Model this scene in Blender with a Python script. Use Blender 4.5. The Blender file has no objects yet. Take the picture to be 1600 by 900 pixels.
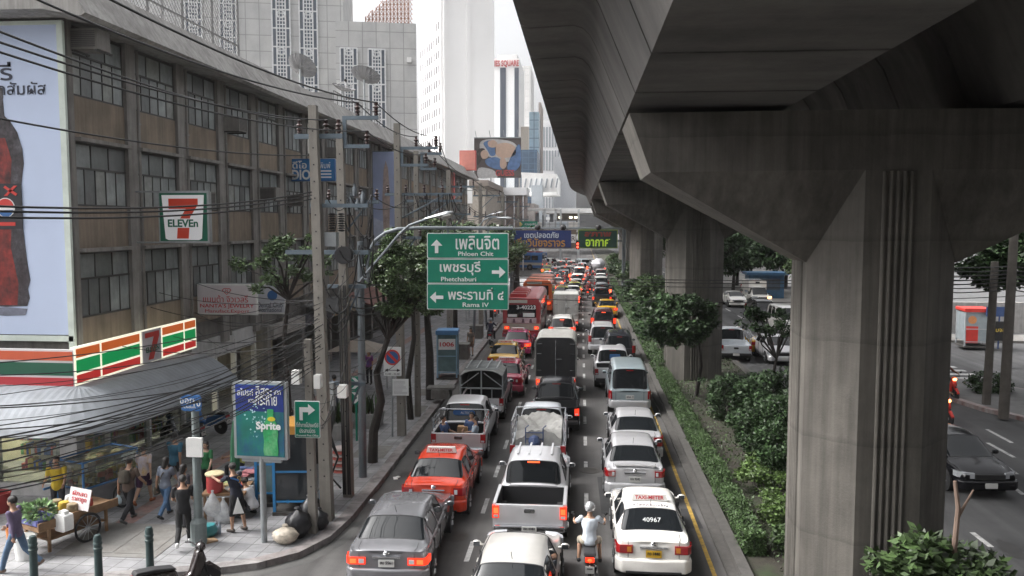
import bpy, bmesh, math, random
import numpy as np
from mathutils import Vector, Matrix
R = math.radians
rng = random.Random(7)
S = bpy.context.scene
COL = S.collection
# ---------------------------------------------------------------- camera, world, sun, exposure
CAM_H = 7.85
FPX = 1300.0
PITCH = math.atan(100 / FPX)
YAW = math.atan(108 / FPX * math.cos(PITCH))
cd = bpy.data.cameras.new('camera')
cam = bpy.data.objects.new('camera', cd)
COL.objects.link(cam)
cam.location = (0, 0, CAM_H)
cam.rotation_euler = (R(90) - PITCH, 0, YAW)
cd.sensor_width = 36.0
cd.lens = 36.0 * FPX / 1600
cd.clip_start = 0.1
cd.clip_end = 4000
S.camera = cam
SUN_AZ, SUN_EL = R(272), R(48)      # azimuth clockwise from +Y: bright cloud to the left of the road
W = bpy.data.worlds.new("World")
S.world = W
W.use_nodes = True
nt = W.node_tree
bg = nt.nodes['Background']
sky = nt.nodes.new('ShaderNodeTexSky')
sky.sky_type = 'NISHITA'
sky.sun_disc = False
sky.sun_elevation = SUN_EL
sky.sun_rotation = SUN_AZ
sky.air_density = 0.6
sky.dust_density = 9.0
sky.ozone_density = 0.6
sky.altitude = 0
whiten = nt.nodes.new('ShaderNodeHueSaturation')      # thin white overcast: the clear sky's blue is washed out
whiten.inputs['Saturation'].default_value = .12
nt.links.new(sky.outputs[0], whiten.inputs['Color'])
nt.links.new(whiten.outputs[0], bg.inputs[0])
bg.inputs[1].default_value = 0.132
sl = bpy.data.lights.new('sun', 'SUN')
sl.energy = 0.92
sl.angle = R(24)
sl.color = (1.0, .955, .9)
sun = bpy.data.objects.new('sun', sl)
COL.objects.link(sun)
sdir = Vector((math.sin(SUN_AZ) * math.cos(SUN_EL), math.cos(SUN_AZ) * math.cos(SUN_EL), math.sin(SUN_EL)))
sun.rotation_euler = sdir.to_track_quat('Z', 'Y').to_euler()
sun.location = (-20, -20, 60)
S.view_settings.view_transform = 'Standard'
S.view_settings.look = 'None'
S.view_settings.exposure = 1.6
S.view_settings.gamma = 1
S.view_settings.use_curve_mapping = False
S.cycles.max_bounces = 6
S.cycles.diffuse_bounces = 3
S.cycles.glossy_bounces = 3
S.cycles.transmission_bounces = 4
S.cycles.transparent_max_bounces = 6
S.cycles.use_denoising = True
S.cycles.sample_clamp_indirect = 6
# ---------------------------------------------------------------- measuring: the photo's 1600 x 900 frame to metres
_f = Vector((-math.sin(YAW) * math.cos(PITCH), math.cos(YAW) * math.cos(PITCH), -math.sin(PITCH)))
_r = Vector((math.cos(YAW), math.sin(YAW), 0))
_u = _r.cross(_f)
def _ray(px, py):
    return _f + _r * ((px - 800) / FPX) + _u * ((450 - py) / FPX)
def G(px, py, z=0.0):                 # point at height z
    v = _ray(px, py); t = (z - CAM_H) / v.z
    return Vector((v.x * t, v.y * t, z))
def D(px, py, Y):                     # point at distance Y down the road
    v = _ray(px, py); t = Y / v.y
    return Vector((v.x * t, Y, CAM_H + v.z * t))
def XP(px, py, X):                    # point on the plane x = X
    v = _ray(px, py); t = X / v.x
    return Vector((X, v.y * t, CAM_H + v.z * t))
# ---------------------------------------------------------------- materials
MATS = {}
def mat(name, col, rough=.6, metal=0.0, var=.12, scale=2.5, bump=0.0, spec=.5, streak=0.0, coat=0.0, island=0.0, emit=None, es=0.0, stain=None, stain_s=.6, alpha=1.0, trans=0.0, bscale=None):
    if name in MATS: return MATS[name]
    m = bpy.data.materials.new(name); m.use_nodes = True
    n = m.node_tree.nodes; l = m.node_tree.links
    b = n['Principled BSDF']
    b.inputs['Base Color'].default_value = (*col, 1)
    b.inputs['Roughness'].default_value = rough
    b.inputs['Metallic'].default_value = metal
    b.inputs['Specular IOR Level'].default_value = spec
    if coat: b.inputs['Coat Weight'].default_value = coat; b.inputs['Coat Roughness'].default_value = .04
    if trans: b.inputs['Transmission Weight'].default_value = trans
    if alpha < 1: b.inputs['Alpha'].default_value = alpha
    tc = n.new('ShaderNodeTexCoord')
    out = None
    def noise(sc, detail=5, vec=None, rough_=.6):
        t = n.new('ShaderNodeTexNoise'); t.inputs['Scale'].default_value = sc; t.inputs['Detail'].default_value = detail
        t.inputs['Roughness'].default_value = rough_
        l.new(vec or tc.outputs['Object'], t.inputs['Vector']); return t
    def mulval(cin, fac_sock, lo, hi):
        mr = n.new('ShaderNodeMapRange'); mr.inputs['From Min'].default_value = .3; mr.inputs['From Max'].default_value = .7
        mr.inputs['To Min'].default_value = lo; mr.inputs['To Max'].default_value = hi
        l.new(fac_sock, mr.inputs['Value'])
        hs = n.new('ShaderNodeHueSaturation')
        if isinstance(cin, tuple): hs.inputs['Color'].default_value = cin
        else: l.new(cin, hs.inputs['Color'])
        l.new(mr.outputs[0], hs.inputs['Value'])
        return hs.outputs[0]
    c = (*col, 1)
    if stain:
        mp = n.new('ShaderNodeMapping'); mp.inputs['Scale'].default_value = (1, 1, .5); l.new(tc.outputs['Object'], mp.inputs['Vector'])
        t = noise(stain_s, 8, mp.outputs[0], .7)
        cr = n.new('ShaderNodeValToRGB'); cr.color_ramp.elements[0].position = .46; cr.color_ramp.elements[1].position = .66
        cr.color_ramp.elements[0].color = (*col, 1); cr.color_ramp.elements[1].color = (*stain, 1)
        l.new(t.outputs[0], cr.inputs[0]); c = cr.outputs[0]
    if var:
        t = noise(scale); c = mulval(c, t.outputs[0], 1 - var, 1 + var)
    if streak:
        mp = n.new('ShaderNodeMapping'); mp.inputs['Scale'].default_value = (5, 5, .22); l.new(tc.outputs['Object'], mp.inputs['Vector'])
        t = noise(1.0, 6, mp.outputs[0], .65); c = mulval(c, t.outputs[0], 1 - streak, 1 + streak * .45)
    if island:
        g = n.new('ShaderNodeNewGeometry'); c = mulval(c, g.outputs['Random Per Island'], 1 - island, 1 + island)
    if not isinstance(c, tuple): l.new(c, b.inputs['Base Color'])
    if bump:
        t = noise(bscale or scale * 8, 6)
        bp = n.new('ShaderNodeBump'); bp.inputs['Strength'].default_value = bump; bp.inputs['Distance'].default_value = .02
        l.new(t.outputs[0], bp.inputs['Height']); l.new(bp.outputs[0], b.inputs['Normal'])
    if emit:
        b.inputs['Emission Color'].default_value = (*emit, 1); b.inputs['Emission Strength'].default_value = es
    MATS[name] = m
    return m
def paint(name, col, metal=.0, rough=.3, coat=.7):
    return mat(name, col, rough, metal, var=.05, scale=3, coat=coat)
# ---------------------------------------------------------------- mesh builder
class MB:
    def __init__(s): s.v = []; s.f = []; s.m = []; s.mi = 0; s.T = None
    def add(s, vs, fs, mi=None):
        o = len(s.v)
        if s.T is not None: vs = [s.T @ Vector(p) for p in vs]
        s.v += [tuple(p) for p in vs]; s.f += [tuple(i + o for i in f) for f in fs]; s.m += [s.mi if mi is None else mi] * len(fs)
        return s
    def box(s, c, d, rz=0.0, mi=None, taper=1.0, rx=0.0):
        hx, hy, hz = d[0] / 2, d[1] / 2, d[2] / 2
        M = Matrix.Translation(c) @ Matrix.Rotation(rz, 4, 'Z') @ Matrix.Rotation(rx, 4, 'X')
        vs = [M @ Vector((x * hx * (taper if z > 0 else 1), y * hy * (taper if z > 0 else 1), z * hz)) for z in (-1, 1) for x, y in ((-1, -1), (1, -1), (1, 1), (-1, 1))]
        return s.add(vs, [(3, 2, 1, 0), (4, 5, 6, 7), (0, 1, 5, 4), (1, 2, 6, 5), (2, 3, 7, 6), (3, 0, 4, 7)], mi)
    def b2(s, a, b, mi=None):            # box by two corners
        return s.box([(a[i] + b[i]) / 2 for i in range(3)], [abs(b[i] - a[i]) for i in range(3)], mi=mi)
    def rbox(s, c, d, r, mi=None, rz=0.0):  # box with rounded vertical section seen along Y (rounded in XZ)
        hx, hz = d[0] / 2, d[2] / 2; pts = []
        for (sx, sz, a0) in ((1, 1, 0), (-1, 1, 90), (-1, -1, 180), (1, -1, 270)):
            for k in range(5):
                a = R(a0 + k * 22.5); pts.append((sx * (hx - r) + r * math.cos(a), sz * (hz - r) + r * math.sin(a)))
        n = len(pts); M = Matrix.Translation(c) @ Matrix.Rotation(rz, 4, 'Z')
        vs = [M @ Vector((p[0], yy, p[1])) for yy in (-d[1] / 2, d[1] / 2) for p in pts]
        fs = [tuple(range(n)), tuple(range(2 * n - 1, n - 1, -1))] + [((i + 1) % n, i, n + i, n + (i + 1) % n) for i in range(n)]
        return s.add(vs, fs, mi)
    def cyl(s, a, b, r0, r1=None, n=10, cap=True, mi=None):
        r1 = r0 if r1 is None else r1
        a = Vector(a); b = Vector(b); d = b - a
        if d.length < 1e-6: return s
        q = d.to_track_quat('Z', 'Y').to_matrix()
        vs = []
        for p, r in ((a, r0), (b, r1)):
            for i in range(n):
                t = 2 * math.pi * i / n
                vs.append(p + q @ Vector((r * math.cos(t), r * math.sin(t), 0)))
        fs = [(i, (i + 1) % n, n + (i + 1) % n, n + i) for i in range(n)]
        if cap: fs += [tuple(range(n - 1, -1, -1)), tuple(range(n, 2 * n))]
        return s.add(vs, fs, mi)
    def tube(s, pts, r, n=6, mi=None, r1=None, cap=True):
        pts = [Vector(p) for p in pts]; m = len(pts); vs = []
        for k, p in enumerate(pts):
            d = (pts[min(k + 1, m - 1)] - pts[max(k - 1, 0)])
            if d.length < 1e-9: d = Vector((0, 0, 1))
            q = d.normalized().to_track_quat('Z', 'Y').to_matrix() if abs(d.normalized().z) > .999 else None
            z = d.normalized()
            ref = Vector((0, 0, 1)) if abs(z.z) < .95 else Vector((0, 1, 0))
            x = ref.cross(z).normalized(); y = z.cross(x)
            rr = r if r1 is None else r + (r1 - r) * k / (m - 1)
            for i in range(n):
                t = 2 * math.pi * i / n
                vs.append(p + x * (rr * math.cos(t)) + y * (rr * math.sin(t)))
        fs = [(k * n + i, k * n + (i + 1) % n, (k + 1) * n + (i + 1) % n, (k + 1) * n + i) for k in range(m - 1) for i in range(n)]
        if cap: fs += [tuple(range(n - 1, -1, -1)), tuple(range((m - 1) * n, m * n))]
        return s.add(vs, fs, mi)
    def lathe(s, prof, c=(0, 0, 0), n=12, mi=None, axis='Z', sy=1.0):
        vs = []
        for r, z in prof:
            for i in range(n):
                t = 2 * math.pi * i / n
                p = (r * math.cos(t), r * math.sin(t) * sy, z)
                if axis == 'X': p = (p[2], p[0], p[1])
                if axis == 'Y': p = (p[0], p[2], p[1])
                vs.append((p[0] + c[0], p[1] + c[1], p[2] + c[2]))
        m = len(prof)
        fs = [(k * n + i, k * n + (i + 1) % n, (k + 1) * n + (i + 1) % n, (k + 1) * n + i) for k in range(m - 1) for i in range(n)]
        fs += [tuple(range(n - 1, -1, -1)), tuple(range((m - 1) * n, m * n))]
        return s.add(vs, fs, mi)
    def ball(s, c, r, n=10, mi=None, sc=(1, 1, 1)):
        k = max(4, n // 2)
        vs = []
        for j in range(k + 1):
            a = math.pi * j / k
            for i in range(n):
                t = 2 * math.pi * i / n
                vs.append((c[0] + r * sc[0] * math.sin(a) * math.cos(t), c[1] + r * sc[1] * math.sin(a) * math.sin(t), c[2] + r * sc[2] * math.cos(a)))
        fs = [(j * n + i, (j + 1) * n + i, (j + 1) * n + (i + 1) % n, j * n + (i + 1) % n) for j in range(k) for i in range(n)]
        return s.add(vs, fs, mi)
    def prism(s, poly, y0, y1, plane='XZ', mi=None):   # polygon in a plane, extruded along the third axis
        def P(p, t):
            return {'XZ': (p[0], t, p[1]), 'XY': (p[0], p[1], t), 'YZ': (t, p[0], p[1])}[plane]
        n = len(poly)
        vs = [P(p, y0) for p in poly] + [P(p, y1) for p in poly]
        fs = [tuple(range(n)), tuple(range(2 * n - 1, n - 1, -1))] + [((i + 1) % n, i, n + i, n + (i + 1) % n) for i in range(n)]
        return s.add(vs, fs, mi)
    def quad(s, a, b, c, d, mi=None): return s.add([a, b, c, d], [(0, 1, 2, 3)], mi)
    def build(s, name, mats, parent=None, smooth=False, fix=True):
        me = bpy.data.meshes.new(name)
        me.from_pydata(s.v, [], s.f)
        for m in (mats if isinstance(mats, (list, tuple)) else [mats]): me.materials.append(m)
        me.polygons.foreach_set('material_index', s.m)
        if fix:
            bm = bmesh.new(); bm.from_mesh(me); bmesh.ops.recalc_face_normals(bm, faces=bm.faces); bm.to_mesh(me); bm.free()
        if smooth: smooth_me(me, 40)
        return link(name, me, parent)
def smooth_me(me, ang):
    me.polygons.foreach_set('use_smooth', [True] * len(me.polygons))
    try: me.set_sharp_from_angle(angle=R(ang))
    except Exception: pass
KIDS = {}
def link(name, data, parent=None):
    o = bpy.data.objects.new(name, data); COL.objects.link(o)
    if parent is not None: o.parent = parent; KIDS.setdefault(parent.name, []).append(o)
    return o
def tag(o, label, cat, group=None, kind=None):
    o['label'] = label; o['category'] = cat
    if group: o['group'] = group
    if kind: o['kind'] = kind
    return o
def thing(name, label, cat, loc=(0, 0, 0), rz=0.0, group=None):
    o = bpy.data.objects.new(name, None); COL.objects.link(o)
    o.empty_display_size = .3; o.location = loc; o.rotation_euler = (0, 0, rz)
    return tag(o, label, cat, group)
def struct(o): o['kind'] = 'structure'; return o
def copy_tree(o, parent=None):
    c = o.copy(); COL.objects.link(c)
    if parent is not None: c.parent = parent; KIDS.setdefault(parent.name, []).append(c)
    for ch in KIDS.get(o.name, ()): copy_tree(ch, c)
    return c
def dup(o, label, loc=None, rz=None, group=None):
    c = copy_tree(o); c['label'] = label
    if loc is not None: c.location = loc
    if rz is not None: c.rotation_euler = (0, 0, rz)
    if group: c['group'] = group
    return c
def family(o):
    for ch in KIDS.get(o.name, ()):
        yield ch
        yield from family(ch)
def recolor(root, part, m):
    for ch in family(root):
        if ch.name.split('.')[0] == part and ch.type == 'MESH':
            ch.material_slots[0].link = 'OBJECT'; ch.material_slots[0].material = m
scratch = bpy.data.scenes.new('scratch')     # modifiers and text are evaluated in an empty side scene, which is removed at the end
def evaluated(o):
    scratch.collection.objects.link(o); vl = scratch.view_layers[0]; vl.update()
    me = bpy.data.meshes.new_from_object(o.evaluated_get(vl.depsgraph)); bpy.data.objects.remove(o); return me
# lettering: text turned into one mesh, standing in the XZ plane, facing -Y, centred at c
def text(body, h, c, m, parent=None, w=None, rz=0.0, ex=.004, bold=.0, align='CENTER', name='lettering', rx=0.0, track=1.0):
    cu = bpy.data.curves.new('t', 'FONT'); cu.body = body; cu.size = 1.0; cu.align_x = 'LEFT'; cu.extrude = ex; cu.offset = bold
    cu.space_character = track; cu.resolution_u = 3
    me = evaluated(bpy.data.objects.new('t', cu))
    co = np.empty(len(me.vertices) * 3); me.vertices.foreach_get('co', co); co = co.reshape(-1, 3)
    if len(co) == 0: return None
    mn, mx = co.min(0), co.max(0)
    sz = h / (mx[1] - mn[1]); sx = sz if w is None else w / (mx[0] - mn[0])
    cx = (mn[0] + mx[0]) / 2 if align == 'CENTER' else mn[0]
    x = (co[:, 0] - cx) * sx; z = (co[:, 1] - (mn[1] + mx[1]) / 2) * sz; y = -co[:, 2]
    me.vertices.foreach_set('co', np.stack([x, y, z], 1).ravel())
    me.flip_normals()
    me.materials.clear(); me.materials.append(m)
    me.update()
    ob = link(name, me, parent); ob.location = c; ob.rotation_euler = (rx, 0, rz)
    return ob
# leaves: a cloud of small bent leaf faces
def leaf_mesh(name, m, pts, size, parent=None, flat=.5, seed=1, stem=None, fold=.25):
    r = np.random.RandomState(seed); n = len(pts); pts = np.asarray(pts, float)
    d = r.normal(size=(n, 3)); d[:, 2] *= flat; d[:, 2] -= .15; d /= np.linalg.norm(d, axis=1)[:, None]
    up = r.normal(size=(n, 3)) * .55 + np.array([0, 0, 1.]); s = np.cross(d, up); s /= np.linalg.norm(s, axis=1)[:, None] + 1e-9
    nn = np.cross(s, d)
    L = size * r.uniform(.65, 1.35, n)[:, None]; w = L * .26
    a = pts; b = pts + d * L * .5 + s * w - nn * w * fold; c = pts + d * L; e = pts + d * L * .5 - s * w - nn * w * fold
    v = np.stack([a, b, c, e], 1).reshape(-1, 3)
    me = bpy.data.meshes.new(name)
    me.vertices.add(4 * n); me.vertices.foreach_set('co', v.ravel())
    me.loops.add(4 * n); me.loops.foreach_set('vertex_index', np.arange(4 * n))
    me.polygons.add(n); me.polygons.foreach_set('loop_start', np.arange(0, 4 * n, 4)); me.polygons.foreach_set('loop_total', np.full(n, 4))
    me.update(); me.validate()
    me.materials.append(m)
    return link(name, me, parent)
def clump_points(blobs, n, seed=1, shell=.55):   # blobs: (x,y,z,r) ; points near the shells of many clumps
    r = np.random.RandomState(seed); b = np.array(blobs, float); w = b[:, 3] ** 2; w /= w.sum()
    i = r.choice(len(b), n, p=w); d = r.normal(size=(n, 3)); d /= np.linalg.norm(d, axis=1)[:, None]
    rad = (shell + (1 - shell) * r.uniform(0, 1, n) ** .7) * b[i, 3]
    p = b[i, :3] + d * rad[:, None] * np.array([1, 1, .75])
    return p
# ---------------------------------------------------------------- shared materials
M_asph = mat('asphalt', (.085, .081, .079), .82, var=.16, scale=.6, bump=.35, bscale=60, stain=(.062, .06, .06), stain_s=.35)
M_asph2 = mat('asphalt_pale', (.07, .07, .072), .85, var=.15, scale=.5, bump=.3, bscale=60, stain=(.05, .05, .052), stain_s=.3)
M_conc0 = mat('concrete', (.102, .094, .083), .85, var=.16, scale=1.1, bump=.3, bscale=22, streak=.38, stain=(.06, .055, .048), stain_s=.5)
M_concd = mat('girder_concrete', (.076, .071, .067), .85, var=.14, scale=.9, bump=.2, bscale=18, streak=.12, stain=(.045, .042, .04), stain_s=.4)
M_kerb = mat('kerb_stone', (.068, .064, .06), .9, var=.2, scale=4, bump=.3)
M_line = mat('road_paint', (.5, .5, .49), .8, var=.25, scale=9, stain=(.2, .2, .2), stain_s=4)
M_yel = mat('yellow_road_paint', (.42, .27, .05), .8, var=.3, scale=7, stain=(.16, .12, .06), stain_s=3)
M_soil = mat('soil', (.034, .03, .022), .95, var=.3, scale=3, bump=.6, stain=(.022, .036, .013), stain_s=1.5)
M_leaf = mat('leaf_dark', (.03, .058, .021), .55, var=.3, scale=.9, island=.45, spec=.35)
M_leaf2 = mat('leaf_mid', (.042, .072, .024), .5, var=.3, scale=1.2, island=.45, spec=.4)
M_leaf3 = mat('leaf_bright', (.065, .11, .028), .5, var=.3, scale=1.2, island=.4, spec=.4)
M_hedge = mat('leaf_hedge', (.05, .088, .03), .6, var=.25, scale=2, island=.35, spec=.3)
M_leafs = mat('leaf_street', (.095, .145, .062), .45, var=.3, scale=1.2, island=.5, spec=.5)
M_bark = mat('bark', (.032, .027, .024), .9, var=.3, scale=6, bump=.6)
M_black = mat('black_rubber', (.018, .018, .02), .7, var=.1)
M_dark = mat('dark_recess', (.02, .02, .021), .9, var=.1)
M_steel = mat('galvanised_steel', (.36, .38, .39), .45, .6, var=.12, scale=5)
M_grey = mat('grey_paint', (.28, .30, .31), .5, .2, var=.12, scale=4)
M_bluegrey = mat('blue_grey_steel', (.12, .155, .185), .5, .2, var=.15, scale=4)
M_white = mat('white_paint', (.75, .75, .73), .5, var=.08, scale=3)
M_red = mat('red_paint', (.55, .04, .03), .45, var=.08)
M_green = mat('sign_green', (.0, .20, .125), .4, var=.06, scale=5)
M_wtxt = mat('sign_white', (.72, .74, .74), .5, var=.05)
M_btxt = mat('ink_black', (.02, .02, .025), .6, var=0)
M_rtxt = mat('ink_red', (.5, .03, .04), .6, var=0)
M_glassd = mat('dark_glass', (.018, .022, .026), .06, var=.0, spec=.6)
M_winglass = mat('dusty_glass', (.21, .228, .225), .42, var=.28, scale=1.3, stain=(.12, .132, .132), stain_s=.8, island=.3)
M_frame = mat('dark_window_frame', (.05, .048, .045), .6, var=.1)
M_wood = mat('wood', (.22, .13, .07), .7, var=.2, scale=5)
M_blue = mat('blue_paint', (.03, .12, .32), .45, var=.1)

M_conc = M_conc0
def bands(m, scale, width, dark):      # horizontal casting joints
    n = m.node_tree.nodes; l = m.node_tree.links; tc = n.new('ShaderNodeTexCoord'); ns = n.new('ShaderNodeTexNoise'); ns.inputs['Scale'].default_value = 1.5
    l.new(tc.outputs['Object'], ns.inputs[0]); sx = n.new('ShaderNodeSeparateXYZ'); l.new(tc.outputs['Object'], sx.inputs[0])
    def mth(op, a, b):
        q = n.new('ShaderNodeMath'); q.operation = op
        for i, v in enumerate((a, b)):
            if isinstance(v, float): q.inputs[i].default_value = v
            else: l.new(v, q.inputs[i])
        return q.outputs[0]
    z = mth('ADD', sx.outputs[2], mth('MULTIPLY', ns.outputs[0], .12)); f = mth('FRACT', mth('DIVIDE', z, scale), 0.0)
    mr = n.new('ShaderNodeMapRange'); mr.inputs['From Min'].default_value = 0; mr.inputs['From Max'].default_value = width; mr.inputs['To Min'].default_value = dark; mr.inputs['To Max'].default_value = 1
    l.new(f, mr.inputs[0]); p = n['Principled BSDF']; src = p.inputs['Base Color'].links[0].from_socket
    hs = n.new('ShaderNodeHueSaturation'); l.new(src, hs.inputs['Color']); l.new(mr.outputs[0], hs.inputs['Value']); l.new(hs.outputs[0], p.inputs['Base Color'])
bands(M_conc, 1.9, .07, .76)
def lanes(m):                          # oil and tyre streaks running along the lanes
    n = m.node_tree.nodes; l = m.node_tree.links; tc = n.new('ShaderNodeTexCoord'); mp = n.new('ShaderNodeMapping'); mp.inputs['Scale'].default_value = (1.6, .035, 1)
    ns = n.new('ShaderNodeTexNoise'); ns.inputs['Scale'].default_value = 1; ns.inputs['Detail'].default_value = 4; l.new(tc.outputs['Object'], mp.inputs[0]); l.new(mp.outputs[0], ns.inputs[0])
    mr = n.new('ShaderNodeMapRange'); mr.inputs['From Min'].default_value = .3; mr.inputs['From Max'].default_value = .7; mr.inputs['To Min'].default_value = .6; mr.inputs['To Max'].default_value = 1.3
    l.new(ns.outputs[0], mr.inputs[0]); p = n['Principled BSDF']; src = p.inputs['Base Color'].links[0].from_socket
    hs = n.new('ShaderNodeHueSaturation'); l.new(src, hs.inputs['Color']); l.new(mr.outputs[0], hs.inputs['Value']); l.new(hs.outputs[0], p.inputs['Base Color'])
lanes(M_asph); lanes(M_asph2)
def crossbands(m):                      # each cast segment weathered a little differently
    n = m.node_tree.nodes; l = m.node_tree.links; tc = n.new('ShaderNodeTexCoord'); mp = n.new('ShaderNodeMapping'); mp.inputs['Scale'].default_value = (.15, 1.1, .15)
    ns = n.new('ShaderNodeTexNoise'); ns.inputs['Scale'].default_value = 1; ns.inputs['Detail'].default_value = 5; l.new(tc.outputs['Object'], mp.inputs[0]); l.new(mp.outputs[0], ns.inputs[0])
    mr = n.new('ShaderNodeMapRange'); mr.inputs['From Min'].default_value = .33; mr.inputs['From Max'].default_value = .67; mr.inputs['To Min'].default_value = .62; mr.inputs['To Max'].default_value = 1.35
    l.new(ns.outputs[0], mr.inputs[0]); p = n['Principled BSDF']; src = p.inputs['Base Color'].links[0].from_socket
    hs = n.new('ShaderNodeHueSaturation'); l.new(src, hs.inputs['Color']); l.new(mr.outputs[0], hs.inputs['Value']); l.new(hs.outputs[0], p.inputs['Base Color'])
crossbands(M_concd)
def sheet(name, poly, z, m, kind=True):
    b = MB(); b.add([(p[0], p[1], z) for p in poly], [tuple(range(len(poly)))]); o = b.build(name, m)
    if kind: struct(o)
    return o
# ---------------------------------------------------------------- ground, roads, pavements
sheet('ground', [(-600, -120), (600, -120), (600, 640), (-600, 640)], -.03, mat('far_ground', (.12, .12, .12), .95, var=.2, scale=.05))
sheet('road', [(-60, -60), (3.45, -60), (3.45, 400), (-60, 400)], 0.0, M_asph)
sheet('far_side_road', [(8.7, -40), (34, -40), (34, 60), (26, 66), (20, 70), (20, 300), (8.7, 300)], 0.0, M_asph2)
# paved footway, with its rounded corner by the side street
corner = [(-6.0, 120), (-6.18, 70), (-6.12, 56), (-6.02, 37), (-5.95, 24), (-5.98, 21.0), (-6.12, 19.6), (-6.55, 18.55), (-7.3, 17.85), (-8.6, 17.3), (-10.5, 16.75), (-14, 16.0), (-30, 13.0)]
KH = .16
pav = mat('paving_slabs', (.285, .285, .29), .85, var=.18, scale=2, bump=.2, stain=(.2, .2, .205), stain_s=.8)
n = pav.node_tree.nodes; l = pav.node_tree.links
tc = n.new('ShaderNodeTexCoord'); br = n.new('ShaderNodeTexBrick')
br.inputs['Scale'].default_value = 1.0; br.inputs['Brick Width'].default_value = .42; br.inputs['Row Height'].default_value = .42; br.offset = 0
br.inputs['Mortar Size'].default_value = .012; br.inputs['Bias'].default_value = -.1
br.inputs['Color1'].default_value = (1, 1, 1, 1); br.inputs['Color2'].default_value = (.72, .72, .74, 1); br.inputs['Mortar'].default_value = (.42, .42, .42, 1)
mpp = n.new('ShaderNodeMapping'); mpp.inputs['Rotation'].default_value = (0, 0, R(3)); l.new(tc.outputs['Object'], mpp.inputs[0]); l.new(mpp.outputs[0], br.inputs['Vector'])
pb = n['Principled BSDF']; src = pb.inputs['Base Color'].links[0].from_socket
mx = n.new('ShaderNodeMixRGB'); mx.blend_type = 'MULTIPLY'; mx.inputs[0].default_value = .9
l.new(src, mx.inputs[1]); l.new(br.outputs[0], mx.inputs[2]); l.new(mx.outputs[0], pb.inputs['Base Color'])
def offset_line(pts, d):
    out = []
    for i, p in enumerate(pts):
        a = Vector(pts[max(i - 1, 0)]); b = Vector(pts[min(i + 1, len(pts) - 1)]); t = (b - a).normalized()
        out.append((p[0] + t.y * d, p[1] - t.x * d))
    return out
inner = offset_line(corner, .32)
b = MB(); poly = inner + [(-30, 120)]
b.add([(p[0], p[1], KH) for p in poly], [tuple(range(len(poly)))]); struct(b.build('pavement', pav))
b = MB(); k = len(corner)
b.add([(p[0], p[1], -.01) for p in corner] + [(p[0], p[1], KH + .003) for p in corner] + [(p[0], p[1], KH + .003) for p in offset_line(corner, .325)],
      [(i, i + 1, k + i + 1, k + i) for i in range(k - 1)] + [(k + i, k + i + 1, 2 * k + i + 1, 2 * k + i) for i in range(k - 1)])
mk = mat('painted_kerb', (.25, .24, .235), .9, var=.2, scale=3, bump=.3, stain=(.14, .13, .13), stain_s=2)
nn = mk.node_tree.nodes; ll = mk.node_tree.links; tcc = nn.new('ShaderNodeTexCoord'); wv = nn.new('ShaderNodeTexBrick')
wv.inputs['Scale'].default_value = 1; wv.inputs['Brick Width'].default_value = 40; wv.inputs['Row Height'].default_value = 1.0; wv.offset = 0
wv.inputs['Color1'].default_value = (1.05, 1.05, 1.05, 1); wv.inputs['Color2'].default_value = (.9, .82, .82, 1); wv.inputs['Mortar'].default_value = (.5, .5, .5, 1); wv.inputs['Mortar Size'].default_value = .015
ll.new(tcc.outputs['Object'], wv.inputs['Vector'])
pbk = nn['Principled BSDF']; srck = pbk.inputs['Base Color'].links[0].from_socket
mxk = nn.new('ShaderNodeMixRGB'); mxk.blend_type = 'MULTIPLY'; mxk.inputs[0].default_value = .85
ll.new(srck, mxk.inputs[1]); ll.new(wv.outputs[0], mxk.inputs[2]); ll.new(mxk.outputs[0], pbk.inputs['Base Color'])
struct(b.build('kerb', mk))
# gutter: darker strip along the kerb
g1 = offset_line(corner, -.38)
sheet('gutter', [p for p in corner[:-1]] + [p for p in reversed(g1[:-1])], .004, mat('gutter_concrete', (.1, .098, .095), .9, var=.25, scale=2, stain=(.05, .05, .05), stain_s=1))
# red tactile strip and trench covers on the footway
sheet('tactile_strip', [(-11.95, 19.2), (-11.45, 19.2), (-11.1, 62), (-11.6, 62)], KH + .004, mat('red_paver', (.26, .165, .15), .9, var=.25, scale=5, stain=(.2, .18, .17), stain_s=2))
M_plate = mat('cover_slab', (.19, .185, .175), .9, var=.15, scale=3, bump=.3, stain=(.12, .11, .1), stain_s=1.5)
b = MB(); b.b2((-12.2, 17.9, KH), (-9.75, 20.0, KH + .012)); b.b2((-11.9, 18.1, KH + .01), (-10.9, 19.8, KH + .02)); b.b2((-10.85, 18.1, KH + .01), (-9.95, 19.8, KH + .02))
tag(b.build('utility_cover', M_plate), 'worn concrete utility cover set in the pavement behind the bollards', 'cover')
for i, (x, y) in enumerate(((-7.0, 27.2), (-6.95, 33.6), (-6.9, 37.2))):
    b = MB(); b.b2((x - .55, y - .75, KH), (x + .55, y + .75, KH + .01))
    for j in range(9): b.b2((x - .5, y - .7 + j * .165, KH + .01), (x + .5, y - .62 + j * .165, KH + .016))
    tag(b.build('tree_grate', M_plate), ['tree grate around the leaning dark trunk nearest the camera', 'tree grate between the no parking sign and the next trunk', 'tree grate farthest up the pavement before the phone booth'][i], 'tree grate')
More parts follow.
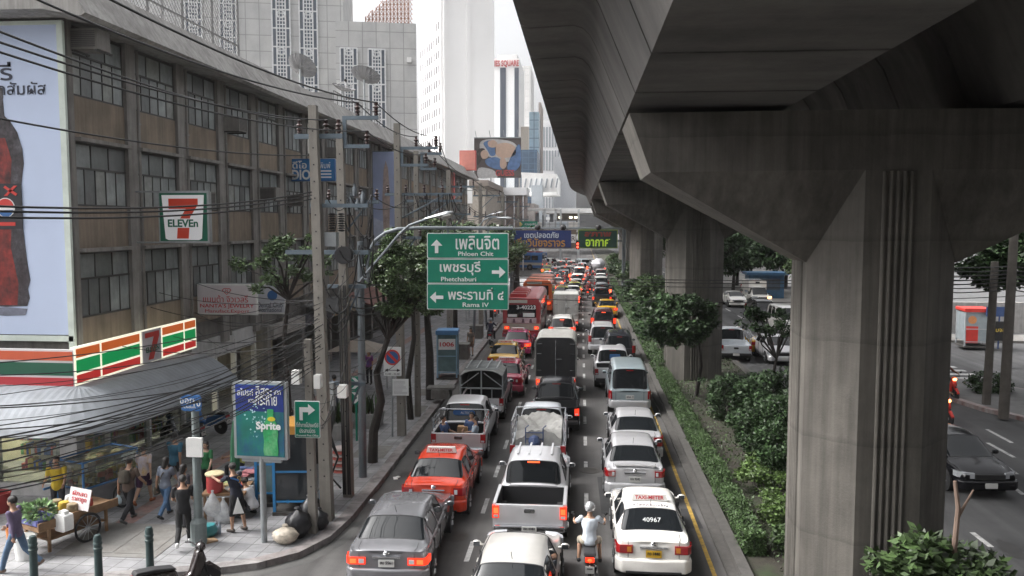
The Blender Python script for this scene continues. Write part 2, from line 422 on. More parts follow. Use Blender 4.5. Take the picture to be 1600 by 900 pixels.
# lane dashes, yellow edge line
b = MB()
for x, s in ((-2.62, 0.0), (.2, .7)):
    for i in range(46):
        y = 12.2 + s + i * 3.25
        b.add([(x - .06, y, .005), (x + .06, y, .005), (x + .06, y + 1.25, .005), (x - .06, y + 1.25, .005)], [(0, 1, 2, 3)])
struct(b.build('lane_markings', M_line))
sheet('edge_line', [(2.98, -10), (3.08, -10), (3.08, 300), (2.98, 300)], .005, M_yel)
b = MB(); b.b2((3.3, -30, 0), (3.62, 300, .10)); b.b2((3.52, -30, .1), (3.78, 300, .26))
struct(b.build('median_kerb', M_kerb))
sheet('median_soil', [(3.7, -30), (8.9, -30), (8.9, 300), (3.7, 300)], .12, M_soil)
b = MB(); b.b2((8.55, -30, 0), (8.85, 300, .17)); struct(b.build('median_far_kerb', M_kerb))
# far carriageway markings
b = MB()
for (px, py, px2, py2) in ((1542, 671, 1581, 692), (1543, 692, 1585, 715), (1563, 723, 1589, 741), (1581, 760, 1599, 773), (1519, 832, 1549, 855)):
    a = G(px, py); c = G(px2, py2); d = (c - a).normalized(); s = Vector((-d.y, d.x, 0)) * .07
    b.add([a - s + Vector((0, 0, .005)), a + s + Vector((0, 0, .005)), c + s + Vector((0, 0, .005)), c - s + Vector((0, 0, .005))], [(0, 1, 2, 3)])
for i in range(9):
    y = 43.5 + i * 1.15; b.add([(17.0, y, .005), (20.6, y, .005), (20.6, y + .5, .005), (17.0, y + .5, .005)], [(0, 1, 2, 3)])
for i in range(16):
    y = 58 + i * 6; b.add([(13.4, y, .005), (13.55, y, .005), (13.55, y + 2.5, .005), (13.4, y + 2.5, .005)], [(0, 1, 2, 3)])
struct(b.build('crossing_markings', M_line))
# planted island on the far side with red and white kerb, and the far pavement
isl = [(15.9, 43.0), (16.6, 44.2), (17.6, 44.4), (24, 36), (30, 26), (26, 26), (18.9, 31.5), (16.8, 36.0), (15.85, 40.5)]
b = MB(); b.prism(isl, 0, .17, 'XY'); o = struct(b.build('traffic_island', mat('island_kerb', (.3, .27, .265), .9, var=.25, scale=3, stain=(.2, .1, .09), stain_s=1.2)))
c_ = Vector((21.5, 36, 0)); sheet('island_soil', [tuple((Vector((p[0], p[1], 0)) * .93 + c_ * .07)[:2]) for p in isl], .178, mat('island_paving', (.14, .14, .14), .9, var=.2, scale=2))
b = MB(); b.b2((20, 57, 0), (60, 60.2, .16)); b.b2((15.4, 75, 0), (24, 300, .16)); struct(b.build('far_pavement', M_plate))

# ---------------------------------------------------------------- elevated guideway
def bend(y): return 0 if y < 88 else (y - 88) ** 2 / 520
def girder(cx, flip, label):
    prof = [(-3.58, 13.0), (-3.58, 11.86), (-3.42, 11.80), (-2.5, 11.84), (-2.32, 11.78), (-2.18, 11.64), (-2.06, 11.42), (-1.46, 10.0), (1.46, 10.0), (2.06, 11.42), (2.3, 11.75), (2.5, 11.84), (3.34, 11.86), (3.34, 12.2), (-3.3, 12.2), (-3.3, 13.0)]
    st = []; y = -24.0
    while y < 200:
        st += [(y, 0), (y + 3.06, 0), (y + 3.08, 1), (y + 3.15, 1)]; y += 3.17
    b = MB(); n = len(prof)
    for y, ins in st:
        for x, z in prof:
            sx = x * (.985 if ins else 1); sz = z + (.045 if ins and z < 12 else 0)
            b.v.append((cx + sx * flip + bend(y), y, sz))
    for k in range(len(st) - 1):
        for i in range(n):
            j = (i + 1) % n; b.f.append((k * n + i, k * n + j, (k + 1) * n + j, (k + 1) * n + i)); b.m.append(0)
    b.f += [tuple(range(n)), tuple(range((len(st) - 1) * n, len(st) * n))]; b.m += [0, 0]
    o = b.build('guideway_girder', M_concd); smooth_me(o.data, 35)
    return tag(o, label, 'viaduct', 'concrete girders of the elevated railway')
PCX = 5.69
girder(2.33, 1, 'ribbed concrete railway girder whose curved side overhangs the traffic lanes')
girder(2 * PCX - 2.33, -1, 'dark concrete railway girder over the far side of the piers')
def pier(y0, label):
    cx = PCX + bend(y0); t = thing('viaduct_pier', label, 'pier', (cx, y0, 0), 0, 'hammerhead piers under the elevated railway')
    hw, ch = 1.36, .78
    def octo(h, c): return [(-h + c, 0), (h - c, 0), (h, c), (h, 2 * h - c), (h - c, 2 * h), (-h + c, 2 * h), (-h, 2 * h - c), (-h, c)]
    b = MB(); b.prism(octo(hw, ch), 0, 8.82, 'XY')
    for q in range(4):
        M = Matrix.Translation((0, hw, 0)) @ Matrix.Rotation(q * math.pi / 2, 4, 'Z') @ Matrix.Translation((0, -hw, 0)); b.T = M
        for i in range(5): b.cyl((-.24 + i * .12, -.005, .2), (-.24 + i * .12, -.005, 8.80), .042, n=8)
    b.T = None
    b.build('column', M_conc, t)
    # hammerhead: warped faces run from the wide arms into the chamfered column
    half = []
    f, k = 0.003, 2 * hw - .003
    pts = []
    for s in (-1, 1):
        X = lambda v: s * v
        pts.append([(X(4.82), f, 9.86), (X(4.55), f, 9.9), (X(4.42), f, 8.8), (X(1.40), f + .72, 7.12), (X(hw - ch), f, 8.83), (X(hw - ch), f, 9.9)])
    b = MB()
    Lf = [(-4.82, f, 9.88), (-4.42, f, 8.80), (-hw - .02, ch, 7.12), (-hw + ch, f, 8.83), (-hw + ch, f, 9.9)]
    for s in (1, -1):
        for (yy) in (0, 1):
            v = [(p[0] * s, p[1] if yy == 0 else 2 * hw - p[1], p[2]) for p in Lf]
            b.add(v, [(0, 1, 3, 4), (1, 2, 3)])
        A = [(p[0] * s, p[1], p[2]) for p in Lf]; B = [(p[0] * s, 2 * hw - p[1], p[2]) for p in Lf]
        b.add([A[0], A[1], B[1], B[0]], [(0, 1, 2, 3)]); b.add([A[1], A[2], B[2], B[1]], [(0, 1, 2, 3)]); b.add([A[0], A[4], B[4], B[0]], [(0, 1, 2, 3)])
    a = hw - ch
    b.add([(-a, f, 8.83), (a, f, 8.83), (a, f, 9.9), (-a, f, 9.9)], [(0, 1, 2, 3)]); b.add([(-a, k, 8.83), (a, k, 8.83), (a, k, 9.9), (-a, k, 9.9)], [(0, 1, 2, 3)])
    b.add([(-a, f, 9.9), (a, f, 9.9), (a, k, 9.9), (-a, k, 9.9)], [(0, 1, 2, 3)])
    b.build('pier_cap', M_conc, t)
    b = MB()
    for x in (-4.3, -2.5, 2.5, 4.3): b.b2((x - .35, .9, 9.885), (x + .35, 1.8, 9.995))
    b.build('bearing', M_concd, t)
    return t
for y0, lab in ((15.6, 'nearest concrete pier with ribbed faces rising beside the hedge'), (41.2, 'second concrete pier standing behind the median bushes'), (72.3, 'third concrete pier seen just past the second'), (100.2, 'fourth concrete pier, narrow strip left of the third'),
                (128, 'fifth concrete pier far down the median'), (156, 'last visible concrete pier at the far end of the median')):
    pier(y0, lab)
# unseen station concourse, added and widened to keep sky light off the piers, and the buildings that wall in the far carriageway
t = thing('sky_block_concourse', 'unseen concrete station concourse added behind the viewpoint to block sky light', 'station', (0, 0, 0))
b = MB(); b.b2((-5, -60, 5.9), (17, -4.5, 6.5)); b.b2((-5, -60, 12.2), (17, -4.5, 12.6)); b.b2((16.4, -60, 6.5), (16.8, -4.7, 12.2)); b.b2((-9, -4.4, 6.2), (-5, -2.6, 6.4)); b.build('concourse', M_concd, t)
b = MB(); b.b2((-4.8, -12, 6.5), (16.3, -11.5, 12.2)); b.build('back_wall', M_concd, t)
t = thing('right_side_buildings', 'row of tall shop buildings closing the far side of the avenue', 'building', (0, 0, 0))
b = MB(); b.b2((38, -60, 0), (60, 20, 22)); b.b2((40, 20.2, 0), (62, 34, 17)); b.build('wall', M_concd, t)

hz = bpy.data.materials.new('haze_air'); hz.use_nodes = True; hn = hz.node_tree.nodes; hn.remove(hn['Principled BSDF'])
pv_ = hn.new('ShaderNodeVolumePrincipled'); pv_.inputs['Color'].default_value = (.96, .97, 1, 1); pv_.inputs['Density'].default_value = .00018; pv_.inputs['Anisotropy'].default_value = .2
hz.node_tree.links.new(pv_.outputs[0], hn['Material Output'].inputs['Volume'])
b = MB(); b.b2((-610, -130, -1.2), (610, 650, 150)); o = b.build('haze', hz); o['kind'] = 'stuff'; o['label'] = 'pale city haze filling the street'; o['category'] = 'haze'
S.cycles.volume_bounces = 1

M_patch = mat('tar_patch', (.034, .034, .035), .75, var=.2, scale=3); M_oil = mat('oil_stain', (.03, .029, .028), .55, var=.3, scale=2)
for i, (x, y, w, l_) in enumerate(((-4.9, 24.6, .9, 2.6), (.6, 22.2, .5, 3.4), (-2.1, 17.6, .7, 1.5), (2.2, 21.2, 1.0, 1.6), (11, 27, 1.0, 3), (12.6, 19, .8, 2.4), (-1.6, 33, .9, 3))):
    sheet('road_patch', [(x, y), (x + w, y + .1), (x + w * .96, y + l_), (x - .05, y + l_ * .97)], .0025 + .0002 * i, M_patch)
def ragged(x, y, rx, ry, seed, n=16):
    q = random.Random(seed); return [(x + rx * math.cos(2 * math.pi * k / n) * q.uniform(.55, 1.1), y + ry * math.sin(2 * math.pi * k / n) * q.uniform(.55, 1.1)) for k in range(n)]
for i, (x, y, rx, ry) in enumerate(((-5.3, 21.7, .25, .5), (-5.0, 26.2, .3, .35), (-5.5, 25.3, .22, .18), (1.5, 21.6, .3, .7), (-1.3, 19.2, .25, .5), (-4.1, 27.0, .25, .5), (-.4, 24.5, .2, .9), (10.4, 20.5, .3, .9))):
    sheet('oil_stain', ragged(x, y, rx, ry, i), .0045 + .0002 * i, M_oil)
for i, (px, py, lab) in enumerate(((712, 838, 'round iron manhole cover between the grey saloon and the silver pickup'), (922, 735, 'round iron manhole cover on the lane line left of the silver saloons'))):
    p = G(px, py); b = MB(); b.cyl((0, 0, -.02), (0, 0, .008), .34, n=28); b.cyl((0, 0, .008), (0, 0, .011), .29, n=28); [b.b2((-.2, -.2 + k * .09, .011), (.2, -.17 + k * .09, .014)) for k in range(5)]
    o = b.build('manhole_cover', mat('cast_iron', (.07, .065, .06), .6, .3, var=.2)); o.location = (p.x, p.y, 0); tag(o, lab, 'manhole cover')
p = G(618, 748); b = MB(); b.box((0, 0, .015), (.13, .26, .02), .3); b.box((.06, .1, .03), (.1, .12, .02), .9); o = b.build('litter', M_white); o.location = (p.x, p.y, 0); tag(o, 'scrap of white litter on the road left of the red-orange taxi', 'litter')
# ---------------------------------------------------------------- long old building on the left
FX = -14.0
M_fac = mat('old_facade', (.17, .16, .15), .9, var=.18, scale=1.5, bump=.2, streak=.3, stain=(.10, .09, .08), stain_s=.7)
M_pil = mat('pilaster_concrete', (.245, .232, .218), .9, var=.14, scale=1.8, streak=.3, stain=(.15, .138, .125), stain_s=.6)
M_span = mat('brown_spandrel', (.245, .198, .152), .9, var=.14, scale=1.2, streak=.28, stain=(.17, .138, .105), stain_s=.6)
M_eave = mat('weathered_eave', (.36, .35, .335), .9, var=.12, scale=1.2, streak=.35, stain=(.22, .21, .2), stain_s=.5)
bld = thing('shop_building', 'long brown-grey concrete building with window grids, pilasters and a heavy roof slab', 'building', (FX, 22, 0))
def part(mb, name, m, parent=bld, org=(FX, 22, 0), smooth=False):
    mb.v = [(x - org[0], y - org[1], z - org[2]) for x, y, z in mb.v]
    return mb.build(name, m, parent, smooth)
YE = 104.0
b = MB(); b.b2((-40, 22, 3.2), (FX - .25, YE, 13.5)); b.b2((-40, 35.5, 0), (-15.2, YE, 3.2)); b.b2((-40, 23.2, 0), (-23, 35.5, 3.2)); part(b, 'wall', M_fac)
b = MB()
prof = [(-40, 13.4), (FX + .05, 13.4), (FX + 1.12, 13.2), (FX + 1.25, 13.28), (FX + .5, 14.45), (FX + .2, 14.5), (-40, 14.3)]
b.add([(x, y, z) for y in (20.9, YE + .4) for x, z in prof], [tuple(range(7)), tuple(range(13, 6, -1))] + [((i + 1) % 7, i, 7 + i, 7 + (i + 1) % 7) for i in range(7)])
part(b, 'roof', M_eave)
NB = 25; P_ = 3.26
wins = {}
M_opening = mat('open_pane', (.11, .118, .118), .35, var=.2); M_curtain = mat('curtain_pane', (.25, .26, .245), .6, var=.25, scale=3)
def window_mesh(w, h, cols, trans, seed):
    b = MB(); r = random.Random(seed)
    for z0, z1, cn in ((0, trans, cols), (trans, h, 3)):
        for c in range(cn):
            x0 = -w / 2 + c * w / cn; b.quad((.0, x0, z0), (.0, x0 + w / cn, z0), (.0 + r.uniform(-.012, .012), x0 + w / cn, z1), (.0, x0, z1), mi=r.choice((0, 0, 0, 0, 0, 2, 3)))
        for c in range(cn + 1):
            x0 = -w / 2 + c * w / cn; b.b2((-.02, x0 - .015, z0), (.025, x0 + .015, z1), mi=1)
    for z in (0, trans, h): b.b2((-.025, -w / 2, z - .028), (.04, w / 2, z + .028), mi=1)
    o = b.build('window', [M_winglass, M_frame, M_opening, M_curtain], None); return o
rows = [(11.45, 13.28, .62, 5), (8.38, 10.12, .6, 5), (5.2, 7.02, .6, 5)]
protos = [[window_mesh(2.7, z1 - z0, cols, (z1 - z0) * tr, 10 * i + k) for k in range(6)] for i, (z0, z1, tr, cols) in enumerate(rows)]
sp_o = []
for i in range(NB):
    yc = 22 + (i + .5) * P_; y0, y1 = yc - 1.36, yc + 1.36
    pb_ = MB(); yy = 22 + i * P_
    pb_.b2((FX - .3, yy - .27 + (.27 if i == 0 else 0), 3.2), (FX - .01, yy + .27, 13.41)); part(pb_, 'pilaster', M_pil)
    for r, (z0, z1, tr, cols) in enumerate(rows):
        pr = protos[r][i % 6]; o = pr if i < 6 else pr.copy()
        if i >= 6: COL.objects.link(o)
        o.parent = bld; o.location = (-.15, yc - 22, z0)
    for z0, z1, d in ((10.26, 11.43, 0), (7.16, 8.36, 0), (4.2, 5.18, 0)):
        q = MB(); q.b2((FX - .28, y0, z0), (FX - .11, y1, z1)); part(q, 'spandrel', M_span)
    for z in (10.16, 7.06): q = MB(); q.b2((FX - .27, y0, z), (FX + .16, y1, z + .1)); part(q, 'ledge', M_pil)
for i in (1, 2, 3, 4, 5, 6, 7, 8, 9, 10, 12, 14):
    b = MB(); y = 22 + i * P_ + .34; b.cyl((FX + .02, y, 3.4), (FX + .02, y, 13.3), .05, n=8)
    for z in (5, 8, 11): b.box((FX + .0, y, z), (.14, .16, .05))
    part(b, 'drainpipe', M_pil)
# end wall with its grey rim, ledge
b = MB(); b.b2((-30, 21.98, 4.2), (FX + .0, 22.05, 13.4)); part(b, 'end_wall', M_fac)
# lit stair window panes far along
b = MB(); b.b2((FX - .1, 41.6, 11.5), (FX - .05, 42.5, 13.0)); part(b, 'bright_pane', mat('pale_pane', (.62, .6, .55), .3, var=.15))
# air conditioners on brackets
def ac(c, rz, label):
    t = thing('air_conditioner', label, 'air conditioner', c, rz, 'air conditioners on the old facade')
    b = MB(); b.b2((-.4, -.32, 0), (.4, .32, .55)); b.build('case', M_pil, t)
    b = MB()
    for i in range(9): b.b2((-.34, -.335, .06 + i * .05), (.34, -.322, .085 + i * .05))
    b.build('grille', M_frame, t)
    b = MB(); b.b2((-.36, -.3, -.05), (-.31, .5, 0)); b.b2((.31, -.3, -.05), (.36, .5, 0)); b.build('bracket', M_frame, t)
ac((FX + .35, 22.55, 12.65), 0, 'boxy air conditioner under the eave beside the poster wall')
ac((FX + .3, 35.9, 8.9), 0, 'air conditioner on the facade above the small white shop sign')
ac((FX + .3, 32.4, 11.5), R(90), 'air conditioner under a top floor window in the fourth bay'); ac((FX + .3, 29.3, 8.45), R(90), 'air conditioner under a middle floor window behind the square sign'); ac((FX + .3, 45.6, 11.5), R(90), 'air conditioner high on the far part of the old facade')
ac((FX + .3, 39.4, 8.7), R(8), 'air conditioner half hidden by the big concrete power pole')
# bent window stays
# ---- big drink poster on the end wall
bb = thing('drink_billboard', 'huge pale blue poster with a dark cola bottle on the end wall', 'billboard', (-15, 21.9, 4.5))
M_bbg = mat('poster_pale_blue', (.52, .6, .78), .55, var=.05, scale=.4)
b = MB(); b.b2((-5, -.06, .28), (1.0, .04, 8.72)); b.build('poster_sheet', M_bbg, bb)
b = MB(); b.b2((.86, -.1, -.3), (1.03, .0, 8.75)); b.b2((-5, -.1, .1), (1.0, -.01, .25)); b.b2((-5, -.11, 8.72), (1.03, 0, 8.82)); b.build('frame', mat('poster_frame', (.6, .66, .6), .6), bb)
hw = [(0, .55), (.62, .58), (.7, .8), (.66, 1.05), (.74, 1.3), (.68, 1.75), (.64, 2.2), (.6, 2.75), (.6, 3.9), (.63, 4.1), (.7, 4.5), (.68, 4.9), (.55, 5.35), (.36, 5.65), (.2, 5.8), (.18, 6.25), (.19, 6.3), (.19, 6.55), (0, 6.6)]
bx = -.95
def sym(h): return [(bx + x, z) for x, z in h] + [(bx - x, z) for x, z in reversed(h)]
b = MB(); b.prism(sym(hw), -.075, -.06); bo = b.build('bottle_print', mat('print_cola', (.03, .022, .026), .4, var=.6, scale=9, stain=(.07, .066, .075), stain_s=3), bb)
b = MB(); b.prism([(bx - .6, .6), (bx + .34, .6), (bx + .4, 1.2), (bx + .22, 2.2), (bx + .26, 2.7), (bx - .6, 2.7)], -.0775, -.0752); b.prism([(bx - .6, 3.96), (bx + .3, 3.96), (bx + .36, 4.6), (bx + .2, 5.2), (bx - .6, 5.2)], -.0775, -.0752); b.build('red_glow_print', mat('print_cola_red', (.22, .025, .02), .4, var=.6, scale=4, stain=(.05, .015, .015), stain_s=2), bb)
b = MB(); b.prism(sym([(0, 2.72), (.61, 2.72), (.61, 3.95), (0, 3.95)]), -.09, -.076); b.build('label_print', M_btxt, bb)
b = MB(); b.prism(sym([(0, 2.80), (.4, 2.80), (.4, 2.9), (0, 2.9)]), -.095, -.091); b.build('label_stripe', M_red, bb)
def disc(x, z, r, a0, a1, n=18): return [(x + r * math.cos(R(a0 + (a1 - a0) * i / n)), z + r * math.sin(R(a0 + (a1 - a0) * i / n))) for i in range(n + 1)]
gx, gz = bx + .14, 3.3
b = MB(); b.prism(disc(gx, gz, .27, 0, 360), -.1, -.091); b.build('globe_white', M_white, bb)
b = MB(); b.prism(disc(gx, gz, .245, 12, 172), -.105, -.101); b.build('globe_red', M_red, bb)
b = MB(); b.prism(disc(gx, gz - .03, .225, 190, 352), -.105, -.101); b.build('globe_blue', M_blue, bb)
b = MB(); b.prism([(bx + .1, 3.62), (bx + .2, 3.62), (bx + .5, 3.9), (bx + .4, 3.9)], -.1, -.091); b.prism([(bx + .1, 3.85), (bx + .45, 3.62), (bx + .5, 3.68), (bx + .15, 3.9)], -.1, -.092); b.build('label_cross', M_red, bb)
b = MB(); b.prism(sym([(0, -.2 + .5), (.55, .32), (.62, .5), (0, .54)]), -.07, -.061); b.build('reflection_print', mat('print_reflection', (.16, .17, .22), .5, var=.3, scale=4), bb)
for o in list(KIDS[bb.name]):
    if o.name.split('.')[0] not in ('poster_sheet', 'frame'): o.location.z += .5
M_ink = mat('poster_ink', (.03, .035, .06), .6, var=0)
text('อรี่', .5, (-.86, -.07, 7.5), M_ink, bb, w=.8, bold=.012)
text('ทุกสัมผัส', .46, (-.36, -.07, 6.98), M_ink, bb, w=1.68, bold=.008)
# small logo on the bottle label only; nothing else
# ---- shop at street level: fascia lightboxes, awning, glass front
M_sf_o = mat('fascia_orange', (.62, .13, .03), .4, var=.03, emit=(1, .2, .03), es=.1)
M_sf_g = mat('fascia_green', (.0, .26, .08), .4, var=.03, emit=(0, .6, .15), es=.09)
M_sf_r = mat('fascia_red', (.5, .03, .03), .4, var=.03, emit=(1, .05, .04), es=.09)
M_sf_w = mat('fascia_white_lit', (.8, .8, .72), .4, var=.02, emit=(1, .96, .74), es=.26)
M_so = mat('unlit_orange', (.55, .1, .04), .5, var=.05); M_sg = mat('unlit_green', (.01, .09, .05), .5, var=.05); M_sr = mat('unlit_red', (.42, .03, .04), .5, var=.05); M_sw = mat('unlit_white', (.62, .6, .6), .5, var=.05)
def fascia(nm, label, a, b_, z0, z1, slope, lit, cols):
    a = Vector(a); b_ = Vector(b_); L = (b_ - a).length; ang = math.atan2(b_.y - a.y, b_.x - a.x)
    t = thing(nm, label, 'shop sign', (a.x, a.y, z0), ang); h = z1 - z0
    q = MB(); q.b2((0, 0, 0), (L, .12, h)); q.build('case', M_sw if not lit else M_sf_w, t)
    ms = (M_sf_r, M_sf_g, M_sf_o) if lit else (M_sr, M_sg, M_so)
    bands = [(.06, .27), (.33, .66), (.72, .95)]
    for (x0, x1) in cols:
        for m_, (u0, u1), nme in zip(ms, bands, ('red_band', 'green_band', 'orange_band')):
            q = MB(); q.b2((x0 * L, -.012, u0 * h), (x1 * L, 0.01, u1 * h)); q.build(nme, m_, t)
    return t, L, h
fx = -13.45
ft, L, h = fascia('lit_shop_fascia', 'glowing orange, green and red striped shop fascia facing the street', (fx, 20.95, 0), (fx, 28.0, 0), 3.52, 4.56, 0, True, [(.01, .165), (.18, .465), (.665, .865), (.88, .99)])
b = MB(); b.b2((.485 * L, -.03, .02), (.645 * L, .0, h - .02)); b.build('logo_panel', mat('logo_panel_white', (.55, .52, .55), .5), ft)
b = MB(); x0 = .505 * L; w = .12 * L
b.prism([(x0, .8), (x0 + w, .8), (x0 + w, .95), (x0, .95)], -.045, -.031); b.prism([(x0 + w * .62, .8), (x0 + w, .8), (x0 + w * .55, .1), (x0 + w * .2, .1)], -.045, -.0312); b.build('numeral', M_red, ft)
text('ELEVEN', .17, (x0 + w / 2, -.05, .42), mat('logo_green', (.0, .11, .06), .5), ft, w=w * .95, bold=.02)
fascia('unlit_shop_fascia', 'unlit orange, green and red striped shop fascia around the corner', (-22, 21.2, 0), (-13.47, 20.94, 0), 3.46, 4.5, 0, False, [(.003, .997)])
# awning: corrugated metal, curved, around the corner
M_awn = mat('awning_metal', (.235, .255, .28), .65, 0, var=.14, scale=1.5, stain=(.2, .215, .23), stain_s=1)
aw = thing('awning', 'long curved corrugated metal awning below the striped fascia', 'awning', (-13.4, 21, 2.6))
def awn_pt(u, v):   # u along, v 0..1 outward
    pass
b = MB(); prof = [(0, .92), (.35, .88), (.75, .72), (1.15, .45), (1.55, .08), (1.62, -.05)]
ys = list(np.arange(0, 6.7, .11))
for k, y in enumerate(ys):
    off = .011 if k % 2 else 0
    dr = .12 * max(0, (y - 4) / 3)
    for (d, z) in prof: b.v.append((d, y, z + off - dr))
n_ = len(prof)
for k in range(len(ys) - 1):
    for i in range(n_ - 1): b.f.append((k * n_ + i, k * n_ + i + 1, (k + 1) * n_ + i + 1, (k + 1) * n_ + i)); b.m.append(0)
# corner sector and the end run towards the left
o_ = len(b.v); S_ = 12
for k in range(S_ + 1):
    a = -math.pi / 2 * k / S_
    for (d, z) in prof: b.v.append((d * math.cos(a), d * math.sin(a), z + (.011 if k % 2 else 0)))
for k in range(S_):
    for i in range(n_ - 1): b.f.append((o_ + k * n_ + i, o_ + (k + 1) * n_ + i, o_ + (k + 1) * n_ + i + 1, o_ + k * n_ + i + 1)); b.m.append(0)
o_ = len(b.v); xs = list(np.arange(0, -9, -.11))
for k, x in enumerate(xs):
    for (d, z) in prof: b.v.append((x, -d, z + (.011 if k % 2 else 0)))
for k in range(len(xs) - 1):
    for i in range(n_ - 1): b.f.append((o_ + k * n_ + i, o_ + k * n_ + i + 1, o_ + (k + 1) * n_ + i + 1, o_ + (k + 1) * n_ + i)); b.m.append(0)
o = b.build('roof_sheet', M_awn, aw)
mo = o.modifiers.new('s', 'SOLIDIFY'); mo.thickness = .02
b = MB(); b.tube([(1.6, 6.6, -.16), (1.6, 0, -.07), (1.55, -.5, -.07), (.5, -1.55, -.07), (0, -1.6, -.07), (-9, -1.6, -.07)], .035)
for y in (0, 2.2, 4.4, 6.5): b.tube([(0, y, .1), (1.6, y, -.07)], .025)
b.build('edge_rail', M_grey, aw)
# shop front: glass, mullions, interior shelves
sh = thing('convenience_store', 'bright glazed shop front with shelves inside, under the awning', 'shop front', (-14.3, 22, KH))
M_sg2 = mat('shop_glass', (.55, .6, .58), .03, var=0, trans=1.0, spec=.5); M_shelf = mat('shelf_cream', (.5, .45, .3), .6)
M_shopin = mat('shop_interior', (.55, .52, .38), .8, var=.1)
b = MB(); b.b2((-6, -.05, 0), (-5.0, .12, 2.6)); b.b2((-3.4, -.1, 0), (-2.2, .15, 2.7)); b.b2((-.3, -.1, 0), (.2, .3, 3.0)); b.b2((-9, -.08, 0), (-7.6, .12, 2.6)); b.b2((-7.6, -.08, 0), (-.3, .1, .35)); b.b2((-9, -.08, 2.6), (.2, .1, 3.3))
b.b2((0, .3, 0), (.15, 13, .3)); b.b2((0, .3, 2.5), (.15, 13, 3.3))
for y in (1.5, 3.9, 6.3, 9, 10.8, 12.9): b.b2((-.02, y, 0), (.18, y + .12, 3.0))
b.build('wall', mat('shop_wall_white', (.5, .5, .5), .7, var=.12, stain=(.36, .36, .35), stain_s=1.5), sh)
for (a, c) in (((-5, .0, .35), (-3.4, .02, 2.6)), ((-2.2, 0, .35), (-.3, .02, 2.6))):
    b = MB(); b.b2(a, c); b.build('window', M_sg2, sh)
for y in (.3, 1.62, 4.02, 6.42): 
    b = MB(); b.b2((.05, y + .0, .3), (.07, y + 1.2 if y < 1 else y + 2.28, 2.5)); b.build('window', M_sg2, sh)
b = MB(); b.b2((-7.6, 3.2, 0), (-.2, 3.3, 3.1)); b.b2((-4.5, 4, 0), (-4.4, 13, 3.1)); b.b2((-7.6, .2, 3.05), (-.05, 13, 3.1)); b.build('inner_wall', M_shopin, sh)
pk = [mat('goods_' + s, c, .5, var=.2, scale=8) for s, c in (('red', (.4, .05, .04)), ('yellow', (.5, .35, .05)), ('blue', (.05, .12, .35)), ('white', (.6, .6, .58)), ('green', (.08, .28, .08)))]
for (x0, y0, x1, y1) in ((-4.9, .9, -3.5, 1.3), (-2.2, .9, -.5, 1.3), (-.9, 1.7, -.5, 3.9), (-.9, 4.1, -.5, 6.2)):
    b = MB()
    for z in (.4, .85, 1.3, 1.75): b.b2((x0, y0, z), (x1, y1, z + .03))
    b.b2((x0, y1, .3), (x1, y1 + .03, 2.2)) if x1 - x0 > 1 else b.b2((x0 - .03, y0, .3), (x0, y1, 2.2)); b.build('shelf', M_shelf, sh)
    b = MB(); r = random.Random(int(x0 * 10 + y0 * 7))
    for z in (.43, .88, 1.33, 1.78):
        if x1 - x0 > 1:
            x = x0
            while x < x1 - .1: w = r.uniform(.06, .13); b.b2((x, y0 + .03, z), (x + w * .9, y1 - .1, z + r.uniform(.18, .34)), mi=r.randrange(5)); x += w
        else:
            y = y0
            while y < y1 - .1: w = r.uniform(.06, .13); b.b2((x0 + .1, y, z), (x1 - .03, y + w * .9, z + r.uniform(.18, .34)), mi=r.randrange(5)); y += w
    b.build('goods', pk, sh)['kind'] = 'stuff'
b = MB()
for y in (1.6, 5.0): b.b2((-2.5, y, 2.98), (-1.3, y + .12, 3.04))
b.b2((-4.6, .9, 2.98), (-3.4, 1.02, 3.04)); b.build('tube_light', mat('tube_lamp', (.9, .9, .8), .4, var=0, emit=(1, .93, .68), es=70), sh)
# dark open shops further along the street
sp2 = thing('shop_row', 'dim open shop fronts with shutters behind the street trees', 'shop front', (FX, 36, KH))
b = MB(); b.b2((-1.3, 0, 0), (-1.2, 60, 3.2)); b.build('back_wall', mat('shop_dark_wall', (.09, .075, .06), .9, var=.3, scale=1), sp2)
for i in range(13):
    b = MB(); b.b2((-1.2, i * 4.6 - .2, 0), (.1, i * 4.6 + .15, 3.1)); b.build('pillar', M_pil, sp2)
cols = [(.35, .3, .2), (.2, .06, .05), (.08, .14, .25), (.3, .28, .27), (.35, .2, .06)]
for i in range(13):
    b = MB(); b.b2((-.9, i * 4.6 + .3, 0), (-.6, i * 4.6 + 2.2, 2.2)); b.build('shutter', mat('shutter%d' % (i % 5), cols[i % 5], .7, var=.25, scale=3), sp2)
    b = MB(); b.b2((-.1, i * 4.6 + .15, 2.55), (.28, i * 4.6 + 4.4, 3.1)); b.build('sign_board', mat('fascia%d' % (i % 4), [(.32, .3, .28), (.1, .1, .12), (.33, .22, .12), (.2, .24, .3)][i % 4], .7, var=.25, scale=2), sp2)
b = MB(); b.add([(0, 11.5, 3.5), (2.3, 11.5, 2.9), (2.3, 19, 2.9), (0, 19, 3.5)], [(0, 1, 2, 3)]); o = b.build('canopy', mat('red_tiles', (.2, .1, .085), .85, var=.3, scale=8, bump=.4), sp2)
mo = o.modifiers.new('s', 'SOLIDIFY'); mo.thickness = .08
b = MB(); b.add([(0, 5, 3.6), (1.6, 5, 3.2), (1.6, 11.3, 3.2), (0, 11.3, 3.6)], [(0, 1, 2, 3)]); o = b.build('canopy', mat('dark_tin', (.1, .1, .1), .7, var=.3), sp2)
mo = o.modifiers.new('s', 'SOLIDIFY'); mo.thickness = .06
b = MB(); b.b2((2.2, 12, 2.3), (2.32, 18.6, 2.88)); b.build('valance', mat('white_board', (.42, .42, .42), .7, var=.15), sp2)
text('JEWELRY', .36, (2.34, 14.4, 2.6), M_btxt, sp2, rz=R(90))
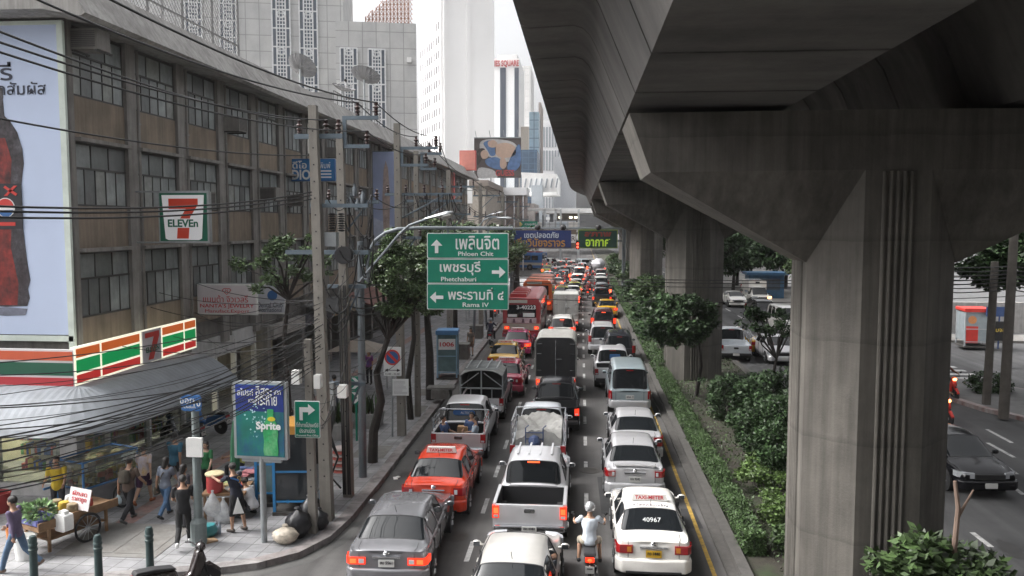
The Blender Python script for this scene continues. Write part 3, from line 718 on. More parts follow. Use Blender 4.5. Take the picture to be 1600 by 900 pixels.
text('RATTAN FURNITURE', .3, (1.65, 8.2, 3.4), mat('bronze_letters', (.3, .26, .2), .6), sp2, rz=R(90), w=4.4, ex=.02)
text('WARISA JEWELRY', .26, (1.65, 8.2, 3.0), mat('bronze_letters', (.3, .26, .2), .6), sp2, rz=R(90), w=3.6, ex=.02)
# ---- hanging shop signs
def blade_sign(nm, label, px0, py0, px1, py1, Y, m_panel, m_edge, thick=.22, arm=True):
    a = D(px0, py1, Y); c = D(px1, py0, Y); w = c.x - a.x; h = c.z - a.z
    t = thing(nm, label, 'shop sign', ((a.x + c.x) / 2, Y, a.z))
    b = MB(); b.b2((-w / 2, 0, 0), (w / 2, thick, h)); b.build('case', m_edge, t)
    b = MB(); b.b2((-w / 2 + .05, -.012, .05), (w / 2 - .05, .01, h - .05)); b.build('panel', m_panel, t)
    if arm:
        b = MB()
        for z in (.0, h): b.cyl((-w / 2 - max(.3, a.x - FX) , thick / 2, z), (w / 2, thick / 2, z), .03, n=6)
        b.build('bracket', M_steel, t)
    return t, w, h
t, w, h = blade_sign('square_shop_sign', 'square green and white lightbox sign with a large red numeral', 249, 299, 325, 379, 25.2, mat('logo_green', (.0, .11, .06), .5), M_steel)
b = MB(); q = .09; b.prism([(-w * .42 , h * .93), (w * .42, h * .93), (w * .36, h * .08), (w * .3, h * .05), (-w * .3, h * .05), (-w * .36, h * .08)], -.03, -.013); b.build('white_field', mat('lightbox_white', (.78, .78, .8), .4, var=.02, emit=(1, 1, 1), es=.03), t)
b = MB(); b.prism([(-w * .28, h * .66), (-w * .28, h * .86), (w * .3, h * .86), (w * .3, h * .74), (w * .14, h * .5), (w * .1, h * .08), (-w * .13, h * .08), (-w * .1, h * .4), (w * .06, h * .66)], -.045, -.031); b.build('numeral', mat('numeral_red', (.62, .05, .02), .4, var=.02), t)
b = MB(); b.prism([(-w * .32, h * .29), (w * .34, h * .29), (w * .34, h * .47), (-w * .32, h * .47)], -.048, -.046); b.build('name_strip', mat('lightbox_white', None), t)
text('ELEVEn', h * .15, (0, -.055, h * .38), mat('logo_green', None), t, w=w * .6, bold=.03)
t, w, h = blade_sign('jewellery_sign', 'white sign with red lettering and a diamond emblem, behind the leaves', 309, 444, 401, 491, 29.5, mat('sign_cream', (.62, .58, .6), .5, var=.05), M_white, .12)
b = MB(); cz = h * .8
for a, c in (((-.1, .06), (.1, .06)), ((.1, .06), (.17, 0)), ((.17, 0), (0, -.16)), ((0, -.16), (-.17, 0)), ((-.17, 0), (-.1, .06))): b.tube([(a[0], -.02, cz + a[1]), (c[0], -.02, cz + c[1])], .012, n=5)
b.build('emblem', M_rtxt, t); text('N', .1, (0, -.02, cz - .02), M_rtxt, t)
text('แนนต้า จิวเวลรี่', h * .24, (-.05, -.02, h * .52), M_rtxt, t, w=w * .75)
text("NANTA'S JEWELRY", h * .16, (0, -.02, h * .27), M_rtxt, t, w=w * .9, bold=.01)
text('Manufact,Export', h * .14, (0, -.02, h * .1), M_rtxt, t, w=w * .74)
t, w, h = blade_sign('club_sign', 'white sign with a round blue badge behind the power pole', 398, 444, 446, 490, 31.5, mat('sign_pale', (.5, .51, .55), .5, var=.05), M_white, .12)
b = MB(); b.prism(disc(.1, h * .62, h * .17, 0, 360), -.025, -.012); b.build('badge', M_blue, t)
text('Dental Club', h * .17, (0, -.02, h * .3), M_ink, t, w=w * .8); text('International', h * .14, (0, -.02, h * .13), M_ink, t, w=w * .75)
t, w, h = blade_sign('blue_shop_sign', 'blue sign with tall white letters up beside the big power pole', 455, 248, 523, 283, 40, mat('sign_blue', (.03, .16, .38), .5, var=.1), M_blue, .2)
text('ดีโอ', h * .36, (-w * .3, -.02, h * .74), M_wtxt, t, w=w * .33, bold=.02); text('DIO', h * .46, (-w * .27, -.02, h * .29), M_wtxt, t, w=w * .42, bold=.03); text('โรงพิมพ์', h * .3, (w * .2, -.02, h * .72), M_wtxt, t, w=w * .4)
b = MB()
for k in range(3): b.b2((w * .02, -.02, h * (.14 + .14 * k)), (w * .42, -.012, h * (.2 + .14 * k)))
b.build('small_print', M_wtxt, t)
# tall blue poster on its truss
t, w, h = blade_sign('tall_poster', 'tall pale blue poster with a standing figure on a blue steel truss', 583, 236, 617, 384, 55, mat('poster_blue_grey', (.36, .42, .62), .5, var=.12, scale=.6), M_bluegrey, .1, False)
b = MB(); b.prism([(-.05, h * .12), (.35, h * .12), (.42, h * .55), (.3, h * .82), (.15, h * .9), (.0, h * .8), (-.1, h * .5)], -.03, -.013); b.build('figure_print', mat('print_tan', (.42, .33, .3), .6, var=.3, scale=4), t)
b = MB(); b.prism([(-w * .45, .1), (w * .45, .1), (w * .45, h * .2), (-w * .45, h * .3)], -.028, -.0125); b.build('lower_band', mat('poster_band', (.5, .55, .68), .6, var=.15), t)
b = MB()
for x in (-w / 2 - .5, -w / 2 - .1): b.b2((x - .05, .0, -2), (x + .05, .1, h))
for i in range(14): z = -1.8 + i * (h + 1.6) / 14; b.tube([(-w / 2 - .5, .05, z), (-w / 2 - .1, .05, z + .5)], .03, n=4)
b.build('truss', M_blue, t)
# red and pink boxes on the facade far along
for lab, (x0, y0, x1, y1), Y, c in (('red and salmon box sign near the far roof edge', (718, 235, 743, 266), 96, (.55, .2, .16)), ('faded pink vertical sign below the far roof edge', (700, 268, 709, 312), 88, (.5, .25, .22))):
    t, w, h = blade_sign('box_sign', lab, x0, y0, x1, y1, Y, mat('sign_salmon%d' % Y, c, .5, var=.1), M_red, .9, False)
# roof things: mesh cage, dishes, brick hut
t = thing('roof_cage', 'wire mesh cage fence on the roof behind the eave', 'fence', (-17.5, 30, 14.3))
M_wire = mat('wire_grey', (.16, .16, .16), .6, .3)
b = MB(); HC = 5.3
for y in np.arange(0, 12.1, 3): b.b2((-.04, y - .04, 0), (.04, y + .04, HC))
for z in (.1, 2.6, HC - .05): b.b2((-.035, 0, z - .035), (.035, 12, z + .035))
for y in (0, 12): b.b2((-4, y - .04, 0), (-3.92, y + .04, HC)); b.b2((-4, y - .035, HC - .08), (0, y + .035, HC))
b.build('post', M_wire, t)
b = MB()
for k in range(-18, 42):
    for sgn in (1, -1):
        y0 = k * .3; pts = []
        for y_, z_ in ((y0, 0), (y0 + HC * sgn, HC)): pts.append([y_, z_])
        (ya, za), (yb, zb) = pts
        if sgn < 0: ya += 6; yb += 6
        def clip(y, z, y2, z2):
            if y < 0: f = (0 - y) / (y2 - y) if y2 != y else 2; return (0, z + (z2 - z) * f)
            if y > 12: f = (12 - y) / (y2 - y) if y2 != y else 2; return (12, z + (z2 - z) * f)
            return (y, z)
        if max(ya, yb) <= 0 or min(ya, yb) >= 12: continue
        p_, q_ = clip(ya, za, yb, zb), clip(yb, zb, ya, za); b.tube([(0, *p_), (0, *q_)], .012, n=3, cap=False)
b.build('mesh', M_wire, t)
def dish(c, r, tilt, az, label):
    mh = c[2] - 14.35; c = (c[0], c[1], 14.35)
    t = thing('satellite_dish', label, 'satellite dish', c, az, 'satellite dishes on the roof')
    M = Matrix.Translation((0, 0, mh)) @ Matrix.Rotation(tilt, 4, 'X'); q = MB(); q.T = M
    n = 20
    for k in range(6): q.v += [tuple(M @ Vector((r * k / 5 * math.cos(2 * math.pi * i / n), r * k / 5 * math.sin(2 * math.pi * i / n), .38 * r * (k / 5) ** 2))) for i in range(n)]
    for k in range(5):
        for i in range(n): q.f.append((k * n + i, k * n + (i + 1) % n, (k + 1) * n + (i + 1) % n, (k + 1) * n + i)); q.m.append(0)
    q.T = None; o = q.build('reflector', mat('dish_mesh', (.13, .13, .135), .6, .3, alpha=.72), t)
    q = MB(); q.T = M
    for i in range(n): q.tube([(r * k / 5 * math.cos(2 * math.pi * i / n), r * k / 5 * math.sin(2 * math.pi * i / n), .38 * r * (k / 5) ** 2 - .01) for k in range(6)], .014, n=4)
    for i in range(3): a = i * 2.1; q.tube([(r * .8 * math.cos(a), r * .8 * math.sin(a), .24 * r), (0, 0, r * .85)], .018, n=4)
    q.build('rib', M_wire, t)
    q = MB(); q.T = M; q.cyl((0, 0, r * .8), (0, 0, r * .98), .09); q.build('feed_horn', M_dark, t)
    q = MB(); q.cyl((0, 0, 0), (0, 0, mh), .06); q.tube([(.5, .3, 0), (0, 0, mh * .6)], .03); q.tube([(-.5, .3, 0), (0, 0, mh * .6)], .03); q.build('mast', M_grey, t)
dish(tuple(D(569, 124, 58)), 1.05, R(-28), R(-20), 'dark mesh dish tilted up on its mast in front of the lattice windows')
dish(tuple(D(469, 108, 46)), .85, R(42), R(160), 'mesh dish facing away at the roof edge near the tall lattice windows')
dish(tuple(D(536, 142, 55)), .8, R(20), R(60), 'low mesh dish beside the tilted dish')
t = thing('roof_hut', 'dark brick and mesh hut on the far end of the roof', 'hut', (-18, 60, 14.3))
b = MB(); b.b2((-3, 0, 0), (0, 14, 1.4)); b.build('wall', mat('old_brick', (.2, .13, .11), .9, var=.3, scale=4), t)
b = MB()
for y in np.arange(0, 14.1, 1.0): b.b2((.0, y - .03, 0), (.05, y + .03, 3.2))
for z in (1.4, 2.3, 3.2): b.b2((0, 0, z - .03), (.05, 14, z + .03))
b.b2((-3, 0, 1.4), (-.05, .05, 3.1)); b.b2((-3.0, 0, 1.4), (-2.95, 14, 3.1)); b.build('mesh_screen', M_wire, t)
t = thing('roof_railing', 'thin pipe railing sloping along the roof beside the dish', 'railing', (-16, 38, 14.35))
b = MB()
for z in (.6, 1.1): b.tube([(0, 0, z), (0, 18, z)], .025)
for y in range(0, 19, 3): b.tube([(0, y, 0), (0, y, 1.1)], .025)
b.build('rail', M_wire, t)
# ---------------------------------------------------------------- far buildings
def block(nm, label, Y, px0, px1, pyt, depth, m, z0=0, rz=0, cat='building'):
    a = D(px0, pyt, Y); c = D(px1, pyt, Y); w = c.x - a.x
    t = thing(nm, label, cat, ((a.x + c.x) / 2, Y, z0), rz)
    b = MB(); b.b2((-w / 2, 0, 0), (w / 2, depth, a.z - z0)); b.build('wall', m, t)
    return t, w, a.z - z0
M_stone = mat('pale_stone_panels', (.5, .5, .49), .7, var=.1, scale=.25, stain=(.42, .42, .42), stain_s=.2)
def panelize(m, bw, bh, mo, dark=.6):
    n = m.node_tree.nodes; l = m.node_tree.links; tc = n.new('ShaderNodeTexCoord'); mp = n.new('ShaderNodeMapping'); mp.inputs['Rotation'].default_value = (R(90), 0, 0)
    l.new(tc.outputs['Object'], mp.inputs[0]); b = n.new('ShaderNodeTexBrick'); l.new(mp.outputs[0], b.inputs['Vector']); b.offset = 0
    b.inputs['Scale'].default_value = 1; b.inputs['Brick Width'].default_value = bw; b.inputs['Row Height'].default_value = bh; b.inputs['Mortar Size'].default_value = mo
    b.inputs['Color1'].default_value = (1, 1, 1, 1); b.inputs['Color2'].default_value = (.92, .92, .93, 1); b.inputs['Mortar'].default_value = (dark, dark, dark, 1)
    p = n['Principled BSDF']; s = p.inputs['Base Color'].links[0].from_socket; x = n.new('ShaderNodeMixRGB'); x.blend_type = 'MULTIPLY'; x.inputs[0].default_value = 1
    l.new(s, x.inputs[1]); l.new(b.outputs[0], x.inputs[2]); l.new(x.outputs[0], p.inputs['Base Color'])
panelize(M_stone, 2.2, 2.6, .07)
M_latt = mat('lattice_white', (.62, .63, .64), .6); M_lg = mat('lattice_glass', (.09, .11, .14), .25, var=.1)
def lattice(t, x, z0, z1, w):
    b = MB(); b.b2((x - w / 2, -.1, z0), (x + w / 2, .02, z1)); o = b.build('window', M_lg, t)
    b = MB(); z = z1
    iw = w * .5
    for xx in (x - w / 2, x - iw / 2, x + iw / 2, x + w / 2): b.b2((xx - .11, -.3, z0), (xx + .11, -.1, z1))
    k = 0; z = z1
    while z > z0:
        b.b2((x - w / 2, -.26, z - .1), (x + w / 2, -.11, z + .1)) if k % 5 == 0 else b.b2((x - iw / 2, -.24, z - .07), (x + iw / 2, -.11, z + .07))
        if k % 10 == 0:
            pts = [(x + iw * .42 * math.cos(R(i * 30)), -.2, z - iw * .5 + iw * .42 * math.sin(R(i * 30))) for i in range(13)]; b.tube(pts, .12, n=4)
        z -= iw / 2.4; k += 1
    for xx in (x - iw * .17, x + iw * .17): b.b2((xx - .07, -.22, z0), (xx + .07, -.11, z1))
    b.build('lattice', M_latt, o)
Y1 = 135
t, w, h = block('stone_building', 'tall pale stone tower with long lattice windows above the old roof', Y1, 150, 526, -130, 40, M_stone, 0, R(13))
for px in (436, 477): 
    p = D(px, 130, Y1); q = D(px, -110, Y1); lattice(t, p.x - t.location.x, p.z - 6, q.z, 2.9)
for px in (306, 356): 
    p = D(px, 60, Y1); lattice(t, p.x - t.location.x, p.z - 6, 52, 2.6)
t, w, h = block('stone_wing', 'lower pale stone block with two lattice windows behind the dishes', Y1 + .6, 526.5, 649, 36, 40, M_stone, 0, R(13))
for px in (546, 588):
    p = D(px, 160, Y1); q = D(px, 76, Y1); lattice(t, p.x - t.location.x, p.z - 8, q.z, 2.7)
b = MB()
for px, py in ((637, 91),): p = D(px, py, Y1); b.box((p.x - t.location.x, -.3, p.z), (.7, .6, .8))
b.build('wall_lamp', M_white, t)
# rusty billboard scaffold behind
t = thing('billboard_scaffold', 'rusty lattice scaffold of a rooftop hoarding seen from behind', 'scaffold', tuple(D(604, 37, 180)))
M_rust = mat('rusty_steel', (.35, .17, .11), .8, var=.25, scale=1)
b = MB()
for i in range(13): 
    x = -4.6 + i * .78; hgt = 1.0 + (i + 1) * .62; b.b2((x - .09, -.1, -2), (x + .09, .1, hgt))
    for j in range(int(hgt / 1.0) + 2):
        b.tube([(x, 0, j - 1), (x + .78, 0, j)], .07, n=4); b.tube([(x, .9, j), (x + .78, .9, j - 1)], .07, n=4)
for z in range(-1, 9): b.b2((-4.6 + max(0, (z - 1)) * 1.25, -.08, z - .07), (5.2, .08, z + .07))
b.build('truss', M_rust, t)
# white tower
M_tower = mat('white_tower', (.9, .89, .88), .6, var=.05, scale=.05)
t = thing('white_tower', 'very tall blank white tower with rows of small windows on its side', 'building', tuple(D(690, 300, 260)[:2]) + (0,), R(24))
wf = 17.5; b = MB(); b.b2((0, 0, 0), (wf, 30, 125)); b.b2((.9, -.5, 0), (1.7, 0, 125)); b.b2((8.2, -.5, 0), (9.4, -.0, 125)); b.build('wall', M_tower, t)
wb = MB(); wb.b2((-.12, -1.0, 0), (.0, .6, 2.4)); w0 = wb.build('window', mat('tower_window', (.06, .055, .06), .4, var=.2), t); cnt = 0
for r in range(19):
    for c in range(9):
        if cnt >= 100 or (r + c == 0): 
            if r + c == 0: w0.location = (0, 2.4, 20)
            continue
        if 20 + r * 4.4 > 110: continue
        o = w0.copy(); COL.objects.link(o); o.location = (0, 2.4 + c * 3.1, 20 + r * 4.4); cnt += 1
# the square's tower with its rooftop name
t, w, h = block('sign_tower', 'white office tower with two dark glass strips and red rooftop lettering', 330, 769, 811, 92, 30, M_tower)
for px0, px1 in ((781.5, 790.5), (804, 810.5)):
    a = D(px0, 106, 330); c = D(px1, 300, 330); b = MB(); b.b2((a.x - t.location.x, -.4, 5), (c.x - t.location.x, .2, a.z)); b.build('window', mat('strip_glass', (.05, .06, .085), .5, var=.05), t)
text('TIMES SQUARE', 2.7, (-w * .08, -.6, h - 2.1), mat('rooftop_letters', (.45, .1, .1), .6), t, w=w * 1.16, bold=.03, ex=.2)
b = MB(); b.b2((-w * .35, 5, h), (w * .4, 20, h + 2.6)); b.build('plant_room', mat('pale_grey', (.5, .5, .5), .7), t)
M_gr = mat('grid_glass', (.3, .42, .5), .25, var=.15, scale=.3); panelize(M_gr, 2.2, 3.2, .16, .45)
M_gr2 = mat('grid_glass_dark', (.09, .16, .25), .25, var=.25, scale=.25); panelize(M_gr2, 2, 2, .12, 1.3)
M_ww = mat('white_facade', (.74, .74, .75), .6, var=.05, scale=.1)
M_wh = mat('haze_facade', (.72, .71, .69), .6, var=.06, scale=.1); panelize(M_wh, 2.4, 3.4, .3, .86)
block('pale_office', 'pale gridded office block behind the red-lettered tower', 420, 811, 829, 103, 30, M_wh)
block('glass_tower', 'slim light blue glass tower between the pale blocks', 300, 827, 842, 175, 20, M_gr)
block('glass_podium', 'dark blue glass block behind the jeans poster', 280, 813, 839, 234, 20, M_gr2)
block('brown_tower', 'thin brown tower edge beside the blue glass', 310, 841.5, 845, 160, 20, mat('brown_wall', (.33, .27, .24), .7, var=.1))
block('beige_flats', 'beige apartment block with stepped top left of the blue glass', 340, 812, 826, 198, 20, mat('beige_wall', (.55, .5, .43), .7, var=.1))
t, w, h = block('white_office', 'white office tower with dark window slots beside the viaduct', 380, 846, 884, 188, 30, M_ww)
wb = MB(); wb.b2((-.35, -.15, 0), (.35, .05, 9)); w0 = wb.build('window', mat('slot_glass', (.3, .33, .36), .3, var=.2), t)
first = True
for c in range(6):
    for r in range(5):
        o = w0 if first else w0.copy()
        if not first: COL.objects.link(o)
        first = False; o.location = (-w / 2 + 1.2 + c * 1.3, -.05, h - 12 - r * 10.5)
block('grey_office', 'grey slab block partly behind the viaduct edge', 300, 866, 900, 245, 20, mat('grey_slab', (.66, .67, .69), .6, var=.1))
# jeans poster on its frame
Yp = 165
a = D(741, 278, Yp); c = D(814, 215, Yp); w = c.x - a.x; h = c.z - a.z
t = thing('jeans_billboard', 'big framed fashion poster of a reclining figure in denim above the street', 'billboard', ((a.x + c.x) / 2, Yp, a.z))
b = MB(); b.b2((-w / 2, 0, 0), (w / 2, .5, h)); b.build('poster_sheet', mat('poster_brown', (.1, .075, .07), .5, var=.25, scale=.6), t)
def smooth_poly(p, k=4):
    out = []; n = len(p)
    for i in range(n):
        a, b_, c, d = (np.array(p[(i + j) % n]) for j in (-1, 0, 1, 2))
        for s in range(k):
            t_ = s / k; out.append(tuple(.5 * (2 * b_ + (c - a) * t_ + (2 * a - 5 * b_ + 4 * c - d) * t_ ** 2 + (3 * b_ - a - 3 * c + d) * t_ ** 3)))
    return out
def blob(pts, m, k, nm): 
    q = MB(); q.prism([(x * w, z * h) for x, z in smooth_poly(pts)], -.05 - k * .03, -.021 - (k - 1) * .03 if k > 1 else 0); q.build(nm, m, t)
skin = mat('print_skin', (.6, .42, .32), .6, var=.1); den = mat('print_denim', (.1, .19, .38), .6, var=.35, scale=1)
blob([(-.36, .9), (-.1, .97), (.3, .9), (.45, .7), (.4, .45), (.1, .4), (-.1, .5), (-.34, .62)], mat('print_pale', (.55, .53, .52), .6, var=.25, scale=.8), 1, 'shirt_print')
blob([(-.02, .82), (.2, .87), (.38, .76), (.36, .55), (.1, .5), (-.04, .6)], skin, 2, 'skin_print')
blob([(.24, .4), (.42, .8), (.49, .76), (.49, .35), (.36, .16), (.22, .2)], den, 2, 'denim_print')
blob([(-.26, .45), (-.05, .52), (.12, .42), (.2, .3), (.05, .2), (-.2, .3)], den, 2, 'denim_print')
blob([(-.36, .62), (-.28, .7), (-.2, .62), (-.22, .5), (-.32, .48)], skin, 3, 'face_print')
blob([(-.4, .25), (-.1, .2), (0, .02), (-.1, .0), (-.4, .0)], mat('print_white', (.65, .63, .62), .6), 1, 'hem_print')
text('GUESS', h * .15, (w * .16, -.24, h * .12), mat('poster_red', (.6, .08, .08), .6), t, w=w * .4, bold=.02)
hairm = mat('print_hair', (.05, .035, .03), .6, var=.2)
blob([(-.44, .66), (-.36, .74), (-.27, .72), (-.3, .6), (-.34, .45), (-.42, .32), (-.46, .45)], hairm, 2, 'hair_print')
blob([(-.2, .9), (-.08, .94), (.0, .86), (-.06, .76), (-.18, .78)], skin, 3, 'hand_print'); blob([(.06, .46), (.14, .5), (.2, .34), (.14, .22), (.06, .28)], skin, 3, 'arm_print')
blob([(-.3, .86), (-.2, .93), (-.06, .9), (-.04, .6), (-.14, .55), (-.22, .7)], den, 2, 'sleeve_print')
b = MB()
for px in (-.45, -.15, .15, .45): b.cyl((px * w, .6, -5), (px * w, .6, h), .12, n=6); b.tube([(px * w, 0, h), (px * w, -2.2, h + 1.2)], .05, n=4)
b.box((0, -.02, h), (w, .3, .2)); b.build('frame', M_steel, t)
# station and covered skywalk across the road
M_sta = mat('station_white', (.8, .8, .79), .5, var=.12, scale=.4)
t = thing('station', 'pale railway station with a curved roof at the far end of the road', 'station', (4, 215, 0))
a = D(815, 300, 215); c = D(870, 270, 215)
b = MB()
for i in range(9):
    ang = R(10 + i * 20); ang2 = R(10 + (i + 1) * 20 if i < 8 else 190)
pr = [(a.x - 4, a.z), (a.x - 4, c.z)] + [(a.x - 4 - .8 + .8 * 0, c.z + .2), (c.x - 4, c.z - .3), (c.x - 4, a.z)]
b.prism(pr, 0, 40); b.b2((a.x - 10, -1, a.z - 5.4), (30, 30, a.z - 4.2)); b.build('hall', M_sta, t)
for i in range(7):
    b = MB(); x = a.x - 3.4 + i * 1.35; b.prism([(x, a.z + 1.1), (x + .35, a.z + 1.1), (x + .75, a.z + 3.4), (x + .4, a.z + 3.4)], -.2, .05); b.build('window', mat('slot_glass', None), t)
b = MB(); p = D(831, 372 - 45, 215); q = D(848, 290, 215); b.b2((p.x - 4, -2, p.z - 6), (q.x - 4, 2, q.z)); b.build('lift_tower', mat('lift_grey', (.45, .5, .54), .5, var=.08), t)
Yw = 150
t = thing('skywalk', 'white steel pedestrian skywalk with railings crossing above the far traffic', 'footbridge', (0, Yw, 0))
def wz(py): return D(850, py, Yw).z
xl, xr = D(735, 350, Yw).x, D(915, 350, Yw).x
b = MB(); b.b2((xl, 0, wz(360) - .3), (xr, 4, wz(360))); b.b2((xl, 0, wz(329)), (D(875, 330, Yw).x, 4, wz(325))); b.b2((D(868, 330, Yw).x, .2, wz(333)), (xr, 4, wz(330))); b.build('deck', M_sta, t)
b = MB()
for px in (762, 789, 807, 822, 851, 868, 876, 904): b = MB(); x = D(px, 350, Yw).x; b.b2((x - .18, .0, 0 if px in (762, 876, 904) else wz(360)), (x + .18, .3, wz(327))); b.build('column', mat('skywalk_grey', (.55, .57, .58), .5, .2), t)
b = MB()
for py in (344, 350, 355): b.b2((xl, -.06, wz(py) - .04), (xr, .0, wz(py) + .04))
x = xl
while x < xr: b.b2((x - .03, -.07, wz(360)), (x + .03, .0, wz(343))); x += 1.1
b.build('railing', mat('railing_grey', (.2, .21, .22), .5, .3), t)
b = MB(); b.b2((D(868, 340, Yw).x, 3.6, wz(345)), (D(906, 340, Yw).x, 3.9, wz(333))); b.build('kiosk_wall', mat('kiosk_dark', (.12, .1, .09), .7, var=.4, scale=1), t)
b = MB(); [b.b2((D(q_, 340, Yw).x, 3.5, wz(341)), (D(q_ + 5, 340, Yw).x, 3.58, wz(338))) for q_ in (872, 889, 897)]; b.build('kiosk_light', mat('kiosk_lamp', (.8, .8, .6), .4, emit=(1, .95, .7), es=1.2), t)
for q_ in (762, 776, 796, 812, 835, 846, 858): b = MB(); b.b2((D(q_, 340, Yw).x, 3.0, wz(359)), (D(q_ + 6, 340, Yw).x, 3.3, wz(330 + q_ % 7))); b.build('stair_post', mat('skywalk_dark', (.2, .21, .23), .6, var=.2), t)
x = xl; i = 0
while x < xr - 2.2:
    b = MB(); b.b2((x + .15, .05, wz(359)), (x + 1.95, .09, wz(347))); b.build('railing_panel', mat('panel_pale%d' % (i % 3), [(.75, .78, .8), (.6, .66, .72), (.78, .75, .7)][i % 3], .4), t); x += 2.2; i += 1
t = thing('white_canopy_building', 'low building with a long white canopy below the jeans poster', 'building', (D(757, 300, 140).x, 140, 0))
zt, zb = D(760, 293, 140).z, D(760, 305, 140).z; wq = D(823, 300, 140).x - D(757, 300, 140).x
b = MB(); b.b2((0, 0, zb), (wq, 8, zt)); b.build('canopy', M_ww, t)
b = MB(); b.b2((.5, 3, 0), (wq - .5, 10, zb)); b.build('wall', mat('shop_upper', (.3, .24, .22), .8, var=.35, scale=.6), t)
for i in range(5): b = MB(); b.b2((.4 + i * 1.5, .3, 0), (.6 + i * 1.5, .5, zb)); b.build('post', M_ww, t)
t, w, h = block('cornice_building', 'beige corner building with a dark cornice beyond the old roof', 118, 738, 758, 285, 30, mat('cornice_beige', (.4, .36, .31), .8, var=.15, streak=.2))
b = MB(); b.b2((-w / 2 - .4, -.6, h - .5), (w / 2 + .5, 30, h + .3)); b.build('cornice', mat('cornice_brown', (.25, .21, .18), .8), t)
t, w, h = block('far_left_block', 'grey building closing the far left of the street behind the trees', 128, 690, 742, 318, 20, mat('far_wall', (.3, .28, .26), .8, var=.25, scale=.3))
for i in range(8):
    b = MB(); b.b2((-w / 2 + .3 + (i % 4) * 1.2, -.1, 2 + (i // 4) * 3.5), (-w / 2 + 1.1 + (i % 4) * 1.2, .05, 4 + (i // 4) * 3.5)); b.build('window', M_lg, t)
t, w, h = block('street_end_block', 'busy pale shop block at the far left road side beyond the skywalk', 190, 755, 835, 318, 20, mat('end_wall', (.42, .38, .36), .8, var=.4, scale=.35))
for i in range(10):
    b = MB(); b.b2((-w / 2 + .4 + i * 1.15, -.15, 3 + (i % 3) * 1.1), (-w / 2 + 1.2 + i * 1.15, .05, 5.2 + (i % 3))); b.build('window', M_lg, t)
# ---------------------------------------------------------------- power poles and street furniture
M_polec = mat('pole_concrete', (.215, .2, .178), .85, var=.12, scale=3, bump=.15, streak=.2)
M_pipe = mat('grey_pipe', (.15, .17, .185), .45, .4, var=.1)
M_ins = mat('brown_insulator', (.05, .03, .028), .3, var=.1)
M_cable = mat('black_cable', (.016, .016, .017), .55, var=.1)
def pole(label, base, top, wb, wt, grp='concrete utility poles along the kerb'):
    base = Vector(base); top = Vector(top); L = top - base
    t = thing('utility_pole', label, 'utility pole', base, 0, grp)
    b = MB(); h = L.z
    for (z0, z1) in ((0, 1),):
        a, c = wb / 2, wt / 2
        b.add([(-a, -a, -.2), (a, -a, -.2), (a, a, -.2), (-a, a, -.2), (L.x - c, L.y - c, h), (L.x + c, L.y - c, h), (L.x + c, L.y + c, h), (L.x - c, L.y + c, h)], [(3, 2, 1, 0), (4, 5, 6, 7), (0, 1, 5, 4), (1, 2, 6, 5), (2, 3, 7, 6), (3, 0, 4, 7)])
    b.build('pole', M_polec, t)
    b = MB(); z = 1.2
    while z < h - .3:
        f = z / h; w = wb + (wt - wb) * f; b.box((L.x * f, L.y * f - w / 2 - .001, z), (.035, .012, .035)); z += .42
    b.build('bolt_hole', M_dark, t)['kind'] = 'stuff'
    return t, L
def insul(mb, x, y, z, s=1.0):
    mb.lathe([(.02 * s, 0), (.05 * s, .02 * s), (.05 * s, .05 * s), (.03 * s, .07 * s), (.075 * s, .11 * s), (.03 * s, .15 * s), (.085 * s, .2 * s), (.035 * s, .24 * s), (.05 * s, .32 * s), (.0, .34 * s)], (x, y, z), 8)
def cframe(t, x0, z0, x1, z1, y=0):   # steel bracket standing out over the road: (x0,z0) lower inside, (x1,z1) upper outside
    b = MB(); b.b2((x0, y - .05, z1 - .1), (x1, y + .05, z1)); b.b2((x0, y - .045, z0), (x0 + .1, y + .045, z1 - .1)); b.b2((x0, y - .05, z0 - .1), (x0 + (x1 - x0) * .75, y + .05, z0)); b.build('bracket', M_bluegrey, t)
    q = []
    for px, pz in ((x0 + (x1 - x0) * .42, z1), (x1 - .06, z1), (x0 + (x1 - x0) * .68, z0)):
        b = MB(); insul(b, px, y, pz, 1.15); b.build('insulator', M_ins, t, smooth=True); q.append(t.location + Vector((px, y, pz + .36)))
    return q
def cable(p, q, sag, r=.014, label='black overhead cable strung between poles above the pavement', grp='overhead cables on the left', n=18):
    p = Vector(p); q = Vector(q); b = MB()
    pts = [p.lerp(q, i / n) - Vector((0, 0, sag * 4 * (i / n) * (1 - i / n))) for i in range(n + 1)]
    b.tube(pts, r, 5, cap=False); o = b.build('power_cable', M_cable, fix=False)
    o.data.polygons.foreach_set('use_smooth', [True] * len(o.data.polygons))
    return tag(o, label, 'cable', grp)
A0 = G(512, 812, KH); At = D(489, 165, A0.y + .05)
pA, LA = pole('big concrete power pole nearest the camera, rising by the kerb corner', A0, At, .30, .2)
B0 = G(545, 775, KH); Bt = D(531, 195, B0.y)
pB, LB = pole('white-grey concrete pole with a blue steel bracket just behind the big one', B0, Bt, .26, .19)
C0 = G(628, 680, KH); Ct = D(620, 193, C0.y)
pC, LC = pole('concrete pole with bracket right of the blue poster, behind the no parking sign', C0, Ct, .29, .2)
D0 = G(653, 650, KH); Dt = D(650, 236, D0.y)
pD, LD = pole('thin concrete pole behind the trees with a low bracket', D0, Dt, .22, .17)
far_poles = []
for y, lab in ((42.5, 'concrete pole beside the blue phone booth'), (56, 'concrete pole past the phone booth, by the concrete blocks'), (72, 'distant concrete pole under the skywalk approach'), (90, 'farthest concrete pole on the left kerb')):
    t, L = pole(lab, (-6.75, y, KH), (-6.78, y, 10.6), .3, .22); far_poles.append((t, L))
S0 = G(490, 832, KH); St = D(481, 530, S0.y)
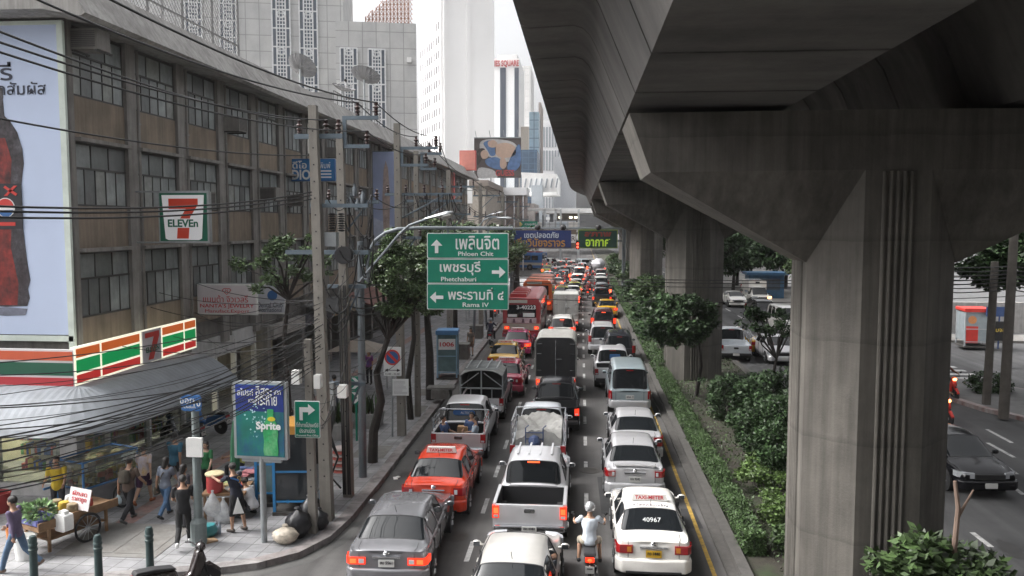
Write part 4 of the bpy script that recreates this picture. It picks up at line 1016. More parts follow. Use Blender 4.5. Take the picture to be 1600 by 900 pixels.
pS, LS = pole('short drilled concrete post carrying the green turn sign', S0, St, .2, .16)
# arms, brackets, insulators
fB = cframe(pB, D(536, 228, B0.y).x - B0.x, D(536, 226, B0.y).z - KH, D(591, 182, B0.y).x - B0.x, D(591, 181, B0.y).z - KH)
fC = cframe(pC, D(626, 256, C0.y).x - C0.x, D(626, 256, C0.y).z - KH, D(684, 230, C0.y).x - C0.x, D(684, 229, C0.y).z - KH)
fD = cframe(pD, D(657, 262, D0.y).x - D0.x, D(657, 262, D0.y).z - KH, D(690, 238, D0.y).x - D0.x, D(690, 238, D0.y).z - KH)
b = MB(); z = D(490, 212, A0.y).z - KH; zx = LA.x * z / LA.z; b.b2((zx - .55, .12, z - .06), (zx + .7, .22, z + .06)); b.build('crossarm', M_bluegrey, pA); b = MB(); z2 = z - 1.75; b.b2((LA.x * z2 / LA.z - .2, .12, z2 - .05), (LA.x * z2 / LA.z + 1.3, .22, z2 + .05)); b.build('crossarm', M_bluegrey, pA)
fA = []
for dx in (-.42, .28, .6): b = MB(); insul(b, zx + dx, .17, z + .06, 1.1); b.build('insulator', M_ins, pA, smooth=True); fA.append(A0 + Vector((zx + dx, .17, z + .4)))
# equipment at half height: arms, drop fuses, cable spools, terminal boxes
def rig(t, L, z, xr, n, lab='crossarm'):
    x = L.x * z / L.z; b = MB(); b.b2((x - .5, .1, z - .05), (x + xr, .2, z + .05)); b.tube([(x, .15, z - .9), (x + xr * .7, .15, z - .05)], .03, 5); b.build('crossarm', M_bluegrey, t)
    for i in range(n):
        b = MB(); insul(b, x - .4 + (xr + .35) * i / max(1, n - 1), .15, z + .05, .9); b.build('insulator', M_ins, t, smooth=True)
zA = 7.9
rig(pB, LB, 8.3, 1.0, 4); rig(pB, LB, 5.95, .6, 0); rig(pC, LC, 8.75, 2.3, 5); rig(pC, LC, 7.2, .8, 2); rig(pD, LD, 8.6, 1.8, 4)
rig(pB, LB, 3.2, .5, 0)
b = MB(); x = LB.x * 6.7 / LB.z; b.b2((x - 1.6, -.12, 6.85), (x + .75, -.02, 6.97)); b.build('long_arm', M_bluegrey, pB)
b = MB(); b.box((LA.x * .62 + .3, .2, 7.3), (.3, .25, .36)); b.build('terminal_box', M_grey, pA)
b = MB(); [b.lathe([(.04, 0), (.11, .02), (.04, .05)], (LA.x * .62 + .32 + dx, .2, 7.5 + k * .06), 10) for k in range(8) for dx in (0, .24)]; b.build('surge_arrester', M_dark, pA)
for i, (dx, dz) in enumerate(((.62, 8.35), (.8, 8.2), (.95, 8.4), (.72, 8.6))): b = MB(); b.lathe([(.04, -.16), (.075, -.13), (.075, .08), (.04, .12), (.04, .2)], (LB.x + dx - .35, .05, dz), 10); b.build('fuse_canister', M_pipe, pB, smooth=True)
b = MB(); b.lathe([(.1, -.1), (.24, -.1), (.24, -.07), (.14, -.06), (.14, .06), (.24, .07), (.24, .1), (.1, .1)], (LB.x * .55 + .1, -.3, D(535, 398, B0.y).z - KH), 18, axis='Y'); b.build('cable_spool', M_black, pB)
b = MB(); b.rbox((LB.x * .25 - .02, -.28, D(538, 608, B0.y).z - KH), (.26, .2, .36), .03); b.build('meter_box', M_white, pB)
b = MB(); b.box((-.55, .1, D(521, 620, B0.y).z - KH), (.32, .24, .78)); b.build('grey_cabinet', M_grey, pB)
b = MB(); b.rbox((-.32, -.1, D(470, 588, S0.y).z - KH), (.2, .2, .34), .02); b.rbox((.2, -.05, D(494, 595, S0.y).z - KH), (.16, .2, .34), .02); b.build('meter_box', M_white, pS)
for dx in (-.1, -.05, .04, .09):
    b = MB(); b.tube([(dx + LB.x * (zz / LB.z), -.17, zz) for zz in (0.1, 1.5, 3, 4.5, 6)], .022, 5); b.build('riser_cable', M_cable, pB)
b = MB()
for i in range(3): b.tube([(-.5 + .1 * i, -.1, 2.6), (-.42, -.25, 1.6 + .1 * i), (-.2, -.3, 1.2), (-.45, -.2, .6), (-.15, -.25, .3)], .03, 5)
b.build('hanging_cable', M_cable, pB)
for t, L in far_poles:
    rig(t, L, 9.6, 1.3, 3); rig(t, L, 8.2, 1.1, 3)
# ---- cables towards the camera's left
def cw(p0, Y0, p1, Y1, sag, r=.015, **k): return cable(D(*p0, Y0) if not isinstance(p0, Vector) else p0, D(*p1, Y1), sag, r, **k)
cw(fB[1], 0, (120, -28, ), 10, .25, .02); cw(fB[0], 0, (-30, -40), 10.5, .3, .02)
cw(fA[0], 0, (-60, 26), 9, .2, .017); cw(fA[1], 0, (-60, 46), 9.2, .22, .017); cw(fB[2], 0, (-60, 62), 9.4, .3, .017)
cw((482, 243), A0.y, (-60, 174), 10, .15)
for i, (ya, yb) in enumerate(((300, 320), (305, 328), (311, 338))): cw((487, ya), A0.y - .2, (-60, yb), 10, .18, .017)
r = random.Random(3)
for i in range(11):
    ya = 500 + i * 6 + r.uniform(-4, 4); yb = 668 + i * 8.5 + r.uniform(-6, 6); cw((498 + r.uniform(-8, 8), ya), A0.y - .22, (-70, yb + 26), 10 + .12 * i, r.uniform(.25, .6), r.choice((.007, .009, .013)), n=22)
for i in range(9):
    ya = 470 + i * 9 + r.uniform(-5, 5); yb = 545 + i * 13 + r.uniform(-8, 8); cw((500, ya), A0.y - .22, (-70, yb + 34), 10.5 + .1 * i, r.uniform(.15, .5), r.choice((.006, .007, .009)), n=22)
for i in range(4): cw((492, 560 + i * 5), S0.y - .2, (-70, 640 + i * 34), 10, .25 + .1 * i, .01, n=20)
# droopy service cables towards the shop front
for i, (px, py, Y, qx, qy, Yq, s_) in enumerate(((497, 515, 21, 250, 520, 27, .35), (497, 505, 21, 205, 470, 27, .3), (498, 530, 21, 110, 520, 24, .5), (498, 470, 21, 300, 440, 30, .2))): cable(D(px, py, Y), D(qx, qy, Yq), s_, .011, grp='service cables to the old building', label='thin service cable looping from the big pole to the old building')
# ---- cables down the street
prev = [fB[1], fB[0], fB[2]]
for nx in (fC, fD): pass
def run(pts, r=.016, sag=.25):
    for a, c in zip(pts[:-1], pts[1:]): cable(a, c, sag, r, label='wire running pole to pole along the kerb into the distance', grp='street wires into the distance')
fp = [[t.location + Vector((x, .15, z)) for x, z in ((1.2, 10.0), (.4, 10.0), (-.4, 10.0), (1.0, 8.6), (.2, 8.6), (.6, 6.2), (.3, 5.7))] for t, L in far_poles]
for k in range(3): run([fB[k], fC[k], fD[k]] + [f[k] for f in fp])
for k, (z, dx) in enumerate(((8.4, .8), (8.35, .2), (7.0, .5), (6.0, .3), (5.6, .2), (5.3, .1), (5.1, .15))):
    run([A0 + Vector((LA.x * .6 + dx, .2, z)), B0 + Vector((LB.x * .6 + dx, .1, z + .1)), C0 + Vector((dx, .1, z + .2)), D0 + Vector((dx, .1, z + .1))] + [f[min(6, 3 + k // 2)] + Vector((0, 0, -.12 * k)) for f in fp], .02 if k > 2 else .015, .35)
for k in range(16):
    p = B0 + Vector((LB.x * .7 + r.uniform(-.2, .9), 0, r.uniform(6.8, 8.5))); q = p + Vector((r.uniform(-.6, .7), r.uniform(-.3, .4), -r.uniform(.4, 1.5)))
    cable(p, q, .3, .018, label='slack black jumper cable hanging among the pole equipment', grp='jumper cables')
for k in range(14):
    p = C0 + Vector((LC.x * .8 + r.uniform(.2, 2.2), 0, 8.75)); q = p + Vector((r.uniform(-.3, .3), r.uniform(-.2, 2.4), -r.uniform(.5, 1.7)))
    cable(p, q, .25, .016, label='slack black jumper cable hanging among the pole equipment', grp='jumper cables')
for k in range(26):
    a_, c_ = ((A0, B0), (B0, C0), (S0, A0), (A0, C0))[k % 4]; z = r.uniform(3.4, 6.3) if k % 4 != 2 else r.uniform(2.6, 3.6)
    cable(a_ + Vector((r.uniform(-.3, .2), -.1, z)), c_ + Vector((r.uniform(-.2, .3), -.1, z + r.uniform(-.6, .5))), r.uniform(.1, .7), r.choice((.007, .01, .014)), label='loose looping wire strung low between the kerbside poles', grp='loose wires between poles', n=12)
for k in range(10):
    cable(A0 + Vector((-.1, -.1, r.uniform(4.6, 6.4))), (FX + .1, r.uniform(26, 40), r.uniform(3.4, 5.6)), r.uniform(.2, .7), .009, label='thin service cable looping from the big pole to the old building', grp='service cables to the old building', n=14)
for i, (z0, z1, Y) in enumerate(((5.55, 5.3, 38.0), (5.35, 5.1, 38.1), (4.75, 4.7, 36.0), (5.6, 5.4, 39))): cable((-6.6, Y, z0), (21, Y + 3, z1), .35, .018, label='black cable crossing the whole street behind the nearest pier', grp='cables crossing the street')
# ---- overhead direction sign
Q0 = G(567, 745, KH); qY = Q0.y
t = thing('direction_sign', 'big green three-panel direction sign hung from a grey pipe arm over the lane', 'road sign', Q0)
top = D(563, 372, qY) - Q0
b = MB(); b.tube([(0, 0, -.1), (top.x, 0, top.z - .1)], .13, 12, r1=.1); b.build('pole', M_pipe, t)
def dl(px, py): return D(px, py, qY - .05) - Q0
def arc(p, q, bulge, n=8): return [Vector(p).lerp(Vector(q), i / n) + Vector(bulge) * math.sin(math.pi * i / n) for i in range(n + 1)]
pts = [dl(575, 440), dl(574, 410), dl(577, 392), dl(586, 376), dl(602, 364), dl(622, 358), dl(660, 356), dl(730, 356.5), dl(802, 357)]
b = MB(); b.tube(pts, .055, 10); b.tube([dl(566, 436), dl(575, 436)], .05); b.tube([dl(566, 415), dl(575, 415)], .05); b.build('arm', M_pipe, t)
for i, (y0, y1) in enumerate(((364, 403.5), (404.5, 442.5), (443.5, 483))):
    a = dl(668, y1); c = dl(795, y0); pn = MB(); pn.rbox(((a.x + c.x) / 2, -.1, (a.z + c.z) / 2), (c.x - a.x, .04, c.z - a.z), .04); p = pn.build('sign_panel', M_wtxt, t)
    pn = MB(); pn.rbox(((a.x + c.x) / 2, -.125, (a.z + c.z) / 2), (c.x - a.x - .05, .02, c.z - a.z - .05), .03); pn.build('green_face', M_green, p)
    cz = (a.z + c.z) / 2; cx = (a.x + c.x) / 2; wd = c.x - a.x
    th, en, dx = (('เพลินจิต', 'Phloen Chit', .12), ('เพชรบุรี', 'Phetchaburi', -.09), ('พระรามที่ ๔', 'Rama IV', .10))[i]
    text(th, (.40, .42, .36)[i], (cx + wd * dx, -.14, cz + .09), M_wtxt, p, w=wd * (.53, .5, .68)[i], bold=.012)
    text(en, .13, (cx + wd * (.1, -.11, .1)[i], -.14, cz - .235), M_wtxt, p, w=wd * (.43, .43, .32)[i], bold=.01)
    ax = cx + wd * (-.38, .38, -.38)[i]; s = .2
    pl = [(-.05, -s), (.05, -s), (.05, .02), (.17, .02), (0, s), (-.17, .02), (-.05, .02)]
    if i == 1: pl = [(z, -x) for x, z in pl]
    if i == 2: pl = [(-z, x) for x, z in pl]
    b = MB(); b.prism([(ax + x, cz - .02 + z) for x, z in pl], -.15, -.1355); b.build('arrow', M_wtxt, p)
b = MB()
for px in (700, 763): a = dl(px, 364); b.b2((a.x - .03, -.08, a.z - .02), (a.x + .03, -.02, a.z + .2))
b.build('hanger', M_pipe, t)
# street lamps with curved arms
def lamp(label, base, pts, head0, head1, pl=None):
    t = thing('street_lamp', label, 'street lamp', base, 0, 'street lamps')
    b = MB(); b.tube([Vector(p) - base for p in pts], .04, 10); b.build('arm', M_pipe, t)
    a = Vector(head0) - base; c = Vector(head1) - base; d = (c - a); L = d.length; an = math.atan2(d.y, d.x); el = math.asin(d.z / L)
    M = Matrix.Translation(a) @ Matrix.Rotation(an, 4, 'Z') @ Matrix.Rotation(-el, 4, 'Y')
    b = MB(); b.T = M; st = [(0, .04, .03), (.15 * L, .07, .045), (.45 * L, .12, .07), (.75 * L, .14, .09), (.95 * L, .08, .06), (L, .02, .02)]
    for x, wy, hz in st: b.v += [tuple(M @ Vector((x, wy * math.cos(R(k * 36)), hz * max(-.3, math.sin(R(k * 36)))))) for k in range(10)]
    for j in range(len(st) - 1):
        for k in range(10): b.f.append((j * 10 + k, j * 10 + (k + 1) % 10, (j + 1) * 10 + (k + 1) % 10, (j + 1) * 10 + k)); b.m.append(0)
    b.f += [tuple(range(10)), tuple(range(50, 60))]; b.m += [0, 0]; b.T = None
    b.build('lamp_head', M_steel, t, smooth=True)
    b = MB(); b.T = M; b.ball((.74 * L, 0, -.05), .16, 12, sc=(1.3, .9, .6)); b.build('lens', mat('lamp_lens', (.3, .3, .28), .15, spec=.8), t, smooth=True)
    if pl: b = MB(); b.tube([Vector(p) - base for p in pl], .09, 10, r1=.06); b.build('pole', M_pipe, t)
    return t
lamp('large street lamp reaching out over the green direction sign', Q0, [D(*p, qY - .25) for p in ((563, 492), (556, 480), (556, 455), (562, 440), (578, 420), (600, 395), (622, 368), (640, 352), (668, 342))], D(664, 342, qY - .25), D(709, 332, qY - .25))
lamp('distant street lamp with double pipe above the tree tops', Vector((-6.8, 52, KH)), [D(750, 352, 52), D(756, 344, 52), D(765, 340, 52), D(780, 339, 52)], D(776, 340, 52), D(800, 341, 52), [(-6.8, 52, 0), D(748, 372, 52), D(750, 352, 52)])
lamp('smaller distant lamp just left of the double one', Vector((-6.8, 60, KH)), [D(752, 348, 60), D(760, 338, 60), D(770, 334, 60)], D(768, 335, 60), D(787, 331, 60), [(-6.8, 60, 0), D(750, 365, 60), D(752, 348, 60)])
# gantry with message boards across the road
Yg = 80
def gl(px, py): return D(px, py, Yg)
t = thing('message_board', 'dark blue electronic message board with Thai lettering over the road', 'message board', gl(849, 388))
a = gl(797, 389); c = gl(900, 360); w = c.x - a.x; h = c.z - a.z
b = MB(); b.b2((-w / 2, 0, 0), (w / 2, .4, h)); b.build('case', mat('board_case', (.16, .13, .1), .6), t)
b = MB(); b.b2((-w / 2 + .08, -.03, .08), (w * .42, .02, h - .08)); b.build('panel', mat('board_blue', (.012, .035, .16), .4, var=.1), t)
text('เขตปลอดภัย', h * .33, (w * -.03, -.06, h * .72), mat('board_white', (.5, .6, .7), .5), t, w=w * .52, bold=.02)
text('เพิ่มวินัยจราจร', h * .5, (w * -.06, -.06, h * .34), mat('board_amber', (.42, .24, .06), .5), t, w=w * .78, bold=.02)
b = MB(); b.b2((w * .42, -.05, h * .3), (w * .49, -.02, h * .75)); o = b.build('letter_plate', M_wtxt, t); text('R', h * .26, (w * .455, -.07, h * .52), M_btxt, o)
t = thing('weather_board', 'dark green electronic board with one yellow-green Thai word beside the blue board', 'message board', gl(934, 388))
a = gl(904, 389); c = gl(966, 360); w = c.x - a.x; h = c.z - a.z
b = MB(); b.b2((-w / 2, 0, 0), (w / 2, .4, h)); b.build('case', mat('board_rim', (.25, .33, .05), .5), t)
b = MB(); b.b2((-w / 2 + .07, -.03, .07), (w / 2 - .07, .02, h - .07)); b.build('panel', mat('board_green', (.008, .05, .035), .4), t)
text('อากาศ', h * .4, (0, -.06, h * .3), mat('board_lime', (.4, .6, .05), .5, emit=(.6, 1, .05), es=.05), t, w=w * .62, bold=.03)
text('สภาพ', h * .26, (0, -.06, h * .76), mat('board_dim_red', (.22, .03, .02), .5), t, w=w * .68, bold=.04)
t = thing('sign_gantry', 'grey pipe gantry carrying the two electronic boards', 'gantry', (-6.7, Yg + .6, 0))
xr = 4.1; b = MB(); zt = gl(850, 357).z
b.tube([(0, 0, 0), (0, 0, zt)], .18); b.build('post', M_pipe, t)
b = MB(); b.tube([(xr + 6.7, 0, 0), (xr + 6.7, 0, zt)], .18); b.build('post', M_pipe, t)
b = MB(); b.tube([(0, 0, zt), (xr + 6.7, 0, zt)], .1); b.tube([(0, 0, zt - 1.2), (xr + 6.7, 0, zt - 1.2)], .09)
for i in range(9): b.tube([(i * 1.2, 0, zt - 1.2), (i * 1.2 + .6, 0, zt), (i * 1.2 + 1.2, 0, zt - 1.2)], .04, 5)
b.build('beam', M_pipe, t)
for i, px in enumerate((798, 840, 880, 935)):
    b = MB(); p = gl(px, 357); b.ball((p.x + 6.7, -.5, zt + .1), .3, 10); b.cyl((p.x + 6.7, -.5, zt), (p.x + 6.7, 0, zt - .1), .05); b.build('spotlight', M_black, t)
t = thing('lane_signal', 'small black signal box glowing red between the two boards', 'traffic light', gl(902.5, 388))
b = MB(); b.b2((-.16, 0, -.1), (.16, .3, .75)); b.cyl((0, .3, .4), (0, .62, .4), .04); b.build('case', M_black, t)
M_lred = mat('lamp_red', (.7, .03, .02), .3, var=0, emit=(1, .06, .03), es=2)
for z in (.12, .42): b = MB(); b.cyl((0, 0, z), (0, -.04, z), .11, n=12); b.build('lens', M_lred, t)
t = thing('small_green_sign', 'small green sign with a yellow diamond up on the skywalk', 'road sign', D(824, 355, 140))
b = MB(); b.b2((-1.6, 0, 0), (1.7, .1, 1.0)); b.tube([(0, .1, -2), (0, .1, .5)], .06); b.build('panel', M_green, t)
b = MB(); b.prism([(-1.2, .08), (-.8, .5), (-1.2, .92), (-1.6, .5)], -.03, -.01); b.build('diamond', mat('sign_yellow', (.6, .42, .05), .5), t); text('สวนลุมพินี', .5, (.5, -.03, .5), M_wtxt, t, w=1.9)
# drink poster on a post
P0 = G(413, 847, KH); pY = P0.y
t = thing('drink_poster', 'framed blue-green soft drink poster on a round grey post', 'poster', P0, R(-4))
def pl_(px, py): return D(px, py, pY - .05) - P0
a = pl_(366, 716); c = pl_(449, 597); w = c.x - a.x; h = c.z - a.z; ox = (a.x + c.x) / 2
b = MB(); b.tube([(0, 0, -.1), (0, 0, a.z + .1)], .075, 12); b.b2((ox - .5, -.05, a.z - .08), (ox + .5, .05, a.z)); b.build('post', M_grey, t)
b = MB(); b.rbox((ox, 0, a.z + h / 2), (w, .14, h), .03); b.build('frame', M_steel, t)
mp_ = mat('poster_teal', (.01, .16, .13), .4, var=.3, scale=1.5, stain=(.02, .05, .22), stain_s=.9)
b = MB(); b.b2((ox - w / 2 + .07, -.085, a.z + .07), (ox + w / 2 - .07, -.06, a.z + h - .07)); b.build('print', mp_, t)
b = MB(); b.b2((ox - w / 2 + .07, -.09, a.z + h * .62), (ox + w / 2 - .07, -.0855, a.z + h - .07)); b.build('print_top', mat('poster_navy', (.012, .03, .2), .4, var=.3, scale=2), t)
bt = [(0, 0), (.17, .0), (.19, .1), (.17, .35), (.19, .55), (.17, .75), (.09, .9), (.07, 1.0), (.08, 1.02), (.08, 1.12), (0, 1.13)]
b = MB(); bxx = ox + .27; bz = a.z + .1; pts = [(bxx + x, bz + z) for x, z in bt] + [(bxx - x, bz + z) for x, z in reversed(bt)]
b.prism(pts, -.098, -.0905); b.build('bottle_print', mat('print_bottle', (.03, .3, .1), .35, var=.35, scale=6, stain=(.15, .42, .2), stain_s=5), t)
b = MB(); 
rr = random.Random(5)
for i in range(60): aa = rr.uniform(0, 6.3); q = rr.uniform(.05, .42); x = ox - .05 + q * math.cos(aa) * .8; z = a.z + .95 + q * math.sin(aa); s = rr.uniform(.006, .03); b.prism([(x - s, z), (x, z - s), (x + s, z), (x, z + s)], -.0975, -.0925)
b.build('splash_print', mat('print_splash', (.4, .62, .66), .4, var=.2), t)
text('Sprite', .24, (ox + .22, -.105, a.z + .8), M_wtxt, t, w=.62, bold=.03)
b = MB(); b.prism([(ox + .3 + .1 * math.cos(R(k * 30)), a.z + .99 + .055 * math.sin(R(k * 30))) for k in range(12)], -.104, -.099); b.build('lemon_print', mat('print_lemon', (.6, .5, .03), .4), t)
[text(s_, hh_, (ox + w * x_, -.1, a.z + h - z_), M_wtxt, t, w=w * ww_, bold=.004) for s_, hh_, x_, z_, ww_ in (('สไปรท์', .17, -.26, .25, .3), ('อิสระ', .24, .09, .22, .3), ('จาก', .1, .34, .24, .13), ('ความ', .09, -.14, .46, .12), ('กระหาย', .22, .13, .45, .4))]
# green turn sign
t = thing('turn_sign', 'green sign with a white right-turn arrow fixed to the short drilled post', 'road sign', D(481, 684, S0.y - .2))
w = D(501, 684, S0.y).x - D(462, 684, S0.y).x; h = D(481, 627, S0.y).z - D(481, 684, S0.y).z
b = MB(); b.rbox((0, 0, h / 2), (w, .03, h), .03); b.build('sign_panel', M_wtxt, t)
b = MB(); b.rbox((0, -.012, h / 2), (w - .03, .02, h - .03), .03); b.build('green_face', M_green, t)
b = MB(); b.prism([(-.19, h * .48), (-.11, h * .48), (-.11, h * .7), (.03, h * .7), (.03, h * .62), (.2, h * .76), (.03, h * .92), (.03, h * .83), (-.19, h * .83)], -.028, -.023); b.build('arrow', M_wtxt, t)
text('ที่ทำการไปรษณีย์', .12, (0, -.026, h * .36), M_wtxt, t, w=w * .88); text('ประสานมิตร', .11, (0, -.026, h * .2), M_wtxt, t, w=w * .62); text('Prasanmit Post Office', .05, (0, -.026, h * .07), M_wtxt, t, w=w * .86)
# no parking sign
N0 = G(613, 682, KH); nY = N0.y
t = thing('no_parking_sign', 'white no parking sign with blue and red disc on a thin post', 'road sign', N0)
a = D(600, 587, nY) - N0; c = D(627, 542, nY) - N0; w = c.x - a.x; h = c.z - a.z; ox = (a.x + c.x) / 2
b = MB(); b.tube([(0, 0, -.1), (ox, .03, c.z)], .035, 8); b.build('post', M_grey, t)
b = MB(); b.rbox((ox, -.02, a.z + h / 2), (w, .03, h), .03); b.build('sign_panel', M_wtxt, t)
cz = a.z + h * .64; 
b = MB(); b.prism(disc(ox, cz, w * .44, 0, 360, 24), -.045, -.036); b.build('red_disc', M_red, t); b = MB(); b.prism(disc(ox, cz, w * .34, 0, 360, 24), -.05, -.0452); b.build('blue_disc', M_blue, t)
b = MB(); q = w * .36; e = .035; b.prism([(ox - q * .7 - e, cz + q * .7 - e), (ox - q * .7 + e, cz + q * .7 + e), (ox + q * .7 + e, cz - q * .7 + e), (ox + q * .7 - e, cz - q * .7 - e)], -.055, -.0502); b.build('slash', M_red, t)
b = MB(); zz = a.z + h * .2; b.b2((ox - w * .3, -.042, zz - .012), (ox + w * .3, -.036, zz + .012)); b.prism([(ox - w * .45, zz), (ox - w * .25, zz - .06), (ox - w * .25, zz + .06)], -.042, -.0361); b.prism([(ox + w * .45, zz), (ox + w * .25, zz - .06), (ox + w * .25, zz + .06)], -.042, -.0361); b.build('arrow', M_btxt, t)
text('15.00 - 22.00', .07, (ox, -.04, a.z + h * .07), M_btxt, t, w=w * .8)
t = thing('paper_notice', 'white paper notice of small print tied beside the no parking post', 'notice', D(626, 618, nY - .1), R(3))
b = MB(); b.b2((-.29, 0, 0), (.29, .02, .6)); b.build('sheet', M_wtxt, t)
b = MB(); rr = random.Random(2)
for i in range(11): b.b2((-.25, -.005, .06 + i * .045), (-.25 + rr.uniform(.3, .5), .001, .075 + i * .045))
b.build('print', mat('faint_print', (.4, .4, .42), .7), t)
b = MB(); b.cyl((-.32, .06, .3), (.32, .06, .3), .012); b.build('tie', M_grey, t)
# lamp post with blue street plate at the vendor
V0 = G(311, 850, KH); vY = V0.y
t = thing('sign_post', 'grey tapered post with blue street plate numbered ten by the food stall', 'post', V0)
b = MB(); zt = (D(304, 625, vY) - V0).z; b.lathe([(.19, -.05), (.19, .55), (.15, .62), (.1, .66), (.085, zt)], (0, 0, 0), 12); b.build('post', mat('post_grey_green', (.16, .19, .19), .6, var=.15), t)
a = D(287, 640, vY) - V0; c = D(318, 616, vY) - V0
b = MB(); b.rbox(((a.x + c.x) / 2, -.12, (a.z + c.z) / 2), (c.x - a.x, .03, c.z - a.z), .08); b.build('street_plate', M_blue, t)
text('ซอย', .12, ((a.x + c.x) / 2 - .1, -.14, (a.z + c.z) / 2 + .05), M_wtxt, t); text('10', .15, (c.x - .1, -.14, (a.z + c.z) / 2), M_wtxt, t); text('Soi Chidlom', .06, ((a.x + c.x) / 2 - .1, -.14, (a.z + c.z) / 2 - .09), M_wtxt, t)
a = D(296, 711, vY) - V0; c = D(320, 682, vY) - V0; b = MB(); b.b2((a.x, -.16, a.z), (c.x, -.1, c.z)); b.build('notice_board', M_white, t)
# bollards
M_bol = mat('bollard_green', (.035, .06, .06), .5, var=.2, scale=6)
proto = None
for px, py, lab in ((235, 896, 'dark green bollard nearest the kerb, by the parked motorbike'), (155, 910, 'dark green bollard midway, in front of the concrete cover'), (54, 912, 'dark green bollard beside the man in the purple shirt')):
    p = G(px, py, KH)
    if proto is None:
        b = MB(); b.lathe([(.1, 0), (.085, .04), (.08, .72), (.095, .73), (.095, .77), (.08, .78), (.08, .84), (.095, .85), (.095, .88), (.08, .9), (.088, .97), (.06, 1.05), (0, 1.07)], n=16)
        proto = b.build('bollard', M_bol, None, smooth=True); o = proto
    else: o = proto.copy(); COL.objects.link(o)
    o.location = p; tag(o, lab, 'bollard', 'bollards on the pavement corner')
# trash bags
def bag(px, py, r, m, label, sx=1.0, h=1.1, seed=1):
    p = G(px, py, KH); q = random.Random(seed); b = MB(); n = 18
    for j in range(10):
        t_ = j / 9; rad = r * (math.sin(math.pi * min(1, .12 + t_ * .8)) ** .7) * (1 if t_ < .75 else (1 - (t_ - .75) * 2.9)); 
        for i in range(n): a = 2 * math.pi * i / n; f = 1 + .16 * math.sin(5 * a + j * 1.3 + seed) * t_ + q.uniform(-.07, .07); b.v.append((rad * f * math.cos(a) * sx, rad * f * math.sin(a), t_ * h * r * 1.6))
    for j in range(9):
        for i in range(n): b.f.append((j * n + i, j * n + (i + 1) % n, (j + 1) * n + (i + 1) % n, (j + 1) * n + i)); b.m.append(0)
    b.f += [tuple(range(n)), tuple(range(9 * n, 10 * n))]; b.m += [0, 0]
    b.ball((0, 0, h * r * 1.6 + .02), r * .22, 8, sc=(1.4, .8, .8))
    o = b.build('rubbish_bag', m, None, smooth=True); o.location = p; return tag(o, label, 'rubbish bag', 'rubbish bags by the pole')
M_bagk = mat('black_plastic', (.015, .015, .018), .3, var=.2, bump=.5, scale=6)
bag(446, 848, .27, mat('dirty_clear_plastic', (.5, .44, .36), .45, var=.35, scale=9, bump=.5), 'whitish translucent rubbish bag nearest the poster post', 1.15, .95, 1)
bag(466, 838, .32, M_bagk, 'largest black rubbish bag, left of the short post', 1, 1.35, 2); bag(484, 822, .27, M_bagk, 'slim upright black rubbish bag behind the largest one', .9, 1.8, 3); bag(499, 826, .24, M_bagk, 'small black rubbish bag right of the short post', 1, 1.3, 4)
# phone booths
def booth(label, p, rz, body, roof_m, sgn=None, pane=None, h=2.25, w=.95):
    t = thing('phone_booth', label, 'phone booth', p, rz, 'telephone booths')
    b = MB(); b.b2((-w / 2 - .05, -w / 2 - .05, 0), (w / 2 + .05, w / 2 + .05, .1)); b.build('plinth', M_kerb, t)
    b = MB()
    for x in (-1, 1):
        for y in (-1, 1): b.b2((x * w / 2 - .035, y * w / 2 - .035, .1), (x * w / 2 + .035, y * w / 2 + .035, h))
    for z in (.35, 1.15): 
        for y in (-1, 1): b.b2((-w / 2, y * w / 2 - .02, z), (w / 2, y * w / 2 + .02, z + .05))
    b.build('frame', body, t)
    b = MB(); b.rbox((0, 0, h + .1), (w + .16, w + .16, .22), .06); b.build('roof', roof_m, t)
    for y in (-1, 1):
        b = MB(); b.b2((-w / 2 + .03, y * w / 2 - .006, .42), (w / 2 - .03, y * w / 2 + .006, h)); b.build('pane', pane or mat('booth_glass', (.12, .19, .2), .1, var=.2), t)
    for x in (-1, 1): b = MB(); b.b2((x * w / 2 - .006, -w / 2 + .03, .42), (x * w / 2 + .006, w / 2 - .03, h)); b.build('pane', pane or mat('booth_glass', None), t)
    b = MB(); b.b2((-.18, .2, 1.0), (.18, .4, 1.6)); b.build('telephone', M_grey, t)
    if sgn:
        b = MB(); b.b2((-w / 2 + .06, -w / 2 - .03, h - .75), (w / 2 - .06, -w / 2 - .008, h - .22)); o = b.build('number_panel', M_wtxt, t); text(sgn, .22, (0, -w / 2 - .04, h - .48), M_rtxt, o, w=w * .74, bold=.02)
    return t
booth('pale blue phone booth with a white number panel beside the far tree trunk', G(697, 594, KH) + Vector((0, .6, 0)), R(4), mat('booth_blue', (.2, .34, .45), .5), mat('booth_blue_roof', (.08, .2, .38), .5), '1006')
booth('dark phone booth with a bright blue frame behind the drink poster', G(456, 805, KH) + Vector((0, .5, 0)), R(6), mat('booth_bright_blue', (.03, .2, .45), .5), mat('booth_orange', (.45, .22, .04), .5), None, M_glassd, 2.2, 1.0)
booth('blue phone booth set back beside the dark one', G(425, 795, KH) + Vector((-.1, .6, 0)), R(6), mat('booth_bright_blue', None), M_grey, None, mat('booth_glass', None), 1.9, .85)
